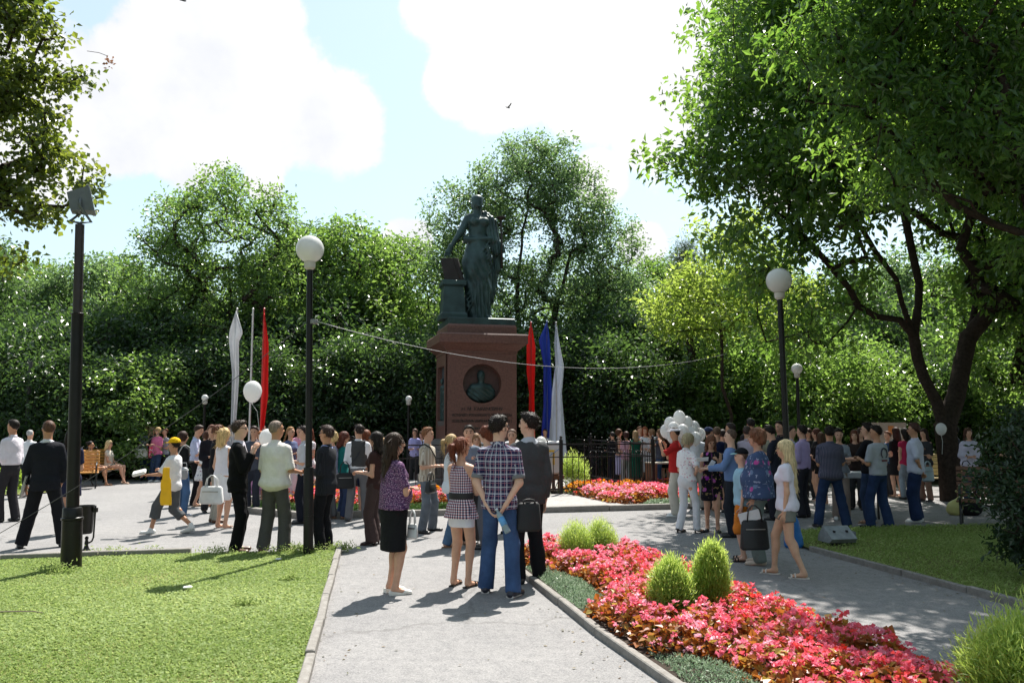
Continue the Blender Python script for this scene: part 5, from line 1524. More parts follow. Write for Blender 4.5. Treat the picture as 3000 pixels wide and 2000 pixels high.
b = MB(); b.box((.27, .05, .09), (.10, .10, .16), ch=.01); b.build('junction_box', mat('weathered_grey', (.15, .16, .18), .55, var=.25), GF)
# shopping bag and others on the ground
p = G(2808, 1508)
V_, Q_ = blob([EL((0, 0, .14), (.21, .13, .16)), EL((-.10, 0, .10), (.12, .12, .11)), EC((.03, 0, .22), (.07, 0, .38), (.10, .05), (.035, .03)), EC((.06, 0, .38), (-.02, 0, .46), (.035, .015), (.02, .012)), EC((.07, 0, .38), (.14, 0, .45), (.035, .015), (.02, .012))], .016,
              post=lambda Fd, X, Y, Z: np.maximum(Fd + .010 * sines(X, Y, Z, 40, 5), -Z))
tag(link('shopping_bag', mesh_np('shopping_bag', V_, Q_, mat('yellowish_plastic', (.55, .52, .20), .4, var=.1, trans=.2, spots=((.60, .18, .14), 7, .62)), True), None, (p.x, p.y, 0)), 'yellow and white plastic shopping bag standing on the shaded paving', 'shopping bag')
p = G(2860, 1512)
V_, Q_ = blob([EL((0, 0, .15), (.24, .16, .18)), EC((-.1, 0, .3), (.1, 0, .3), .03)], .02, post=lambda Fd, X, Y, Z: np.maximum(Fd + .008 * sines(X, Y, Z, 30, 5), -Z))
tag(link('duffel_bag', mesh_np('duffel_bag', V_, Q_, cloth(BLACK), True), None, (p.x, p.y + .2, 0)), 'black soft bag on the ground beside the yellow shopping bag', 'bag')
# birds
for u_, v_, Y_, lab in ((1488, 316, 60, 'small bird flying above the tree behind the statue'), (534, 2, 40, 'small bird at the very top edge over the left cloud')):
    P = W(u_, v_, Y_); E = empty('bird', P, R(40), lab, 'bird')
    V_, Q_ = blob([EC((-.10, 0, 0), (.12, 0, .02), .035, .045), EL((.17, 0, .04), (.035, .035, .035)), EC((-.10, 0, 0), (-.24, 0, .0), (.02, .03), (.005, .05), u=(0, 0, 1))], .015)
    link('body', mesh_np('body', V_, Q_, mat('bird_feathers', (.08, .08, .09), .8), True), E)
    for s_ in (-1, 1):
        b = MB(); b.add([(.08, 0, .02), (-.07, 0, .02), (-.02, s_ * .20, .14), (.10, s_ * .18, .14), (-.06, s_ * .42, .24), (.03, s_ * .40, .24), (.0, s_ * .2, .15)], [(0, 1, 2, 3), (3, 2, 4, 5)]); w_ = b.build('wing', mat('bird_feathers', (.08, .08, .09), .8), E)
        w_.modifiers.new('thick', 'SOLIDIFY').thickness = .012
# litter on the lawn
b = MB(); b.box((0, 0, .02), (.09, .06, .02), Matrix.Rotation(.4, 4, 'Z'), ch=.008); p = G(549, 1739); b2 = b.build('paper_scrap', mat('paper', (.75, .75, .74), .8), None, loc=(p.x, p.y, .05)); tag(b2, 'crumpled white paper scrap lying on the sunny lawn', 'litter')
b = MB(); b.tube([(-.30, .02, .0), (-.1, -.01, .012), (.10, .015, .008), (.2, .0, .0)], [.006, .007, .005, .003], 6); p = G(60, 1812); tag(b.build('twig', mat('dry_twig', (.20, .16, .12), .9), None, True, loc=(p.x, p.y, .055)), 'dry twig lying in the grass at the left edge', 'twig')
b = MB(); b.box((0, 0, .008), (.07, .05, .016), ch=.006); p = G(815, 1650); tag(b.build('paper_scrap', mat('paper', (.75, .75, .74), .8), None, loc=(p.x, p.y, .05)), 'small white paper scrap in the grass near the lamp post', 'litter')
# ------------------------------------------------------------------ flower beds and bushes
def edge_dist(P, poly):
    d = np.full(len(P), 1e9); A = np.array(poly)[:, :2]
    for i in range(len(A)):
        a, b = A[i], A[(i + 1) % len(A)]; ab = b - a
        t = np.clip(((P - a) @ ab) / (ab @ ab), 0, 1); q = a + t[:, None] * ab
        d = np.minimum(d, np.hypot(*(P - q).T))
    return d
def petalmat(name, cols):
    m, nt = newmat(name)
    at = N(nt, 'ShaderNodeAttribute', attribute_name='tint'); f = at.outputs['Fac']
    cr = N(nt, 'ShaderNodeValToRGB'); L(nt, f, cr.inputs[0])
    el = cr.color_ramp.elements
    while len(el) < len(cols): el.new(.5)
    for i, c in enumerate(cols): el[i].position = i / (len(cols) - 1); el[i].color = (*c, 1)
    b = N(nt, 'ShaderNodeBsdfPrincipled'); L(nt, cr.outputs[0], b.inputs['Base Color']); b.inputs['Roughness'].default_value = .4; b.inputs['Specular IOR Level'].default_value = .45
    tr = N(nt, 'ShaderNodeBsdfTranslucent'); L(nt, cr.outputs[0], tr.inputs[0])
    mx = N(nt, 'ShaderNodeMixShader'); mx.inputs[0].default_value = .45; L(nt, b.outputs[0], mx.inputs[1]); L(nt, tr.outputs[0], mx.inputs[2])
    o = N(nt, 'ShaderNodeOutputMaterial'); L(nt, mx.outputs[0], o.inputs[0])
    return m
petal = petalmat('begonia_petal', [(.74, .04, .02), (.84, .09, .08), (.88, .16, .24), (.92, .29, .42), (.95, .58, .68)])
petal_o = petalmat('marigold_petal', [(.75, .22, .005), (.80, .32, .01), (.80, .42, .02)])
petal_leaf = petalmat('begonia_leaf', [(.05, .10, .02), (.16, .08, .015), (.34, .09, .02), (.46, .17, .03), (.42, .32, .06)])
def sample(poly, n, rs):
    A = np.array([tuple(p)[:2] for p in poly]); lo, hi = A.min(0), A.max(0); P = np.zeros((0, 2))
    while len(P) < n:
        q = lo + rs.rand(n * 2, 2) * (hi - lo); P = np.concatenate([P, q[in_poly(q, A)]])
    return P[:n], A
def begonias(label, poly, dens_leaf, dens_bloom, H, seed, petal=petal, leafm=petal_leaf, z0=.05, cell=.22, ls=.06, ps=.026, cat='flowers', npet=7, edge=.16, group=None, avoid=()):
    rs = np.random.RandomState(seed); A = np.array([tuple(p)[:2] for p in poly])
    area = .5 * abs(sum(A[i][0] * A[(i + 1) % len(A)][1] - A[(i + 1) % len(A)][0] * A[i][1] for i in range(len(A))))
    pl, _ = sample(poly, int(area / cell ** 2 * 1.1), rs)                # plant centres
    ph = rs.uniform(.78, 1.12, len(pl)); pcol = rs.rand(len(pl))
    pcol = np.clip(.60 + .55 * snoise(pl, 1.1, seed) + .35 * (rs.rand(len(pl)) - .5), 0, 1)
    def hgt(P):
        out = np.zeros(len(P)); own = np.zeros(len(P), int)
        for s0 in range(0, len(P), 4000):
            q = P[s0:s0 + 4000]; D = ((q[:, None] - pl[None]) ** 2).sum(2); j = D.argmin(1); own[s0:s0 + 4000] = j
            out[s0:s0 + 4000] = H * ph[j] * (1 - .42 * np.clip(D[np.arange(len(q)), j] / (cell * .72) ** 2, 0, 1))
        e = np.clip(edge_dist(P, A) / edge, 0, 1)
        return out * (.40 + .60 * e ** .6), own
    E = empty('flower_bed', (0, 0, 0), 0, label, cat, group, kind='stuff')
    P, _ = sample(poly, int(area * dens_leaf), rs); h, own = hgt(P)
    for (cx, cy, cr_) in avoid:
        k = np.hypot(P[:, 0] - cx, P[:, 1] - cy) > cr_; P, h, own = P[k], h[k], own[k]
    t = 1 - rs.rand(len(P)) ** 1.8
    C = np.column_stack([P, z0 + h * (t * .98)])
    lv, lf = leaves(C, ls, rs, up=.7, droop=.1, aspect=.85, jitter=.4)
    tint = np.clip(.15 + .55 * rs.rand(len(P)) + .25 * (t > .8) + .15 * snoise(P, 3, seed + 2), 0, 1)
    fo = link('foliage', mesh_np('foliage', lv, lf, leafm, False, [('tint', 'FACE', tint)]), E); fo['kind'] = 'stuff'
    P, _ = sample(poly, int(area * dens_bloom), rs); h, own = hgt(P)
    for (cx, cy, cr_) in avoid:
        k = np.hypot(P[:, 0] - cx, P[:, 1] - cy) > cr_; P, h, own = P[k], h[k], own[k]
    keep = rs.rand(len(P)) < .35 + .65 * (h / H > .55)
    P, h, own = P[keep], h[keep], own[keep]
    C = np.column_stack([P, z0 + h * rs.uniform(.92, 1.10, len(P)) + .012])
    n = len(C); sz = rs.uniform(.6, 1.25, n)
    CC = np.repeat(C, npet, 0); SS = np.repeat(sz, npet)
    off = rs.normal(size=(len(CC), 3)); off /= np.linalg.norm(off, axis=1)[:, None]; off[:, 2] = np.abs(off[:, 2]) * .6
    Cp = CC + off * (ps * .75 * SS)[:, None] * rs.rand(len(CC))[:, None]
    V, F = leaves(Cp, ps, rs, up=.5, droop=0, aspect=1.15, dirs=off * 1.5, curl=.5)
    V = ((V.reshape(-1, 4, 3) - Cp[:, None]) * SS[:, None, None] + Cp[:, None]).reshape(-1, 3)
    tint = np.clip(np.repeat(pcol[own] * .75 + .12 + rs.normal(size=n) * .15, npet) + rs.normal(size=len(CC)) * .08, 0, 1)
    bl = link('blossom', mesh_np('blossom', V, F, petal, False, [('tint', 'FACE', tint)]), E); bl['kind'] = 'stuff'
    return E
bed = [(.02, 10.5), (.78, 7.07), (1.15, 5.59), (1.62, 3.7), (2.7, 3.7), (2.72, 4.9), (2.66, 5.7), (2.42, 6.6), (2.15, 7.6), (1.88, 9.1), (1.45, 10.6), (.9, 11.0), (.25, 10.95)]
ground_bed = [(.0, 10.5), (.74, 7.07), (1.12, 5.59), (1.6, 3.7), (3.0, 3.7), (2.95, 5.0), (2.80, 6.2), (2.55, 7.2), (2.22, 8.2), (1.98, 9.4), (1.58, 10.8), (.95, 11.3), (.22, 11.25)]
b = MB(); b.prism(ground_bed, .0, .06); tag(b.build('flowerbed_soil', bedsoil), kind='structure')
kerb('kerb', [(.20, 11.28), (-.02, 10.5), (.72, 7.07), (1.10, 5.59), (1.58, 3.7)], .07, .05, stone=.9, seed=21)
kerb('kerb', [(.20, 11.28), (.95, 11.34), (1.60, 10.84), (2.0, 9.42), (2.24, 8.22), (2.57, 7.22), (2.82, 6.2), (2.97, 5.0), (3.02, 3.7)], .06, .04, stone=.9, seed=22)
KO = [(gx(1686, 10.1), 10.1, .18, .54), (gx(1757, 10.25), 10.25, .165, .55), (gx(1962, 7.2), 7.2, .155, .56), (gx(2062, 7.3), 7.3, .130, .71), (gx(2975, 4.75), 4.75, .29, .62)]
fl = [(.06, 10.45), (.27, 9.75), (.80, 8.7), (.92, 7.95), (.66, 7.6), (.86, 6.75), (1.02, 6.2), (1.42, 5.95), (1.62, 5.2), (2.1, 3.7), (2.72, 3.7), (2.80, 4.9), (2.70, 5.9), (2.46, 6.9), (2.14, 7.95), (1.90, 9.15), (1.48, 10.65), (.92, 11.1), (.30, 11.05)]
begonias('long bed of pink and coral begonias with bronze leaves in the foreground', fl, 1500, 330, .26, 11, avoid=[(k[0], k[1] - .12, k[2] * 1.15) for k in KO])
silver = petalmat('silver_leaf', [(.14, .22, .12), (.26, .36, .22), (.40, .48, .36)])
def lowgreen(label, poly, dens, H, seed, m, ls=.03, asp=.3, z0=.05, up=.1):
    rs = np.random.RandomState(seed); P, A = sample(poly, int(dens), rs)
    e = np.clip(edge_dist(P, A) / .12, .25, 1); C = np.column_stack([P, z0 + H * e * (1 - rs.rand(len(P)) ** 2) * (.7 + .4 * snoise(P, 5, seed))])
    V, F = leaves(C, ls, rs, up=up, droop=-.6, aspect=asp)
    o = link('ground_cover', mesh_np('ground_cover', V, F, m, False, [('tint', 'FACE', rs.rand(len(P)))]))
    return tag(o, label, 'plants', None, 'stuff')
lowgreen('silvery green ground cover by the kerb behind the dark trousered man', [(.16, 9.95), (.62, 7.75), (.98, 7.85), (.88, 8.75), (.34, 9.95)], 9000, .12, 3, silver)
lowgreen('silvery green ground cover by the kerb at the bottom edge', [(1.02, 6.3), (1.14, 5.6), (1.6, 3.8), (2.2, 3.8), (1.66, 5.3), (1.46, 6.05)], 7500, .12, 4, silver)
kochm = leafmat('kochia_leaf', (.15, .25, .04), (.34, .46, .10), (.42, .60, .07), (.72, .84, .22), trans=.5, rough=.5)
def kochia(label, x, y, r, h, seed, n=5200, ls=.05, z0=.05, lean=(0, 0)):
    rs = np.random.RandomState(seed)
    E = empty('kochia_bush', (x, y, z0), 0, label, 'bush', 'feathery green bushes in the flower beds')
    # upright sprays: tufts on an egg-shaped crown
    nt_ = 260
    d = rs.normal(size=(nt_, 3)); d[:, 2] = np.abs(d[:, 2]) * rs.choice([1, -.35, .4], nt_); d /= np.linalg.norm(d, axis=1)[:, None]
    rr = rs.uniform(.45, 1.0, nt_) ** .6
    T = np.column_stack([d[:, 0] * r * rr, d[:, 1] * r * rr, h * .46 + d[:, 2] * h * .50 * rr])
    T[:, 0] *= np.interp(T[:, 2] / h, [0, .35, .75, 1], [.75, 1.05, .9, .55]); T[:, 1] *= np.interp(T[:, 2] / h, [0, .35, .75, 1], [.75, 1.05, .9, .55])
    T[:, :2] += np.array(lean) * (T[:, 2:3] / h)
    own = rs.randint(0, nt_, n)
    o = rs.normal(size=(n, 3)) * np.array((.21, .21, .21)) * r
    C = T[own] + o
    out = C - np.array((0, 0, h * .1)); out /= np.linalg.norm(out, axis=1)[:, None]; out[:, 2] += .5
    V, F = leaves(C, ls, rs, up=0, droop=-.2, aspect=.13, dirs=out * 1.6, curl=.2)
    V[:, 2] = np.maximum(V[:, 2], .0)
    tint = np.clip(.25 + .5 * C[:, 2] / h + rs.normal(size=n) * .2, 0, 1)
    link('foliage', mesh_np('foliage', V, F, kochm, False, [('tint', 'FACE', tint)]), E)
    b = MB()
    for i in range(26):
        t = T[rs.randint(nt_)]; b.tube([(0, 0, 0), (t[0] * .35, t[1] * .35, t[2] * .5), tuple(t)], [.006, .004, .002], 4)
    b.build('stems', mat('green_stem', (.14, .16, .05), .7), E)
    return E
kochia('feathery green bush, left one of the far pair in the begonia bed', *KO[0], 1, n=12000, ls=.034)
kochia('feathery green bush, right one of the far pair in the begonia bed', *KO[1], 2, n=12000, ls=.034)
kochia('shorter round feathery bush with reddish foot in mid begonia bed', *KO[2], 3, n=20000, ls=.047, lean=(-.03, 0))
kochia('tallest feathery bush, columnar, in mid begonia bed', *KO[3], 4, n=20000, ls=.047, lean=(.03, 0))
kochia('bright feathery bush cut by the lower right corner', *KO[4], 5, n=26000, ls=.056)
kp = ML(1.9, -3.4); kochia('small bright green bush behind the iron fence bars', kp.x, kp.y, .30, .95, 6, n=3500, ls=.10)
# beds inside the kerb
def mpoly(pts): return [tuple(ML(*p))[:2] for p in pts]
begonias('band of red and pink begonias right of the slab path', mpoly([(1.35, -7.45), (4.9, -6.9), (6.0, -6.3), (6.0, -5.3), (1.25, -5.35), (1.3, -6.4)]), 420, 150, .30, 12, ls=.09, ps=.045, npet=5, cell=.28, z0=.05)
begonias('band of red begonias left of the slab path', mpoly([(-1.35, -7.2), (-4.9, -6.6), (-5.6, -5.6), (-5.4, -4.6), (-1.25, -5.35)]), 420, 150, .30, 13, ls=.09, ps=.045, npet=5, cell=.28)
greenm = petalmat('green_leaf', [(.03, .07, .015), (.06, .12, .03), (.10, .17, .04)])
begonias('row of orange marigolds inside the right fence', mpoly([(1.2, -4.85), (5.2, -4.85), (5.2, -4.2), (1.2, -4.2)]), 420, 150, .26, 14, petal=petal_o, leafm=greenm, ls=.07, ps=.05, npet=5, cell=.3)
begonias('row of orange marigolds inside the left fence', mpoly([(-5.2, -4.55), (.9, -4.85), (.9, -4.5), (-5.2, -4.1)]), 420, 150, .24, 15, petal=petal_o, leafm=greenm, ls=.07, ps=.05, npet=5, cell=.3)
begonias('thin rear row of pink begonias behind the marigolds', mpoly([(1.5, -3.9), (5.2, -3.9), (5.2, -3.5), (1.5, -3.5)]), 380, 130, .26, 16, ls=.09, ps=.05, npet=4, cell=.3)
lowgreen('low silvery border plants between begonias and kerb on the right', mpoly([(1.9, -7.75), (5.5, -7.75), (6.4, -6.5), (6.0, -6.2), (4.9, -6.95), (2.2, -7.4)]), 12000, .16, 5, silver, ls=.06)
lowgreen('low green border plants between begonias and kerb on the left', mpoly([(-4.7, -7.7), (-1.35, -7.75), (-1.35, -7.2), (-4.9, -6.7), (-5.7, -5.8), (-5.9, -6.4)]), 12000, .16, 6, greenm, ls=.06)
# lawns
grass('sunlit clover and mown grass of the left lawn', [(p[0], p[1]) for p in lawnL], 180000, hgt=.025, seed=1)
grass('shaded mown grass of the right lawn', lawnR, 26000, hgt=.05, seed=2)
grass('bright grass strip beyond the plaza at far left', [(-18, 20.5), (-12.0, 20.5), (-11.8, 21.2), (-12.6, 24.4), (-18, 24.4)], 6000, hgt=.10, seed=3)
tufts = [(LC.x + .02, LC.y + .02, .16, 420), (LC.x - .5, LC.y + .05, .3, 500), (-3.9, 11.18, .25, 260), (-5.3, 11.12, .3, 300), (-2.9, 11.2, .35, 500), (LC.x - .08, 9.3, .10, 160), (LC.x - .15, 8.0, .10, 200), (-5.25, 9.75, .18, 420), (-4.75, 11.2, .12, 200)]
rs = np.random.RandomState(5); V = []; TT = []
for (x, y, r, n) in tufts:
    C = np.column_stack([x + rs.normal(size=n) * r * .6, y + rs.normal(size=n) * r * .22, np.abs(rs.normal(size=n)) * .045 + .03])
    v, f = leaves(C, .04, rs, up=.3, droop=-.6, aspect=.3); V.append(v); TT.append(rs.rand(n))
V = np.concatenate(V)
tag(link('weeds', mesh_np('weeds', V, np.arange(len(V)).reshape(-1, 4), grassm, False, [('tint', 'FACE', np.concatenate(TT))])), 'small weeds and grass tufts along the kerb of the left lawn', 'weeds', None, 'stuff')
lowgreen('bright leafy plants beyond the plaza at far left', [(-17, 21.4), (-12.4, 21.4), (-12.9, 23.8), (-17, 23.8)], 9000, .55, 8, leaf_lime, ls=.10, asp=.6)

# fallen leaves and grit along the kerbs
rs = np.random.RandomState(31); C = []
for a_, b_, n_ in ((LC, LE, 70), (Vector((.0, 10.5, 0)), Vector((1.1, 5.59, 0)), 90), (RK[1], RK[4], 120)):
    t_ = rs.rand(n_)[:, None]; C.append(np.array(a_)[None] * (1 - t_) + np.array(b_)[None] * t_ + np.column_stack([rs.normal(size=n_) * .16 + (.12 if a_ is LC else -.10), rs.normal(size=n_) * .1, np.full(n_, .006)]))
n_ = 160; C.append(np.column_stack([rs.uniform(-2, 6, n_), rs.uniform(6, 15, n_), np.full(n_, .006)]))
C = np.concatenate(C); C[:, 2] = .008; v_, f_ = leaves(C, .030, rs, up=3, aspect=.6, curl=.1)
tag(link('fallen_leaves', mesh_np('fallen_leaves', v_, f_, petalmat('dry_leaf', [(.16, .09, .04), (.10, .11, .04), (.28, .20, .10)]), False, [('tint', 'FACE', rs.rand(len(C)))])), 'fallen leaves and crumbs scattered over the path and kerbs', 'leaves', None, 'stuff')
# ------------------------------------------------------------------ trees
def lob(u, v, Y, r, ry=None, rz=None, base=(0, 0), w=1.0):
    P = W(u, v, Y); return (P.x - base[0], P.y - base[1], P.z, r, ry or r, rz or r, w)
t0 = time.time()
# crown left of the monument
bx, by = gx(640, 32), 32
d = tree_data([(0, 0, 9.2, 3.0, 2.6, 2.2), (-2.2, 0, 7.0, 1.9, 2.2, 2.3), (2.3, 0, 7.6, 1.7, 2.2, 2.0), (.3, -.6, 6.0, 2.8, 2.2, 2.0), (-.6, 0, 11.0, 1.2, 1.2, .9), (1.5, 0, 10.3, 1.2, 1.2, 1.0), (-1.8, 0, 9.6, 1.3, 1.3, 1.3), (0, 0, 4.2, 3.2, 2.4, 1.2)],
              [(0, 0, 0), (.1, 0, 1.5), (0, 0, 2.6)], 620, 52, .15, .58, 101, r0=.28, limbs=[[(0, 0, 2.6), (-1.2, 0, 5), (-1.8, 0, 7.2)], [(0, 0, 2.6), (.4, 0, 5.5), (.2, 0, 8.5)], [(0, 0, 2.6), (1.5, .2, 5), (2.1, 0, 7)]])
plant_tree(d, (bx, by, 0), 0, 'broad round tree left of the monument behind the flags', lm=leaf_mid)
# the tall airy tree behind the statue
bx, by = gx(1545, 33), 33
d = tree_data([(-.3, 0, 11.2, 2.2, 2.0, 2.0), (.6, 0, 12.6, 1.5, 1.4, 1.1), (2.0, 0, 10.8, 1.7, 1.6, 1.6), (-2.4, 0, 9.8, 1.9, 1.8, 1.8), (-3.3, 0, 8.2, 1.2, 1.4, 1.2), (3.4, 0, 8.8, 1.4, 1.6, 1.7), (4.0, 0, 6.8, 1.1, 1.4, 1.3), (1.6, .4, 7.8, 1.9, 2.0, 1.8), (-1.2, .4, 7.2, 2.0, 2.0, 1.8), (3.0, 0, 5.2, 1.8, 1.8, 1.3), (-2.6, 0, 5.4, 1.8, 1.8, 1.3)],
              [(0, 0, 0), (0, 0, 1.6)], 1150, 48, .14, .50, 102, r0=.24, shell=.35,
              limbs=[[(0, 0, 1.6), (-1.0, -.2, 3.4), (-1.5, 0, 5.4), (-1.9, 0, 7.6), (-2.2, 0, 9.4)], [(0, 0, 1.6), (-.3, 0, 4), (-.4, 0, 7), (-.2, 0, 9.5), (.4, 0, 11.6)], [(0, 0, 1.6), (.9, .2, 3.6), (1.1, 0, 6), (1.7, 0, 8.4), (2.1, 0, 10.2)], [(.9, .2, 3.6), (2.2, 0, 5.4), (3.3, 0, 7.4), (3.5, 0, 8.8)]])
plant_tree(d, (bx, by, 0), 0, 'tallest airy tree with visible dark limbs behind the statue', lm=leaf_silver)
# shared kinds for the wood behind
kinds = []
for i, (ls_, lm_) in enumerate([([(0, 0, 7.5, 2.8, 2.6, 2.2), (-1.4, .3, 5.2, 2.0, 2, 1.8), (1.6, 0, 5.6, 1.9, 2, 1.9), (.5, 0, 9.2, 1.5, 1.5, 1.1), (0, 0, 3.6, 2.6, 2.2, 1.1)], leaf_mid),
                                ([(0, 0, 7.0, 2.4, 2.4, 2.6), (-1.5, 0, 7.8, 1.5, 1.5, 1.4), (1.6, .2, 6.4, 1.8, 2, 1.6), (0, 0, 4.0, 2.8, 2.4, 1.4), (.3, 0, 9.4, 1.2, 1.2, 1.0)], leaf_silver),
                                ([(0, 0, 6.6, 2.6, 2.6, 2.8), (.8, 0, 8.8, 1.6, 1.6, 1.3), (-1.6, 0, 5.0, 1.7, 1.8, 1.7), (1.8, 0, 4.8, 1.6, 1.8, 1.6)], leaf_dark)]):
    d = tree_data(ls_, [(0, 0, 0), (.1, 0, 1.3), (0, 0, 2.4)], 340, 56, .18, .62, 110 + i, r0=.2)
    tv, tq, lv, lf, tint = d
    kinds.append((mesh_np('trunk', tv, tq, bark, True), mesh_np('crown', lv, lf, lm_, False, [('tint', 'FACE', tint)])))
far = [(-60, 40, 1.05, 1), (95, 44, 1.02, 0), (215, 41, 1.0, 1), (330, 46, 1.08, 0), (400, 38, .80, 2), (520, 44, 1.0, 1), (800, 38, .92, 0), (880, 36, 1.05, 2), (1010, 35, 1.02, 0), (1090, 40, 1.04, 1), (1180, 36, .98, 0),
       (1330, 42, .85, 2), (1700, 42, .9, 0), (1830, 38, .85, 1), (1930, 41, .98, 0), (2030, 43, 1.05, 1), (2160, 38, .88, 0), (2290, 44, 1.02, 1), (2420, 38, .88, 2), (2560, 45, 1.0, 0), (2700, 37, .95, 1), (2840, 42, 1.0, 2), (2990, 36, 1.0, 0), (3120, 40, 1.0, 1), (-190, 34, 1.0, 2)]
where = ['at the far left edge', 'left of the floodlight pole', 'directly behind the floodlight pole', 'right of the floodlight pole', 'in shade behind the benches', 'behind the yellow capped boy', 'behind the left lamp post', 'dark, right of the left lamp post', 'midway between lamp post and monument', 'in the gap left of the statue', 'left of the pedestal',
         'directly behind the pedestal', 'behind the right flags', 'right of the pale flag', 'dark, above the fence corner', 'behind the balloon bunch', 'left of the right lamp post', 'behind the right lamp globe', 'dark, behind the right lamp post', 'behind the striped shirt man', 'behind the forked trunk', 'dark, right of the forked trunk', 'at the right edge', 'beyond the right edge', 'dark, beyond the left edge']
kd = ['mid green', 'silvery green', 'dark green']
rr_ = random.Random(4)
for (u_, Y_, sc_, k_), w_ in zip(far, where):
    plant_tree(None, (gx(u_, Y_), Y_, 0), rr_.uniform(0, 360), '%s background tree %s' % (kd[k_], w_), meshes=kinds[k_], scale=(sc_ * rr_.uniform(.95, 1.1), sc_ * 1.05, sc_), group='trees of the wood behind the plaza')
for i_, (x_, y_, s_, k_) in enumerate([(14.5, 8.5, 1.0, 2), (13.5, 2.0, 1.0, 0), (18, 14, 1.1, 2), (11, -4, 1.0, 1), (17.5, 20, 1.05, 2), (5, -10, 1.1, 0), (-4, -12, 1.1, 1), (-12, -9, 1.1, 0), (-15, -1, 1.0, 1), (-17, 7, 1.0, 2), (-20, 15, 1.1, 0), (18.5, 6, 1.2, 0), (20, -2, 1.2, 2), (15, 12.8, 1.05, 2), (16, 17.5, 1.1, 2), (15.5, 23.5, 1.05, 0)]):  # unseen trees, added to cut skylight and deepen the right-hand shade
    plant_tree(None, (x_, y_, 0), i_ * 47, '%s park tree added outside the picture to cut skylight, %s' % (kd[k_], ('right by the lawn', 'right of the viewer', 'right behind the crowd', 'behind the viewer to the right', 'far right', 'behind the viewer', 'behind the viewer to the left', 'rear left', 'left of the viewer', 'left beyond the lawn', 'far left by the plaza', 'second row on the right', 'rear right', 'right of the shaded crowd', 'right beyond the forked tree', 'far right row')[i_]), meshes=kinds[k_], scale=s_, group='unseen park trees added to cut skylight')
# lime tinted tree between pine and the big tree
d = tree_data([(0, 0, 6.4, 1.9, 1.8, 1.2), (1.2, 0, 5.4, 1.6, 1.6, 1.0), (-1.2, 0, 5.2, 1.4, 1.5, 1.0), (.2, 0, 7.6, 1.2, 1.2, .8)], [(0, 0, 0), (0, 0, 2)], 150, 55, .15, .5, 131, r0=.05)
plant_tree(d, (gx(2140, 24.5), 24.5, 0), 10, 'yellow green leafy tree left of the right lamp globe', lm=leaf_lime)
# pine
pin = [(0, 0, 8.0 - i * .55, .55 + .22 * i, .55 + .22 * i, .26) for i in range(6)]
d = tree_data(pin, [(0, 0, 0), (.05, 0, 3), (0, 0, 7.6)], 150, 110, .17, .42, 132, r0=.13, aspect=.06, droop=-.1, up=0, shell=.2)
pinem = leafmat('pine_needle', (.02, .045, .018), (.05, .09, .035), (.04, .08, .02), (.12, .18, .06), trans=.2, rough=.5)
plant_tree(d, (gx(2022, 28.5), 28.5, 0), 0, 'slim pine with bare straight trunk right of the flags', lm=pinem, name='pine_tree')
# far wood seen as one mass behind everything
rs = np.random.RandomState(77); n = 36000
u_ = rs.uniform(-500, 3500, n); Y_ = rs.uniform(52, 62, n); z_ = rs.rand(n) ** .8 * (7.6 + 1.2 * np.sin(u_ * .011) + .8 * np.sin(u_ * .031 + 1))
C = np.column_stack([(u_ - 1500) / F_PX * Y_, Y_, z_]); v_, f_ = leaves(C, .66, rs, up=.3, aspect=.7)
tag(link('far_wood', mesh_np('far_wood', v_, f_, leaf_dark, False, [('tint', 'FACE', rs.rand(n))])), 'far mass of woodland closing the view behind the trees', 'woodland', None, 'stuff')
# understorey
sk = []
for i, lm_ in enumerate((leaf_dark, leaf_mid)):
    d = tree_data([(0, 0, 1.7, 1.7, 1.3, 1.4), (-.9, .2, 2.5, 1.2, 1.1, 1.2), (1.0, 0, 2.3, 1.1, 1.1, 1.3), (.2, .2, 3.3, 1.2, 1.0, .9), (0, -.2, .9, 1.9, 1.2, .8)], [(0, 0, 0), (0, 0, .6)], 230, 46, .13, .42, 140 + i, r0=.07, step=.4)
    tv, tq, lv, lf, tint = d
    sk.append((mesh_np('stems', tv, tq, bark, True), mesh_np('foliage', lv, lf, lm_, False, [('tint', 'FACE', tint)])))
r2 = random.Random(8); i = 0
LM = [(0, 'at the far left edge'), (110, 'behind the dark suited man'), (230, 'behind the left bench'), (330, 'behind the women on the bench'), (450, 'behind the pink shirted woman'), (580, 'left of the white flag'), (690, 'behind the white flag'), (790, 'behind the red flag'), (900, 'behind the left lamp post'), (1010, 'behind the waistcoated man'), (1120, 'behind the purple bloused woman'), (1240, 'by the left side of the monument'),
      (1390, 'hidden behind the pedestal'), (1530, 'behind the right red flag'), (1640, 'right of the pale flag'), (1760, 'behind the fence middle'), (1880, 'behind the fence corner'), (2000, 'behind the balloon bunch'), (2120, 'right of the balloon bunch'), (2230, 'behind the curly haired woman'), (2330, 'by the right lamp post'), (2450, 'behind the striped shirt man'), (2590, 'behind the display board'), (2710, 'left of the forked trunk'), (2840, 'right of the forked trunk'), (3000, 'at the right edge')]
used_lab = {}
def shrub_label(u_, row, k):
    w_ = min(LM, key=lambda q: abs(q[0] - u_))[1]
    s_ = '%s shrub %s, %s' % (('dark dense', 'brighter green')[k], w_, ('front row', 'middle row', 'tall back row')[row])
    used_lab[s_] = used_lab.get(s_, 0) + 1
    return s_ if used_lab[s_] == 1 else s_ + (', its right neighbour' if used_lab[s_] == 2 else ', its further neighbour')
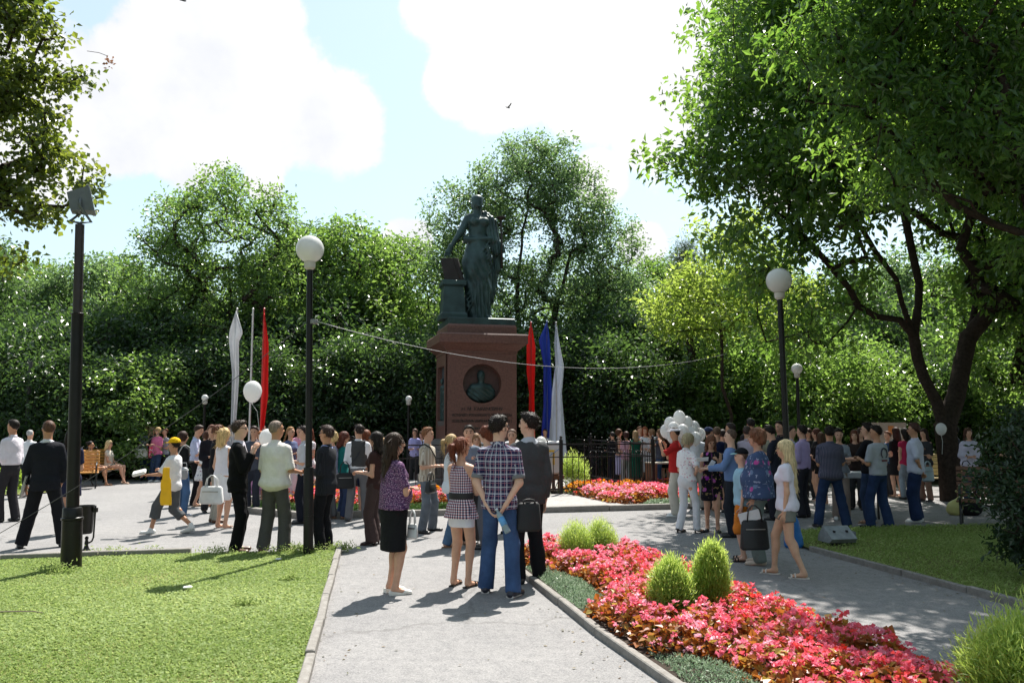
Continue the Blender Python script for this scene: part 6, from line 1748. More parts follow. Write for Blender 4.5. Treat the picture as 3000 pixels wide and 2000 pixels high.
def shrub(u_, Y_, sc_, k, lab, grp='dense shrubs along the edge of the wood', rz=None):
    E = empty('shrub', (gx(u_, Y_), Y_, 0), rz if rz is not None else r2.uniform(0, 6.28), lab, 'shrub', grp); E.scale = (sc_ * r2.uniform(.95, 1.15), sc_, sc_ * r2.uniform(.9, 1.15))
    link('stems', sk[k][0], E); link('foliage', sk[k][1], E)
for row, (Y0, st, sc0) in enumerate(((25.8, 112, .95), (28.6, 118, 1.15), (31.6, 135, 1.4))):
    u_ = -120 + row * 50
    while u_ < 3150:
        Yy = Y0 + r2.uniform(-.4, .7)
        if row == 0 and 560 < u_ < 2230: Yy += 2.8
        if row == 0 and u_ < 560: Yy += 1.1
        if row == 0 and u_ > 2230: Yy += .4
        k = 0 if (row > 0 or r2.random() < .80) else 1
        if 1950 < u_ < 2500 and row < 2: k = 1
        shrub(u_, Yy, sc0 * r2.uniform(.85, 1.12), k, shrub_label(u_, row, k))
        u_ += st * r2.uniform(.85, 1.15)
# big forked tree on the right
by = 19.0; bx = gx(2768, by)
def rel(u, v, Y=19.0): P = W(u, v, Y); return (P.x - bx, P.y - by, P.z)
limbs = [[rel(2769, 1250), rel(2744, 1176), rel(2708, 1110), rel(2688, 1049), rel(2677, 983), rel(2690, 900), rel(2693, 830, 18.8), rel(2670, 727, 18.5), rel(2640, 560, 18)],
         [rel(2677, 983), rel(2642, 886, 18.8), rel(2626, 819, 18.5), rel(2565, 738, 18), rel(2480, 620, 17.4), rel(2380, 480, 17)],
         [rel(2677, 983), rel(2637, 937, 18.6), rel(2565, 926, 18.2), rel(2514, 896, 17.8), rel(2489, 845, 17.3), rel(2380, 720, 16.6), rel(2250, 600, 16), rel(2120, 480, 15.6)],
         [rel(2690, 1049), rel(2637, 1023, 19.4), rel(2565, 947, 19.8), rel(2470, 880, 20), rel(2330, 860, 20)],
         [rel(2779, 1250), rel(2800, 1161, 19.2), rel(2820, 1059, 19.4), rel(2835, 990, 19.5), rel(2851, 932, 19.6), rel(2871, 830, 19.8), rel(2880, 680, 20), rel(2900, 480, 20)],
         [rel(2835, 990, 19.5), rel(2920, 880, 19), rel(3020, 760, 18.5), rel(3120, 600, 18)],
         [rel(2871, 830, 19.8), rel(2800, 700, 20.5), rel(2760, 560, 21)]]
L_ = lambda u, v, Y, r, w=1.0, rz=None: lob(u, v, Y, r, r * 1.15, rz or r, (bx, by), w)
lobes = [L_(2080, 430, 16, 1.15), L_(2010, 400, 16, .85, .7), L_(2190, 330, 16.5, 1.35), L_(2230, 560, 16, 1.3), L_(2180, 760, 16, .95), L_(2290, 900, 17, 1.0, .9), L_(2380, 200, 16.5, 1.9), L_(2350, 420, 16, 1.5), L_(2420, 640, 16.5, 1.3),
         L_(2600, 100, 17.5, 2.1), L_(2620, 380, 17, 1.7), L_(2800, 250, 18, 2.2), L_(2950, 500, 18, 2.0), L_(2500, -150, 17, 2.2), L_(2850, -150, 18.5, 2.6), L_(3100, 200, 18, 2.6), L_(3100, 700, 18, 2.0), L_(2960, 800, 19, 1.3, .8), L_(2450, 830, 18.5, 1.0, .7), L_(2780, 560, 20, 1.5, .6),
         L_(2250, 80, 15.5, 1.5), L_(2700, 300, 21, 2.4, .8), L_(2480, 450, 20.5, 2.0, .8), L_(2320, 980, 18.5, .8, .6), L_(2900, 100, 14.5, 2.0), L_(2560, 200, 13.6, 1.5)]
lobes += [(x - bx, y - by, z, r, r, r * .7, w) for x, y, z, r, w in ((7.6, 13.0, 9.6, 2.0, 1.2), (10, 13.5, 9.0, 2.2, 1), (6.5, 15.5, 10.8, 2.2, 1.2), (9.5, 16.2, 10.6, 2.4, 1.2), (12.5, 16.5, 9.5, 2.4, 1), (7.0, 11.2, 8.8, 1.5, 1), (9.6, 18, 11.6, 2.6, 1), (12.5, 20, 10.5, 2.6, 1), (6.3, 18.2, 11.4, 2.2, 1), (8, 21.5, 11.8, 2.6, 1), (11, 23, 11, 2.8, 1), (5.6, 21, 10.8, 1.8, .9), (14, 19, 9, 2.6, 1))]
d = tree_data(lobes, [(0, 0, 0), (0, 0, .9), rel(2769, 1250)], 2300, 54, .170, .52, 150, r0=.235, limbs=limbs, aspect=.50, droop=.5, step=.5, shell=.3)
plant_tree(d, (bx, by, 0), 0, 'big forked tree spreading over the crowd on the right', lm=leaf_near)
# near tree reaching in from the right
by = 10.0; bx = 9.3
lim = [[(0, 0, 2.2), rel(3300, 900, 10), rel(3100, 740, 10)]]
def rel2(u, v, Y=10.0): P = W(u, v, Y); return (P.x - bx, P.y - by, P.z)
lim = [[(0, 0, 2.4), rel2(3250, 840), rel2(3050, 700), rel2(2920, 660), rel2(2800, 600, 9.8), rel2(2700, 500, 9.6), rel2(2600, 380, 9.5)], [rel2(3050, 700), rel2(2980, 500), rel2(2900, 300), rel2(2800, 100)], [rel2(2920, 660), rel2(2780, 570, 9.4), rel2(2620, 545, 9.2)], [(0, 0, 2.4), rel2(3300, 500), rel2(3150, 100)]]
L2 = lambda u, v, Y, r, w=1.0: lob(u, v, Y, r, r * 1.3, r * .85, (bx, by), w)
lobes = [L2(2360, 130, 9.6, .55), L2(2480, 250, 9.4, .65), L2(2500, 60, 9.6, .8), L2(2700, 120, 9.5, .95), L2(2680, 350, 9.4, .75), L2(2900, 200, 9.8, 1.0), L2(2620, 520, 9.3, .5), L2(2860, 430, 9.6, .75), L2(3050, 420, 9.8, .9), L2(2450, 470, 9.6, .4, .8), L2(2980, 20, 9.6, 1.1), L2(2600, -120, 9.4, 1.0), L2(3150, 700, 10, .8), L2(3200, 200, 10, 1.2), L2(2850, -200, 8.8, 1.2)]
d = tree_data(lobes, [(0, 0, 0), (-.1, 0, 1.2), (0, 0, 2.4)], 620, 52, .115, .34, 160, r0=.15, limbs=lim, aspect=.40, droop=.7, step=.35, shell=.25)
plant_tree(d, (bx, by, 0), 0, 'near tree reaching in over the upper right with large leaves', lm=leaf_near)
# near linden hanging in from the left
by = 10.6; bx = -9.4
def rel3(u, v, Y=10.6): P = W(u, v, Y); return (P.x - bx, P.y - by, P.z)
L3 = lambda u, v, Y, r, w=1.0: lob(u, v, Y, r, r, r * .9, (bx, by), w)
lobes = [L3(30, 60, 10.6, .62), L3(165, 190, 10.6, .42), L3(90, 260, 10.6, .55), L3(235, 235, 10.6, .18, 1.5), L3(150, 420, 10.6, .52), L3(230, 500, 10.6, .28, 1.4), L3(262, 560, 10.7, .14, 2), L3(50, 560, 10.6, .55), L3(130, 640, 10.6, .32, 1.2), L3(20, 740, 10.7, .36), L3(-120, 300, 10.6, 1.0), L3(-300, 100, 10.6, 1.6), L3(-260, 600, 10.6, .9), L3(40, -120, 10.6, .6), L3(240, 90, 10.6, .15, 1.2), L3(-100, -150, 10.6, 1.0)]
lim = [[(0, 0, 3.2), rel3(-500, 300), rel3(-250, 200), rel3(-60, 190), rel3(60, 230)], [(0, 0, 3.2), rel3(-400, 600), rel3(-150, 560), rel3(20, 560)], [rel3(-250, 200), rel3(-100, 380), rel3(60, 420)], [rel3(-500, 300), rel3(-300, 0), rel3(-50, -60)]]
d = tree_data(lobes, [(0, 0, 0), (0, .1, 1.6), (0, 0, 3.2)], 640, 42, .080, .27, 170, r0=.20, limbs=lim, aspect=.85, droop=.5, step=.3, shell=.2)
plant_tree(d, (bx, by, 0), 0, 'linden tree hanging in from the upper left over the floodlight', lm=leaf_linden)
dl = W(320, 185, 10.6)
b = MB(); b.tube([tuple(W(255, 150, 10.6)), tuple(W(290, 155, 10.6)), tuple(W(316, 165, 10.6))], .004, 4)
rs = np.random.RandomState(3); C = np.array(dl) + rs.normal(size=(26, 3)) * np.array((.03, .03, .05)); v_, f_ = leaves(C, .05, rs, aspect=.5)
o = empty('seed_cluster'); q_ = link('dry_leaves', mesh_np('dry_leaves', v_, f_, mat('dry_brown_leaf', (.30, .12, .04), .7, trans=.3), False), o); q_['kind'] = 'stuff'; tag(o, 'brown dry seed cluster on a thin twig against the cloud', 'seed cluster')
b.build('twig', bark, o)
# dark shrub cut by the right edge
by = 9.3; bx = gx(3010, by)
L4 = lambda u, v, Y, r, w=1.0: lob(u, v, Y, r, r, r, (bx, by), w)
d = tree_data([L4(2960, 1330, 9.2, .32), L4(3040, 1230, 9.3, .40), L4(2930, 1450, 9.1, .30), L4(3020, 1500, 9.3, .42), L4(2960, 1600, 9.3, .26), L4(3080, 1650, 9.3, .40), L4(2870, 1400, 9.2, .13, 1.5), L4(3080, 1400, 9.4, .45)], [(0, 0, 0), (0, 0, .4)], 210, 36, .070, .17, 180, r0=.05, step=.2, aspect=.5, droop=.3, shell=.2, tipr=.005)
leaf_shrub = leafmat('leaf_shrub', (.015, .035, .018), (.04, .07, .04), (.03, .08, .02), (.12, .2, .05), trans=.3, rough=.25)  # dark green leaf of the edge shrub, little translucence
plant_tree(d, (bx, by, 0), 0, 'dark leafy shrub cut by the right edge beside the lawn', cat='shrub', lm=leaf_shrub, name='shrub')
print('vegetation', time.time() - t0)
# ------------------------------------------------------------------ the crowd
t0 = time.time()
P_PLAID = patmat('plaid_cotton', 'plaid', [(.012, .014, .055), (.035, .035, .10), (.55, .55, .62), (.30, .03, .06)])
P_GING = patmat('gingham', 'gingham', [(.72, .70, .74), (.03, .03, .12), (.42, .03, .07), (.015, .01, .03)])
P_PURPLE = patmat('purple_print', 'speckle', [(.045, .020, .075), (.13, .05, .13), (.36, .24, .34), (.03, .015, .05)], 1.0)
P_FLORALDRESS = patmat('black_floral', 'floral', [(.010, .008, .014), (.30, .03, .38), (.45, .10, .42), (.30, .22, .10)], 2.2)
P_MATRON = patmat('blue_pink_print', 'floral', [(.05, .08, .17), (.46, .07, .30), (.14, .20, .34), (.28, .32, .46)], 1.9)
P_STRIPE = patmat('beige_stripe', 'stripe', [(.50, .44, .36), (.22, .17, .13), (.62, .58, .52)])
P_DSTRIPE = patmat('dark_stripe', 'stripe', [(.045, .05, .085), (.12, .11, .15)])
P_PIN = patmat('pinstripe', 'stripe', [(.012, .013, .018), (.024, .025, .032)], .8)
P_WFLOWER = patmat('white_flower_print', 'floral', [(.70, .68, .70), (.30, .10, .22), (.10, .10, .22), (.62, .5, .55)], .8)
P_WPINK = patmat('white_pink_print', 'floral', [(.76, .74, .76), (.62, .34, .40), (.5, .4, .5), (.76, .74, .76)], .9)
def tp(k, c, slv=.45, hem=.88, **kw):
    return dict(k=k, m=(c if not isinstance(c, tuple) else cloth(c)), sleeve=slv, hem=hem, **kw)
def tr(c, ln=1.0, **kw): return dict(k='trousers' if ln > .8 else 'shorts', m=cloth(c), len=ln, n='trousers' if ln > .8 else 'shorts', **kw)
def jn(c=JEANS, **kw): return dict(k='trousers', m=mat('denim', c, .9, var=.3, scale=5, bump=.3, bscale=50, spec=.15), n='jeans', **kw)
def sk_(c, ln, fl=.01, **kw): return dict(k='skirt', m=(c if not isinstance(c, tuple) else cloth(c)), len=ln, flare=fl, **kw)
SHB = dict(k='shoe', c=BLACK); SNW = dict(k='sneaker', c=(.7, .7, .7)); SAN = dict(k='sandal', c=(.25, .15, .09)); SANW = dict(k='sandal', c=(.62, .58, .54)); HEB = dict(k='heel', c=BLACK); SHBR = dict(k='shoe', c=(.09, .04, .02))
D = 'down'
# --- foreground group
w1 = person('woman in purple print blouse, black knee skirt and white mules, dark hair', 1150, 1738, 1.65, -62, 'f', tp('blouse', P_PURPLE, .40, .92, loose=.022, flare=.012, pat=1, blouse=.02), sk_(BLACK, .47, .0), dict(k='wedge', c=(.66, .64, .60)), ('long', (.035, .02, .013)), ('crossed', 'crossed'), stance=.085, head=(-8, 0), extra=[('glasses',)], fat=.13)
w2 = person('woman in sleeveless gingham top with black belt and white mini skirt', 1350, 1718, 1.60, -28, 'f', tp('top', P_GING, -1, .80, flare=.035, sash=BLACK, pat=1, loose=.012), sk_((.74, .73, .76), .70, -.004), dict(k='sandal', c=BLACK), ('pony', (.15, .042, .02)), ('crossed', 'crossed'), stance=.10, head=(-20, 0), skin=(.58, .33, .22))
m1 = person('young man in dark plaid shirt and blue jeans holding a bottle behind his back', 1462, 1741, 1.84, -14, 'm', tp('shirt', P_PLAID, .44, .84, pat=1, cuff=cloth((.18, .18, .19)), loose=.022), jn((.045, .085, .19)), dict(k='sneaker', c=(.02, .02, .035), sole=(.55, .5, .48)), ('short', DARKH), ('behind', 'behind'), stance=.16, step=.16, head=(-32, 0), extra=[('glasses',)], skin=PALE)
m2 = person('young man in dark grey blazer and black trousers beside the flower bed', 1550, 1706, 1.87, 24, 'm', dict(k='jacket', m=cloth((.060, .062, .066)), hem=.80, sleeve=.97, inner=cloth((.45, .47, .52)), loose=.024), tr((.012, .012, .015)), dict(k='shoe', c=(.03, .03, .032)), ('short', DARKH), (D, D), stance=.12, head=(38, 0), skin=PALE)
b_ = m1['hand'][1]
BT = empty('water_bottle', b_ + Vector((0, -.045, -.02)), 0, 'clear plastic bottle with blue label in the plaid man\'s hand', 'bottle'); BT.rotation_euler = (R(-20), R(-28), 0)
q = MB(); q.lathe([(.001, -.20), (.030, -.20), (.033, -.19), (.031, -.10), (.033, -.02), (.030, .0), (.014, .04), (.013, .06), (.001, .06)], n=14); q.build('plastic', mat('clear_plastic', (.42, .52, .56), .08, spec=.8, trans=.5), BT, True)
q = MB(); q.lathe([(.0335, -.12), (.0345, -.12), (.0345, -.03), (.0335, -.03)], n=14); q.build('paper_label', mat('blue_label', (.10, .32, .62), .4), BT, True)
q = MB(); q.lathe([(.015, .055), (.015, .075), (.001, .076)], n=10); q.build('bottle_cap', mat('blue_cap', (.6, .65, .7), .4), BT, True)
bag('black flat shoulder bag hanging behind the blazer man\'s hip', W(1549, 1462, 8.70), 20, .25, .30, .08, BLACK, handle=.03, pocket=False, rough=.7, name='shoulder_bag', cat='bag')
bag('small white bag on a strap in front of the purple bloused woman', w1['world']((.06, .20, .90)), -20, .11, .16, .05, (.6, .6, .6), handle=.14)
# --- second row, centre
person('sandy haired man in beige striped short sleeved shirt and grey jeans', 1250, 1558, 1.69, -112, 'm', tp('shirt', P_STRIPE, .46, .86, pat=1), jn((.13, .15, .18)), SHB, ('short', (.20, .09, .045)), ('front', 'front'), stance=.19, head=(12, 0), extra=[('strap', 1, .95, BLACK)])
bag('black satchel at the waist of the striped shirt man', W(1262, 1383, 13.1), 70, .26, .21, .10, BLACK, handle=.12, name='satchel', cat='bag')
person('woman with wavy blonde ponytail, white cardigan and jeans', 1322, 1600, 1.60, -70, 'f', tp('sweater', (.66, .68, .74), .9, .86, loose=.022), jn((.07, .13, .22)), SAN, ('pony', (.40, .27, .13)), ('front', 'hold'), step=.22, stance=.09)
person('dark haired woman seen behind the gingham topped woman', 1372, 1590, 1.72, 180, 'f', tp('top', (.14, .17, .22), .4), tr(CHAR), SHB, ('short', DARKH), ('front', 'front'))
person('woman with short auburn curls in lavender top facing left', 1425, 1606, 1.70, 85, 'f', tp('blouse', (.36, .34, .46), .5, .84), tr((.10, .10, .12)), SHB, ('curly', (.12, .035, .018)), ('front', 'front'), skin=PALE)
person('woman with light brown hair in grey vest top behind the gingham top', 1392, 1575, 1.60, -160, 'f', tp('top', (.22, .25, .32), .3), tr(CHAR), SHB, ('long', (.22, .12, .06)), ('front', 'front'))
person('man in navy shirt half hidden between plaid man and blazer man', 1500, 1560, 1.66, 172, 'm', tp('shirt', (.03, .035, .06), .5), tr(CHAR), SHB, ('buzz', (.12, .07, .05)), (D, 'front'))
person('woman in dark brown blouse and wide brown trousers with sunglasses, wristwatch', 1096, 1594, 1.63, 82, 'f', tp('blouse', (.045, .022, .020), .22, .88), tr((.055, .036, .035), flare=.03, loose=.018), dict(k='heel', c=(.05, .02, .015)), ('mid', DARKH), ('front', 'front'), extra=[('sunglasses',), ('watch', 1)])
person('red haired woman in navy dress with badge on a cord', 1070, 1512, 1.63, 20, 'f', dict(k='dress', m=cloth((.012, .014, .04)), sleeve=0, hem=.60), None, HEB, ('bob', AUB), ('front', 'front'), head=(-30, 0))
m3 = person('man in grey waistcoat, white shirt and grey trousers, seen from behind', 1046, 1526, 1.73, 8, 'm', tp('shirt', (.70, .70, .76), .78, .93, vest=cloth((.055, .055, .058))), tr((.155, .155, .17)), dict(k='shoe', c=(.06, .06, .065)), ('short', (.03, .02, .018)), ('hold', 'hold'), stance=.16, head=(35, 0), extra=[('strap', 1, .98, (.012, .014, .03)), ('glasses',)])
bag('large black messenger bag on the waistcoated man\'s left hip', m3['world']((-.23, -.10, 1.08)), 20, .32, .28, .12, (.012, .012, .014), handle=.20, rough=.8, name='messenger_bag', cat='bag')
person('woman in teal cardigan and jeans looking down to the right', 1000, 1518, 1.60, -60, 'f', tp('sweater', (.012, .13, .13), .75, .86), jn((.04, .06, .13)), SAN, ('mid', (.08, .025, .018)), ('hold', 'hold'), head=(-15, -12))
person('woman with blonde curls behind the pinstripe man', 968, 1520, 1.60, 60, 'f', tp('top', (.30, .30, .42), .5), tr(GREY), SAN, ('curly', BLON), ('front', D))
m4 = person('man in black pinstripe suit and sunglasses facing left by the lamp post', 950, 1612, 1.72, 74, 'm', dict(k='jacket', m=P_PIN, pat=1, hem=.78, sleeve=.97, inner=cloth((.30, .33, .55)), loose=.024), tr((.010, .010, .013), loose=.018), SHB, ('short', (.05, .03, .025)), ('front', (((.10, .10, -1)), (-.30, .75, -.55))), stance=.11, head=(0, 0), extra=[('sunglasses',)], skin=TAN)
m5 = person('grey haired man in cream short sleeved shirt and grey trousers, back view', 800, 1618, 1.79, -14, 'm', tp('shirt', (.70, .66, .62), .5, .89, loose=.035, flare=.015), tr((.082, .078, .075), loose=.020), SHBR, ('buzz', (.20, .15, .12)), ('front', ((.20, .0, -1), (.10, .85, -.15))), stance=.16, head=(-35, 0), fat=.14, skin=TAN, extra=[('glasses', 'up')])
m6 = person('young man in black suit with glasses, hand raised to his chin', 690, 1616, 1.79, -78, 'm', dict(k='jacket', m=cloth((.006, .006, .007)), hem=.79, sleeve=.97, inner=cloth((.55, .52, .58)), loose=.022), tr((.006, .006, .007)), SHBR, ('short', (.045, .028, .02)), ('chin', 'chin'), stance=.12, extra=[('glasses',)], skin=PALE)
person('woman with blonde curls, white sleeveless top, navy belt and white skirt', 648, 1548, 1.66, -28, 'f', tp('top', (.70, .68, .76), 0, .93), sk_((.70, .69, .72), .50), SANW, ('curlylong', (.55, .38, .18)), (((.10, -.12, -1), (.0, .35, -.9)), 'front'), stance=.09)
w3 = W(622, 1392, 13.6)
bag('large white structured handbag carried by the blonde curly haired woman', w3, -5, .37, .29, .12, (.62, .62, .62), handle=.17)
q = MB(); q.box((0, 0, 0), (.22, .20, .30), ch=.03); p = W(672, 1408, 13.7)
person('man with beige trousers and black top behind the blonde curly woman', 628, 1530, 1.72, -55, 'm', tp('shirt', (.012, .012, .016), .6), tr((.33, .31, .27)), SHBR, ('short', (.12, .05, .03)), ('front', 'front'))
# --- left part
person('man in white shirt with rolled sleeves and charcoal trousers at the left edge', 22, 1528, 1.82, 78, 'm', tp('shirt', (.66, .62, .68), .72, .98, loose=.026), tr((.028, .026, .03)), SHB, ('short', DARKH), ('front', 'front'), stance=.10, step=.15, head=(5, 0), skin=TAN)
person('grey haired older man in plain white shirt behind the dark suited man', 78, 1456, 1.60, -8, 'm', tp('shirt', (.70, .70, .74), .5, .86), tr((.36, .34, .34)), SHB, ('buzz', (.35, .34, .34)), ('front', 'front'), fat=.1)
m7 = person('man in dark suit seen from behind holding a silver laptop, far left', 122, 1603, 1.81, 18, 'm', dict(k='jacket', m=cloth((.014, .015, .021)), hem=.79, sleeve=.97, inner=cloth((.62, .62, .68)), loose=.030), tr((.012, .012, .015), loose=.022), SHB, ('buzz', (.09, .045, .03)), (((.26, .05, -1), (.02, .28, -1)), ((.2, .1, -1), (-.2, .5, -.8))), stance=.26, head=(30, 0), skin=TAN, extra=[('sunglasses',)])
E = empty('laptop', m7['world']((-.255, .06, .84)), R(18), 'slim silver laptop held against the dark suited man\'s left side', 'laptop'); E.rotation_euler = (R(8), R(14), R(18))
for z_, nm in ((-.006, 'laptop_base'), (.006, 'laptop_lid')):
    q = MB(); q.box((z_, 0, 0), (.010, .24, .33), ch=.004); q.build(nm, mat('brushed_silver', (.45, .45, .47), .35, .6), E)
person('dark haired woman in navy and burgundy dress hidden behind the floodlight pole', 196, 1562, 1.66, 10, 'f', dict(k='dress', m=cloth((.02, .022, .05)), sleeve=.4, hem=.62, flare=.02), None, HEB, ('mid', DARKH), ('front', 'front'))
person('woman with dark hair in peach top sitting on the bench, hand at her mouth', 0, 0, 1.62, -80, 'f', tp('top', (.55, .28, .16), 0, .88), sk_((.05, .05, .06), .6), SAN, ('bun', DARKH), ('lap', ((.02, .35, -.9), (-.12, .35, .95))), sit=.46, pos=(gx(292, 24.0) + .02, 23.62, 0), skin=TAN, extra=[('sunglasses',)])
person('blonde woman in cream dress and sunglasses sitting at the end of the bench', 0, 0, 1.64, -88, 'f', tp('top', (.60, .54, .46), .25, .88), sk_((.60, .54, .46), .6), dict(k='heel', c=(.5, .35, .25)), ('mid', (.60, .44, .24)), ('lap', 'lap'), sit=.46, pos=(gx(292, 24.0) + .22, 24.30, 0), extra=[('sunglasses',)])
k1 = person('boy in yellow cap, white t shirt and grey cropped shorts walking left', 500, 1562, 1.57, 84, 'm', tp('tee', (.72, .70, .72), .46, .84, loose=.030), tr((.085, .09, .098), .74, loose=.026), SNW, ('short', DARKH), ('reach', 'hold'), stance=.07, step=.66, rear_lift=.07, extra=[('cap', (.80, .46, .01))], skin=TAN, head=(5, 0))
yb = k1['hand'][0]
V_, Q_ = blob([EC((0, 0, 0), (0, 0, -.20), (.052, .010), (.062, .014), fa=True), EC((0, 0, -.19), (.01, 0, -.58), (.076, .018), (.086, .022), fb=True, k=.008)], .011, post=lambda Fd, X, Y, Z: Fd + .006 * sines(X, Y * 2, Z, 34, 8))
tag(link('carrier_bag', mesh_np('carrier_bag', V_, Q_, mat('yellow_plastic', (.78, .50, .01), .35, var=.08, trans=.25, spots=((.12, .09, .03), 9, .68)), True), None, W(488, 1368, 12.9), (0, 0, R(12))), 'long yellow plastic carrier bag hanging from the walking boy\'s hand', 'carrier bag')
q = MB(); q.box((0, 0, 0), (.20, .14, .05), ch=.01); o = q.build('folder', mat('white_card', (.70, .68, .64), .6), None, loc=k1['hand'][0] + Vector((-.06, -.02, .05)), rot=(R(20), R(-14), .2)); tag(o, 'white folder held out in front by the yellow capped boy', 'folder')
m8 = person('woman with dark bob in black jacket and blue jeans behind the boy', 528, 1512, 1.60, -40, 'f', tp('sweater', (.012, .012, .014), .95, .95), jn((.06, .12, .24)), dict(k='sneaker', c=(.2, .25, .35)), ('bob', (.04, .02, .015)), ('front', 'front'), extra=[('strap', 1, 1.0, (.5, .5, .5))])
q = MB(); q.box((0, 0, -.13), (.19, .14, .22), ch=.03); o = empty('cooler_bag', W(535, 1365, 15.3), .3, 'small grey cooler bag with white trim on the black jacketed woman\'s hip', 'bag'); smooth_angle(q.build('bag_body', mat('grey_nylon', (.30, .31, .33), .6), o), 50)
q = MB(); q.box((0, 0, -.07), (.20, .15, .014)); q.build('trim', mat('white_trim', (.6, .6, .6), .6), o)
q = MB(); q.tube([(-.08, 0, -.03), (-.06, 0, .06), (.06, 0, .06), (.08, 0, -.03)], .008, 6); q.build('handle', mat('grey_nylon', (.30, .31, .33), .6), o, True)
m9 = person('man in pale blue shirt and black trousers looking at his phone', 568, 1478, 1.72, -80, 'm', tp('shirt', (.45, .48, .66), .5, .93), tr((.01, .01, .012)), SHB, ('short', (.04, .025, .02)), ('hold', 'phone'), stance=.13, head=(0, -18))
person('young woman in floral skirt and white blouse with black belt, head bent', 592, 1484, 1.62, -62, 'f', tp('blouse', P_WPINK, .4, .98), sk_(P_WFLOWER, .60, .07, pat=1), dict(k='slip', c=(.35, .26, .16)), ('bob', (.08, .035, .022)), ('hold', 'hold'), step=-.3, head=(0, -30))
person('man with greying hair in light shirt beyond the folder', 424, 1406, 1.72, -150, 'm', tp('shirt', (.35, .38, .52), .4), jn(), SHB, ('short', (.1, .06, .05)), ('front', 'front'))
person('woman with long ash hair in black top carrying a white hobo bag', 441, 1408, 1.66, -80, 'f', tp('top', (.02, .02, .025), .3), jn(), SAN, ('long', (.20, .15, .10)), ('front', 'front'))
bag('round white hobo bag on the ash haired woman\'s shoulder', W(416, 1300, 25.4), 10, .38, .30, .14, (.62, .60, .56), handle=.14)
person('blonde woman in pink shirt and sunglasses holding a pink slogan bag', 456, 1410, 1.64, 165, 'f', tp('tee', (.62, .16, .30), .5), jn((.03, .05, .1)), SNW, ('bob', (.4, .27, .12)), ('hold', 'hold'), extra=[('sunglasses',)])
PB = W(454, 1322, 25.3); E = empty('tote_bag', PB, .05, 'hot pink tote bag with white slogan lettering', 'tote bag')
q = MB(); q.box((0, 0, -.02), (.36, .05, .34), ch=.012); q.build('bag_body', mat('pink_canvas', (.68, .06, .14), .8), E)
for s_, z_ in (('NGE', .06), ('FASHION', -.08)): text('lettering', s_, .12, (0, -.03, z_ - .02), rx, mat('white_print', (.75, .7, .72), .7), E, ext=.002, width=.30)
person('woman with short dark hair beyond the pink shirted woman', 478, 1408, 1.6, 150, 'f', tp('top', (.3, .3, .35), .4), tr(CHAR), SHB, ('short', (.14, .05, .03)), ('front', D))
# --- between the suits
person('man in slate shirt with dark hair facing the camera between the suits', 738, 1500, 1.70, 175, 'm', tp('shirt', (.07, .08, .11), .8), tr((.03, .035, .05)), SHB, ('short', (.035, .02, .018)), ('front', 'front'), head=(10, -8))
person('red blond girl half hidden behind the cream shirted man', 758, 1470, 1.58, 170, 'f', tp('top', (.5, .45, .42), .3), sk_((.42, .22, .38), .3, .08), SAN, ('bob', (.30, .11, .04)), ('front', 'front'))
person('sunburnt man with cropped hair behind the red blond girl', 766, 1440, 1.70, -170, 'm', tp('tee', (.4, .4, .45), .45), tr(CHAR), SHB, ('buzz', (.10, .05, .04)), (D, 'front'))
person('woman in long lilac skirt turned away behind the black suited man', 742, 1462, 1.66, 120, 'f', tp('top', (.62, .60, .68), .5), sk_((.40, .26, .44), .12, .10), SAN, ('mid', (.06, .03, .02)), ('front', D))
person('dark haired man far back between the blonde curls and black suit', 668, 1440, 1.70, 160, 'm', tp('shirt', (.25, .25, .3), .5), tr(CHAR), SHB, ('short', (.05, .03, .02)), ('front', D))
person('man with brown hair in black jacket left of the blonde curly woman', 612, 1500, 1.72, -140, 'm', tp('shirt', (.015, .014, .02), .95), tr(CHAR), SHB, ('short', (.13, .06, .04)), ('front', 'front'))
person('young woman with long fair braid and white pleated skirt', 846, 1486, 1.68, -120, 'f', tp('top', (.10, .12, .22), .3), sk_((.66, .64, .68), .18, .10), SAN, ('longbraid', (.30, .16, .07)), ('phone', 'hold'))
person('woman in pink dress with short dark hair far behind the lamp post', 872, 1432, 1.66, -170, 'f', dict(k='dress', m=cloth((.66, .30, .40)), sleeve=.4, hem=.52, flare=.02), None, SANW, ('short', (.02, .015, .015)), ('front', 'front'))
person('woman in white dress with blue pattern behind the lamp post', 900, 1480, 1.66, 150, 'f', dict(k='dress', m=P_WFLOWER, pat=1, sleeve=.25, hem=.55, flare=.03), None, SANW, ('long', (.12, .04, .025)), ('hold', D))
person('man in black trousers partly behind the lamp post base', 885, 1532, 1.70, 100, 'm', tp('shirt', (.5, .5, .55), .5), tr((.01, .012, .02)), SHB, ('short', (.03, .02, .02)), ('front', 'front'))
person('fair haired woman peeping out behind the brown bloused woman', 1112, 1530, 1.50, 60, 'f', tp('top', (.35, .30, .25), .5), tr(CHAR), SAN, ('mid', (.40, .25, .12)), ('front', D))
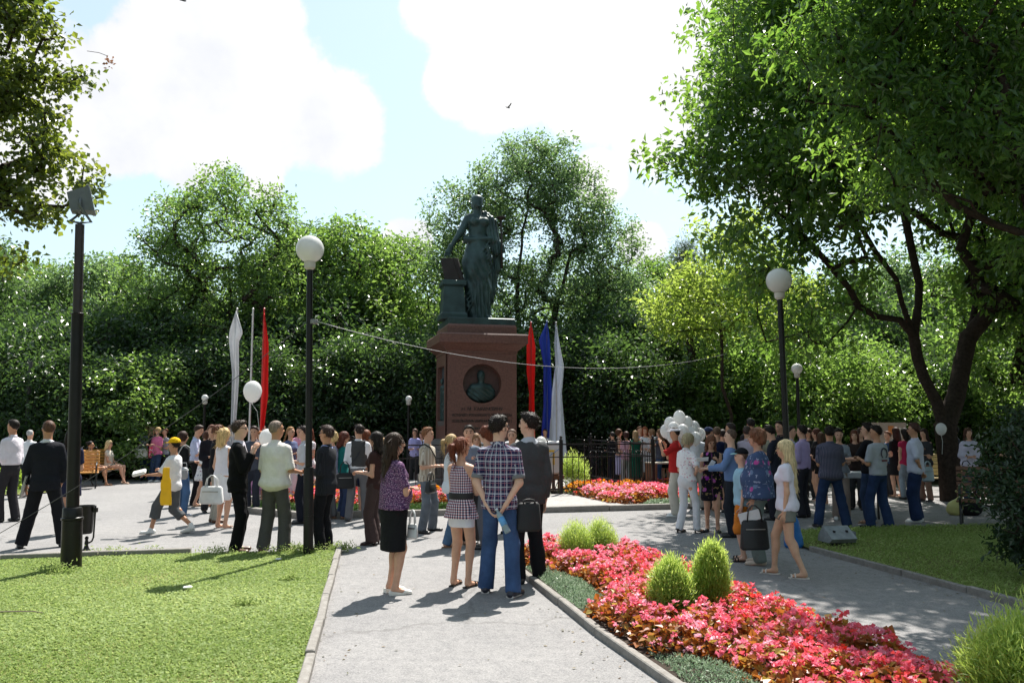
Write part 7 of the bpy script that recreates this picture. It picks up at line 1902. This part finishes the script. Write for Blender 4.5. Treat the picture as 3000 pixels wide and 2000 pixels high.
# --- behind the fence
def far_p(lab, u_, Y_, H_, yaw_, sex_, top_, bot_, hair_, arms_=('front', 'front'), **kw):
    return person(lab, u_, 1400, H_, yaw_, sex_, top_, bot_, SAN, hair_, arms_, pos=(gx(u_, Y_), Y_, .0), seed=int(u_ * 3), **kw)
far_p('woman in lilac top beyond the left fence run', 1217, 24.6, 1.60, 170, 'f', tp('top', (.36, .34, .62), .5), tr(CHAR), ('mid', (.1, .06, .05)))
far_p('woman in pale blue top beside the lilac one beyond the fence', 1237, 25.0, 1.52, 150, 'f', tp('top', (.45, .48, .62), .5), tr(CHAR), ('bob', (.07, .04, .03)))
far_p('young man in white shirt behind the banner counter', 1596, 25.2, 1.58, 170, 'm', tp('shirt', (.5, .52, .6), .8), tr(CHAR), ('short', (.06, .035, .02)))
far_p('woman with brown bob and lilac skirt behind the fence', 1812, 23.4, 1.60, -100, 'f', tp('top', (.05, .03, .03), 0, .98), sk_((.45, .42, .66), .35), ('bob', (.08, .035, .02)))
far_p('woman in pink flowered blouse behind the fence', 1832, 23.2, 1.53, 20, 'f', tp('blouse', (.55, .32, .42), .4), tr((.4, .38, .4)), ('bob', (.05, .02, .018)))
far_p('fair haired woman in long green dress seen from behind at the fence', 1859, 22.9, 1.56, 5, 'f', dict(k='dress', m=cloth((.012, .10, .065)), sleeve=.1, hem=.30, flare=.03), None, ('mid', (.34, .22, .12)))
far_p('man with short brown hair behind the green dressed woman', 1872, 24.8, 1.66, -150, 'm', tp('shirt', (.25, .28, .4), .5), tr(CHAR), ('short', (.10, .05, .03)))
far_p('red haired woman in white dress facing the camera at the fence', 1887, 23.4, 1.66, 178, 'f', dict(k='dress', m=cloth((.62, .62, .66)), sleeve=0, hem=.42, flare=.03), None, ('long', (.24, .065, .03)))
far_p('light brown haired woman just left of the fence corner', 1906, 23.0, 1.60, 60, 'f', tp('top', (.6, .58, .62), .4), tr((.5, .5, .52)), ('bob', (.25, .14, .08)), ('front', 'phone'))
far_p('woman raising a camera right of the fence corner', 1930, 22.4, 1.60, 70, 'f', tp('top', (.08, .08, .11), .2), jn(), ('long', (.16, .09, .05)), ('camera', 'camera'))
far_p('woman with long dark hair in black dress right of the fence corner', 1948, 22.6, 1.62, 20, 'f', dict(k='dress', m=cloth((.01, .01, .013)), sleeve=.3, hem=.6), None, ('long', (.05, .018, .014)), (D, 'front'))
far_p('shorter woman in navy top behind the red shirted man', 1964, 23.6, 1.55, 100, 'f', tp('top', (.03, .03, .08), .4), tr(CHAR), ('mid', (.12, .05, .03)))
far_p('dark clothed man in the shade behind the middle of the fence', 1792, 24.5, 1.50, 30, 'm', tp('shirt', (.012, .012, .016), .9), tr((.015, .015, .03)), ('short', (.03, .025, .025)))
# --- right of centre
m10 = person('man in red shirt, white visor and cream trousers taking a photo', 1982, 1512, 1.68, 76, 'm', tp('shirt', (.42, .022, .022), .47, .88, loose=.03), tr((.52, .48, .42), loose=.02), SNW, ('buzz', DARKH), ('camera', ((.15, .5, -.8), (-.5, .2, .95))), stance=.14, extra=[('visor', (.65, .65, .72))], skin=TAN)
cp = m10['hand'][0]; E = empty('camera', cp + Vector((-.03, 0, .02)), R(76), 'small silver camera held up by the visored man', 'camera')
q = MB(); q.box((0, 0, 0), (.11, .04, .07), ch=.008); q.build('camera_body', mat('camera_black', (.04, .04, .045), .4), E)
q = MB(); q.lathe([(.026, 0), (.026, .05), (.022, .055), (.001, .05)], n=14, M=Matrix.Rotation(R(-90), 4, 'X')); q.build('camera_lens', mat('lens_glass', (.3, .32, .34), .1), E, True)
person('slim woman with blonde bob in white printed shirt and white trousers, black heels', 2016, 1560, 1.60, -52, 'f', tp('shirt', P_WPINK, .42, .90, pat=1), tr((.64, .64, .68), loose=.004), HEB, ('bob', (.34, .28, .17)), ('front', 'hip'), stance=.12, step=-.2, head=(-30, -18))
girl = person('girl with long brown hair in black and violet flowered dress reading papers', 2088, 1557, 1.57, 168, 'f', dict(k='dress', m=P_FLORALDRESS, pat=1, sleeve=0, hem=.56, flare=.03), None, HEB, ('long', (.14, .06, .035), 1), ('phone', 'hold'), stance=.09, step=.12, head=(12, -22))
pc = W(2058, 1345, 13.1)
q = MB(); q.box((0, 0, 0), (.19, .006, .07)); tag(q.build('paper_sheet', mat('paper_white', (.72, .72, .72), .8), None, loc=pc, rot=(R(35), R(-4), .1)), 'folded white leaflet in the flowered dress girl\'s right hand', 'leaflet')
q = MB(); q.box((0, 0, 0), (.07, .006, .17)); tag(q.build('paper_sheet', mat('paper_white', (.60, .64, .70), .8), None, loc=W(2083, 1362, 13.1), rot=(R(20), R(28), .1)), 'bluish leaflet hanging below the white one', 'leaflet')
person('man in blue patterned sweater and dark trousers facing left', 2148, 1572, 1.66, 74, 'm', tp('sweater', (.14, .22, .42), .97, .90, loose=.018), tr((.022, .025, .035)), SHB, ('buzz', (.10, .065, .05)), ('reach', 'reach'), stance=.08, skin=PALE)
q = MB(); q.box((0, 0, 0), (.012, .012, .22)); 
person('man in white tee between the blonde bob and the dark haired girl', 2046, 1492, 1.66, -20, 'm', tp('tee', (.50, .54, .60), .45), tr((.25, .24, .22)), SHB, ('buzz', (.16, .08, .05)), ('front', 'front'))
person('man in navy cap and navy shirt facing right behind the girl', 2082, 1490, 1.66, -75, 'm', tp('tee', (.012, .018, .05), .45), tr(CHAR), SHB, ('buzz', DARKH), ('front', 'front'), extra=[('cap', (.03, .04, .09), (.5, .5, .52))])
person('man with thick hair in navy polo turned away', 2106, 1496, 1.68, -20, 'm', tp('tee', (.010, .015, .045), .45), tr((.02, .02, .03), .5), SAN, ('short', (.10, .06, .04)), ('front', 'front'))
person('man in black and white top behind the navy polo', 2122, 1480, 1.62, -30, 'm', tp('tee', (.05, .05, .06), .45), tr(CHAR), SHB, ('short', (.03, .02, .02)), ('front', D))
person('tall dark haired man behind the blue sweater', 2146, 1500, 1.76, 60, 'm', tp('shirt', (.02, .018, .022), .9), tr(CHAR), SHB, ('short', (.03, .02, .018)), ('front', 'front'), skin=TAN)
person('boy with dark cap with pale blue peak, pale blue shirt and orange shorts', 2180, 1642, 1.42, 78, 'm', tp('tee', (.32, .52, .66), .45, .86, loose=.03), tr((.62, .20, .03), .55, loose=.025), dict(k='sandal', c=BLACK), ('buzz', (.15, .09, .06)), (D, D), extra=[('cap', (.012, .014, .018), (.35, .60, .62))], skin=PALE)
w4 = person('elderly woman with short curly hair, blue and pink flowered top, black bag', 2228, 1652, 1.68, 72, 'f', tp('blouse', P_MATRON, .18, .86, loose=.035, flare=.03, pat=1, blouse=.03), tr((.16, .19, .18), loose=.02), dict(k='shoe', c=(.52, .42, .34)), ('curly', (.16, .07, .04)), (((.06, .05, -1), (.02, .22, -1)), D), stance=.10, fat=.28, skin=(.50, .27, .19))
bag('large black flat bag in the elderly woman\'s hand', W(2208, 1480, 10.0), 6, .33, .35, .08, (.010, .010, .012), handle=.17, rough=.5)
q = MB(); q.box((0, 0, 0), (.26, .012, .12)); tag(q.build('paper_sheet', mat('paper_white', (.70, .70, .72), .8), None, loc=W(2196, 1512, 10.0), rot=(0, R(-14), .1)), 'white paper sticking out of the large black bag', 'paper')
person('girl with very long blonde hair, white t shirt and denim shorts', 2312, 1688, 1.58, 70, 'f', tp('tee', (.68, .66, .76), .28, .86, loose=.020, flare=.01), tr((.17, .18, .16), .24, loose=.012), SANW, ('verylong', (.52, .42, .24)), (D, D), stance=.11, step=-.36, skin=(.56, .33, .22))
V_, Q_ = blob([EC((0, 0, .52), (0, 0, .36), (.03, .02), (.09, .04)), EC((0, 0, .36), (.02, 0, .05), (.10, .05), (.14, .07))], .014, post=lambda Fd, X, Y, Z: Fd + .006 * sines(X, Y, Z, 38, 3))
p = G(2322, 1604); tag(link('carrier_bag', mesh_np('carrier_bag', V_, Q_, mat('blue_plastic', (.03, .20, .55), .3, var=.2, trans=.3), True), None, (p.x, p.y, 0)), 'bright blue plastic bag behind the blonde girl\'s legs', 'carrier bag')
# --- shaded crowd on the right
S = lambda lab, u_, v_, H_, yaw_, sex_, top_, bot_, hair_, arms_=('front', 'front'), sh_=SHB, **kw: person(lab, u_, v_, H_, yaw_, sex_, top_, bot_, sh_, hair_, arms_, group=None, **kw)
S('man in lilac shirt with hair at the nape, back to the camera', 2358, 1515, 1.72, 45, 'm', tp('shirt', (.40, .32, .55), .8, .92, loose=.028), tr((.03, .03, .04)), ('short', DARKH))
S('man in pink white shirt behind the curly haired woman', 2195, 1500, 1.70, -20, 'm', tp('shirt', (.48, .42, .52), .6), tr(CHAR), ('short', (.06, .04, .035)))
S('very tall dark haired man at the back behind the curly woman', 2206, 1482, 1.86, 10, 'm', tp('shirt', (.03, .025, .03), .9), tr(CHAR), ('short', (.02, .015, .015)))
S('man in dark navy shirt bending his head right of the curly woman', 2272, 1522, 1.70, 60, 'm', tp('shirt', (.02, .022, .035), .5), tr((.02, .02, .03)), ('short', DARKH), ('hold', 'hold'), head=(0, -22))
S('dark haired youth directly behind the bending navy man', 2258, 1500, 1.72, 90, 'm', tp('tee', (.25, .24, .18), .5), tr(CHAR), ('short', DARKH), ('phone', 'hold'))
S('man in dark jacket just left of the right lamp post', 2292, 1494, 1.80, 120, 'm', tp('shirt', (.02, .02, .025), .9), tr(CHAR), ('short', DARKH))
S('pale man in white shirt partly hidden by the right lamp post', 2325, 1498, 1.70, -120, 'm', tp('shirt', (.42, .46, .60), .9), tr(CHAR), ('short', (.03, .02, .02)))
S('long legged woman in black mini dress facing left', 2398, 1472, 1.64, 80, 'f', dict(k='dress', m=cloth((.012, .011, .013)), sleeve=.4, hem=.72), None, ('mid', (.08, .03, .02)), sh_=SANW)
S('woman with long brown hair in black turned away beside the mini dress', 2412, 1478, 1.56, 10, 'f', dict(k='dress', m=cloth((.016, .013, .013)), sleeve=.5, hem=.74), None, ('verylong', (.07, .035, .02)), sh_=SANW)
S('woman in dark top behind the lilac shirted man', 2375, 1462, 1.64, 140, 'f', tp('top', (.02, .02, .02), .4), tr(CHAR), ('long', (.05, .025, .02)))
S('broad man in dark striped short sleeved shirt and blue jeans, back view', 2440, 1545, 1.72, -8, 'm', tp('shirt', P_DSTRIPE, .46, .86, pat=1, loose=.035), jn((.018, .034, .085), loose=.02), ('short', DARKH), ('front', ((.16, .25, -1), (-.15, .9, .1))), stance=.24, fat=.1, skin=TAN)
S('woman with cropped dark hair facing the striped shirt man', 2466, 1520, 1.66, 165, 'f', tp('top', (.25, .28, .33), .4), tr((.28, .22, .19)), ('short', DARKH), sh_=SNW, head=(0, -12))
S('woman in brown strap top behind the small table', 2512, 1492, 1.62, 150, 'f', tp('top', (.03, .02, .018), 0), tr(CHAR), ('long', (.10, .035, .02)))
S('second woman in brown dress right behind the small table', 2530, 1480, 1.66, -170, 'f', dict(k='dress', m=cloth((.03, .018, .014)), sleeve=0, hem=.62), None, ('mid', (.05, .025, .02)))
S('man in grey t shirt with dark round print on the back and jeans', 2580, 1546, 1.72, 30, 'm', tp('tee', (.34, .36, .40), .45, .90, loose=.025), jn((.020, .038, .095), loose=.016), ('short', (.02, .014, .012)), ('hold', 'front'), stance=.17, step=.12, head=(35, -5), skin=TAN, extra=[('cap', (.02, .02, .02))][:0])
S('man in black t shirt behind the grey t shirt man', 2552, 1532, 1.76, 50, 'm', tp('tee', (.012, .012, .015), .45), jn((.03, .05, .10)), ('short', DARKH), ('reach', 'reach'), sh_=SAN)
S('dark clothed woman in knee length dress beside the display board', 2632, 1456, 1.66, 20, 'f', dict(k='dress', m=cloth((.013, .012, .014)), sleeve=.4, hem=.55, flare=.03), None, ('mid', (.05, .02, .015)), sh_=SAN)
S('child with light hair in blue top in front of the display board', 2608, 1452, 1.56, 100, 'f', tp('top', (.04, .07, .14), .4), tr(CHAR), ('short', (.16, .07, .04)), ('front', D))
S('girl with long dark curls in crimson top and pale jeans', 2660, 1462, 1.63, 10, 'f', tp('top', (.40, .025, .08), .15), jn((.20, .25, .30)), ('curlylong', DARKH), (D, 'hold'))
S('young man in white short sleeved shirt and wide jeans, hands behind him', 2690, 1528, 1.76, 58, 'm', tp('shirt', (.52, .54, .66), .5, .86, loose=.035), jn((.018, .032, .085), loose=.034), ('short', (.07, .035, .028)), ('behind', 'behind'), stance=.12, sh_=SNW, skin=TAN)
S('dark haired girl behind the young man in white shirt', 2716, 1468, 1.64, 120, 'f', tp('top', (.04, .04, .045), .5), tr((.2, .12, .09)), ('long', (.035, .02, .018)))
S('slim man in waistcoat over blue shirt right of the forked trunk', 2806, 1462, 1.70, 50, 'm', tp('shirt', (.34, .36, .46), .6, .92, vest=cloth((.03, .035, .05))), tr((.04, .05, .07)), ('short', DARKH), ('hold', 'hold'))
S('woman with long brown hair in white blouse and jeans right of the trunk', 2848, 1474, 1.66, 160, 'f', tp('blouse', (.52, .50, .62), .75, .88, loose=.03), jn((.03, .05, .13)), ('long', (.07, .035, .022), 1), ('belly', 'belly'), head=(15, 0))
S('dark haired man half covered by the shrub at the right edge', 2985, 1500, 1.76, 40, 'm', tp('shirt', (.02, .03, .03), .5), tr(CHAR), ('short', DARKH))
pb = W(2742, 1385, 15.5); bag('round pale blue bag hanging behind the white shirted young man', pb + Vector((0, .3, .2)), 10, .22, .28, .08, (.30, .38, .42), handle=.10)
# round print on the back of the grey t shirt
gm_ = [o for o in bpy.data.objects if o.type == 'EMPTY' and o.get('label', '').startswith('man in grey t shirt')][0]
ts = [c for c in gm_.children if c.name.startswith('t_shirt')][0]
def back_y(x, z):
    vs = np.array([v.co[:] for v in ts.data.vertices]); d_ = np.hypot(vs[:, 0] - x, vs[:, 2] - z); k_ = vs[(d_ < .04) & (vs[:, 1] < 0)]
    return (k_[:, 1].min() if len(k_) else -.12) - .006
q = MB(); pts = []
for a in range(19):
    an = R(-60 + 300 * a / 18); x_, z_ = .075 * math.cos(an), 1.25 + .085 * math.sin(an); pts.append((x_, back_y(x_, z_), z_))
q.tube(pts, [.006 + .006 * math.sin(math.pi * i_ / 18) for i_ in range(19)], 5); pr_ = q.build('print', mat('dark_print', (.03, .03, .05), .8), ts, True)
q = MB(); q.box((0, back_y(0, 1.13), 1.13), (.14, .006, .03)); q.build('print', mat('red_print', (.12, .03, .04), .8), ts)
print('crowd', time.time() - t0, len([o for o in bpy.data.objects if o.name.startswith('person')]))
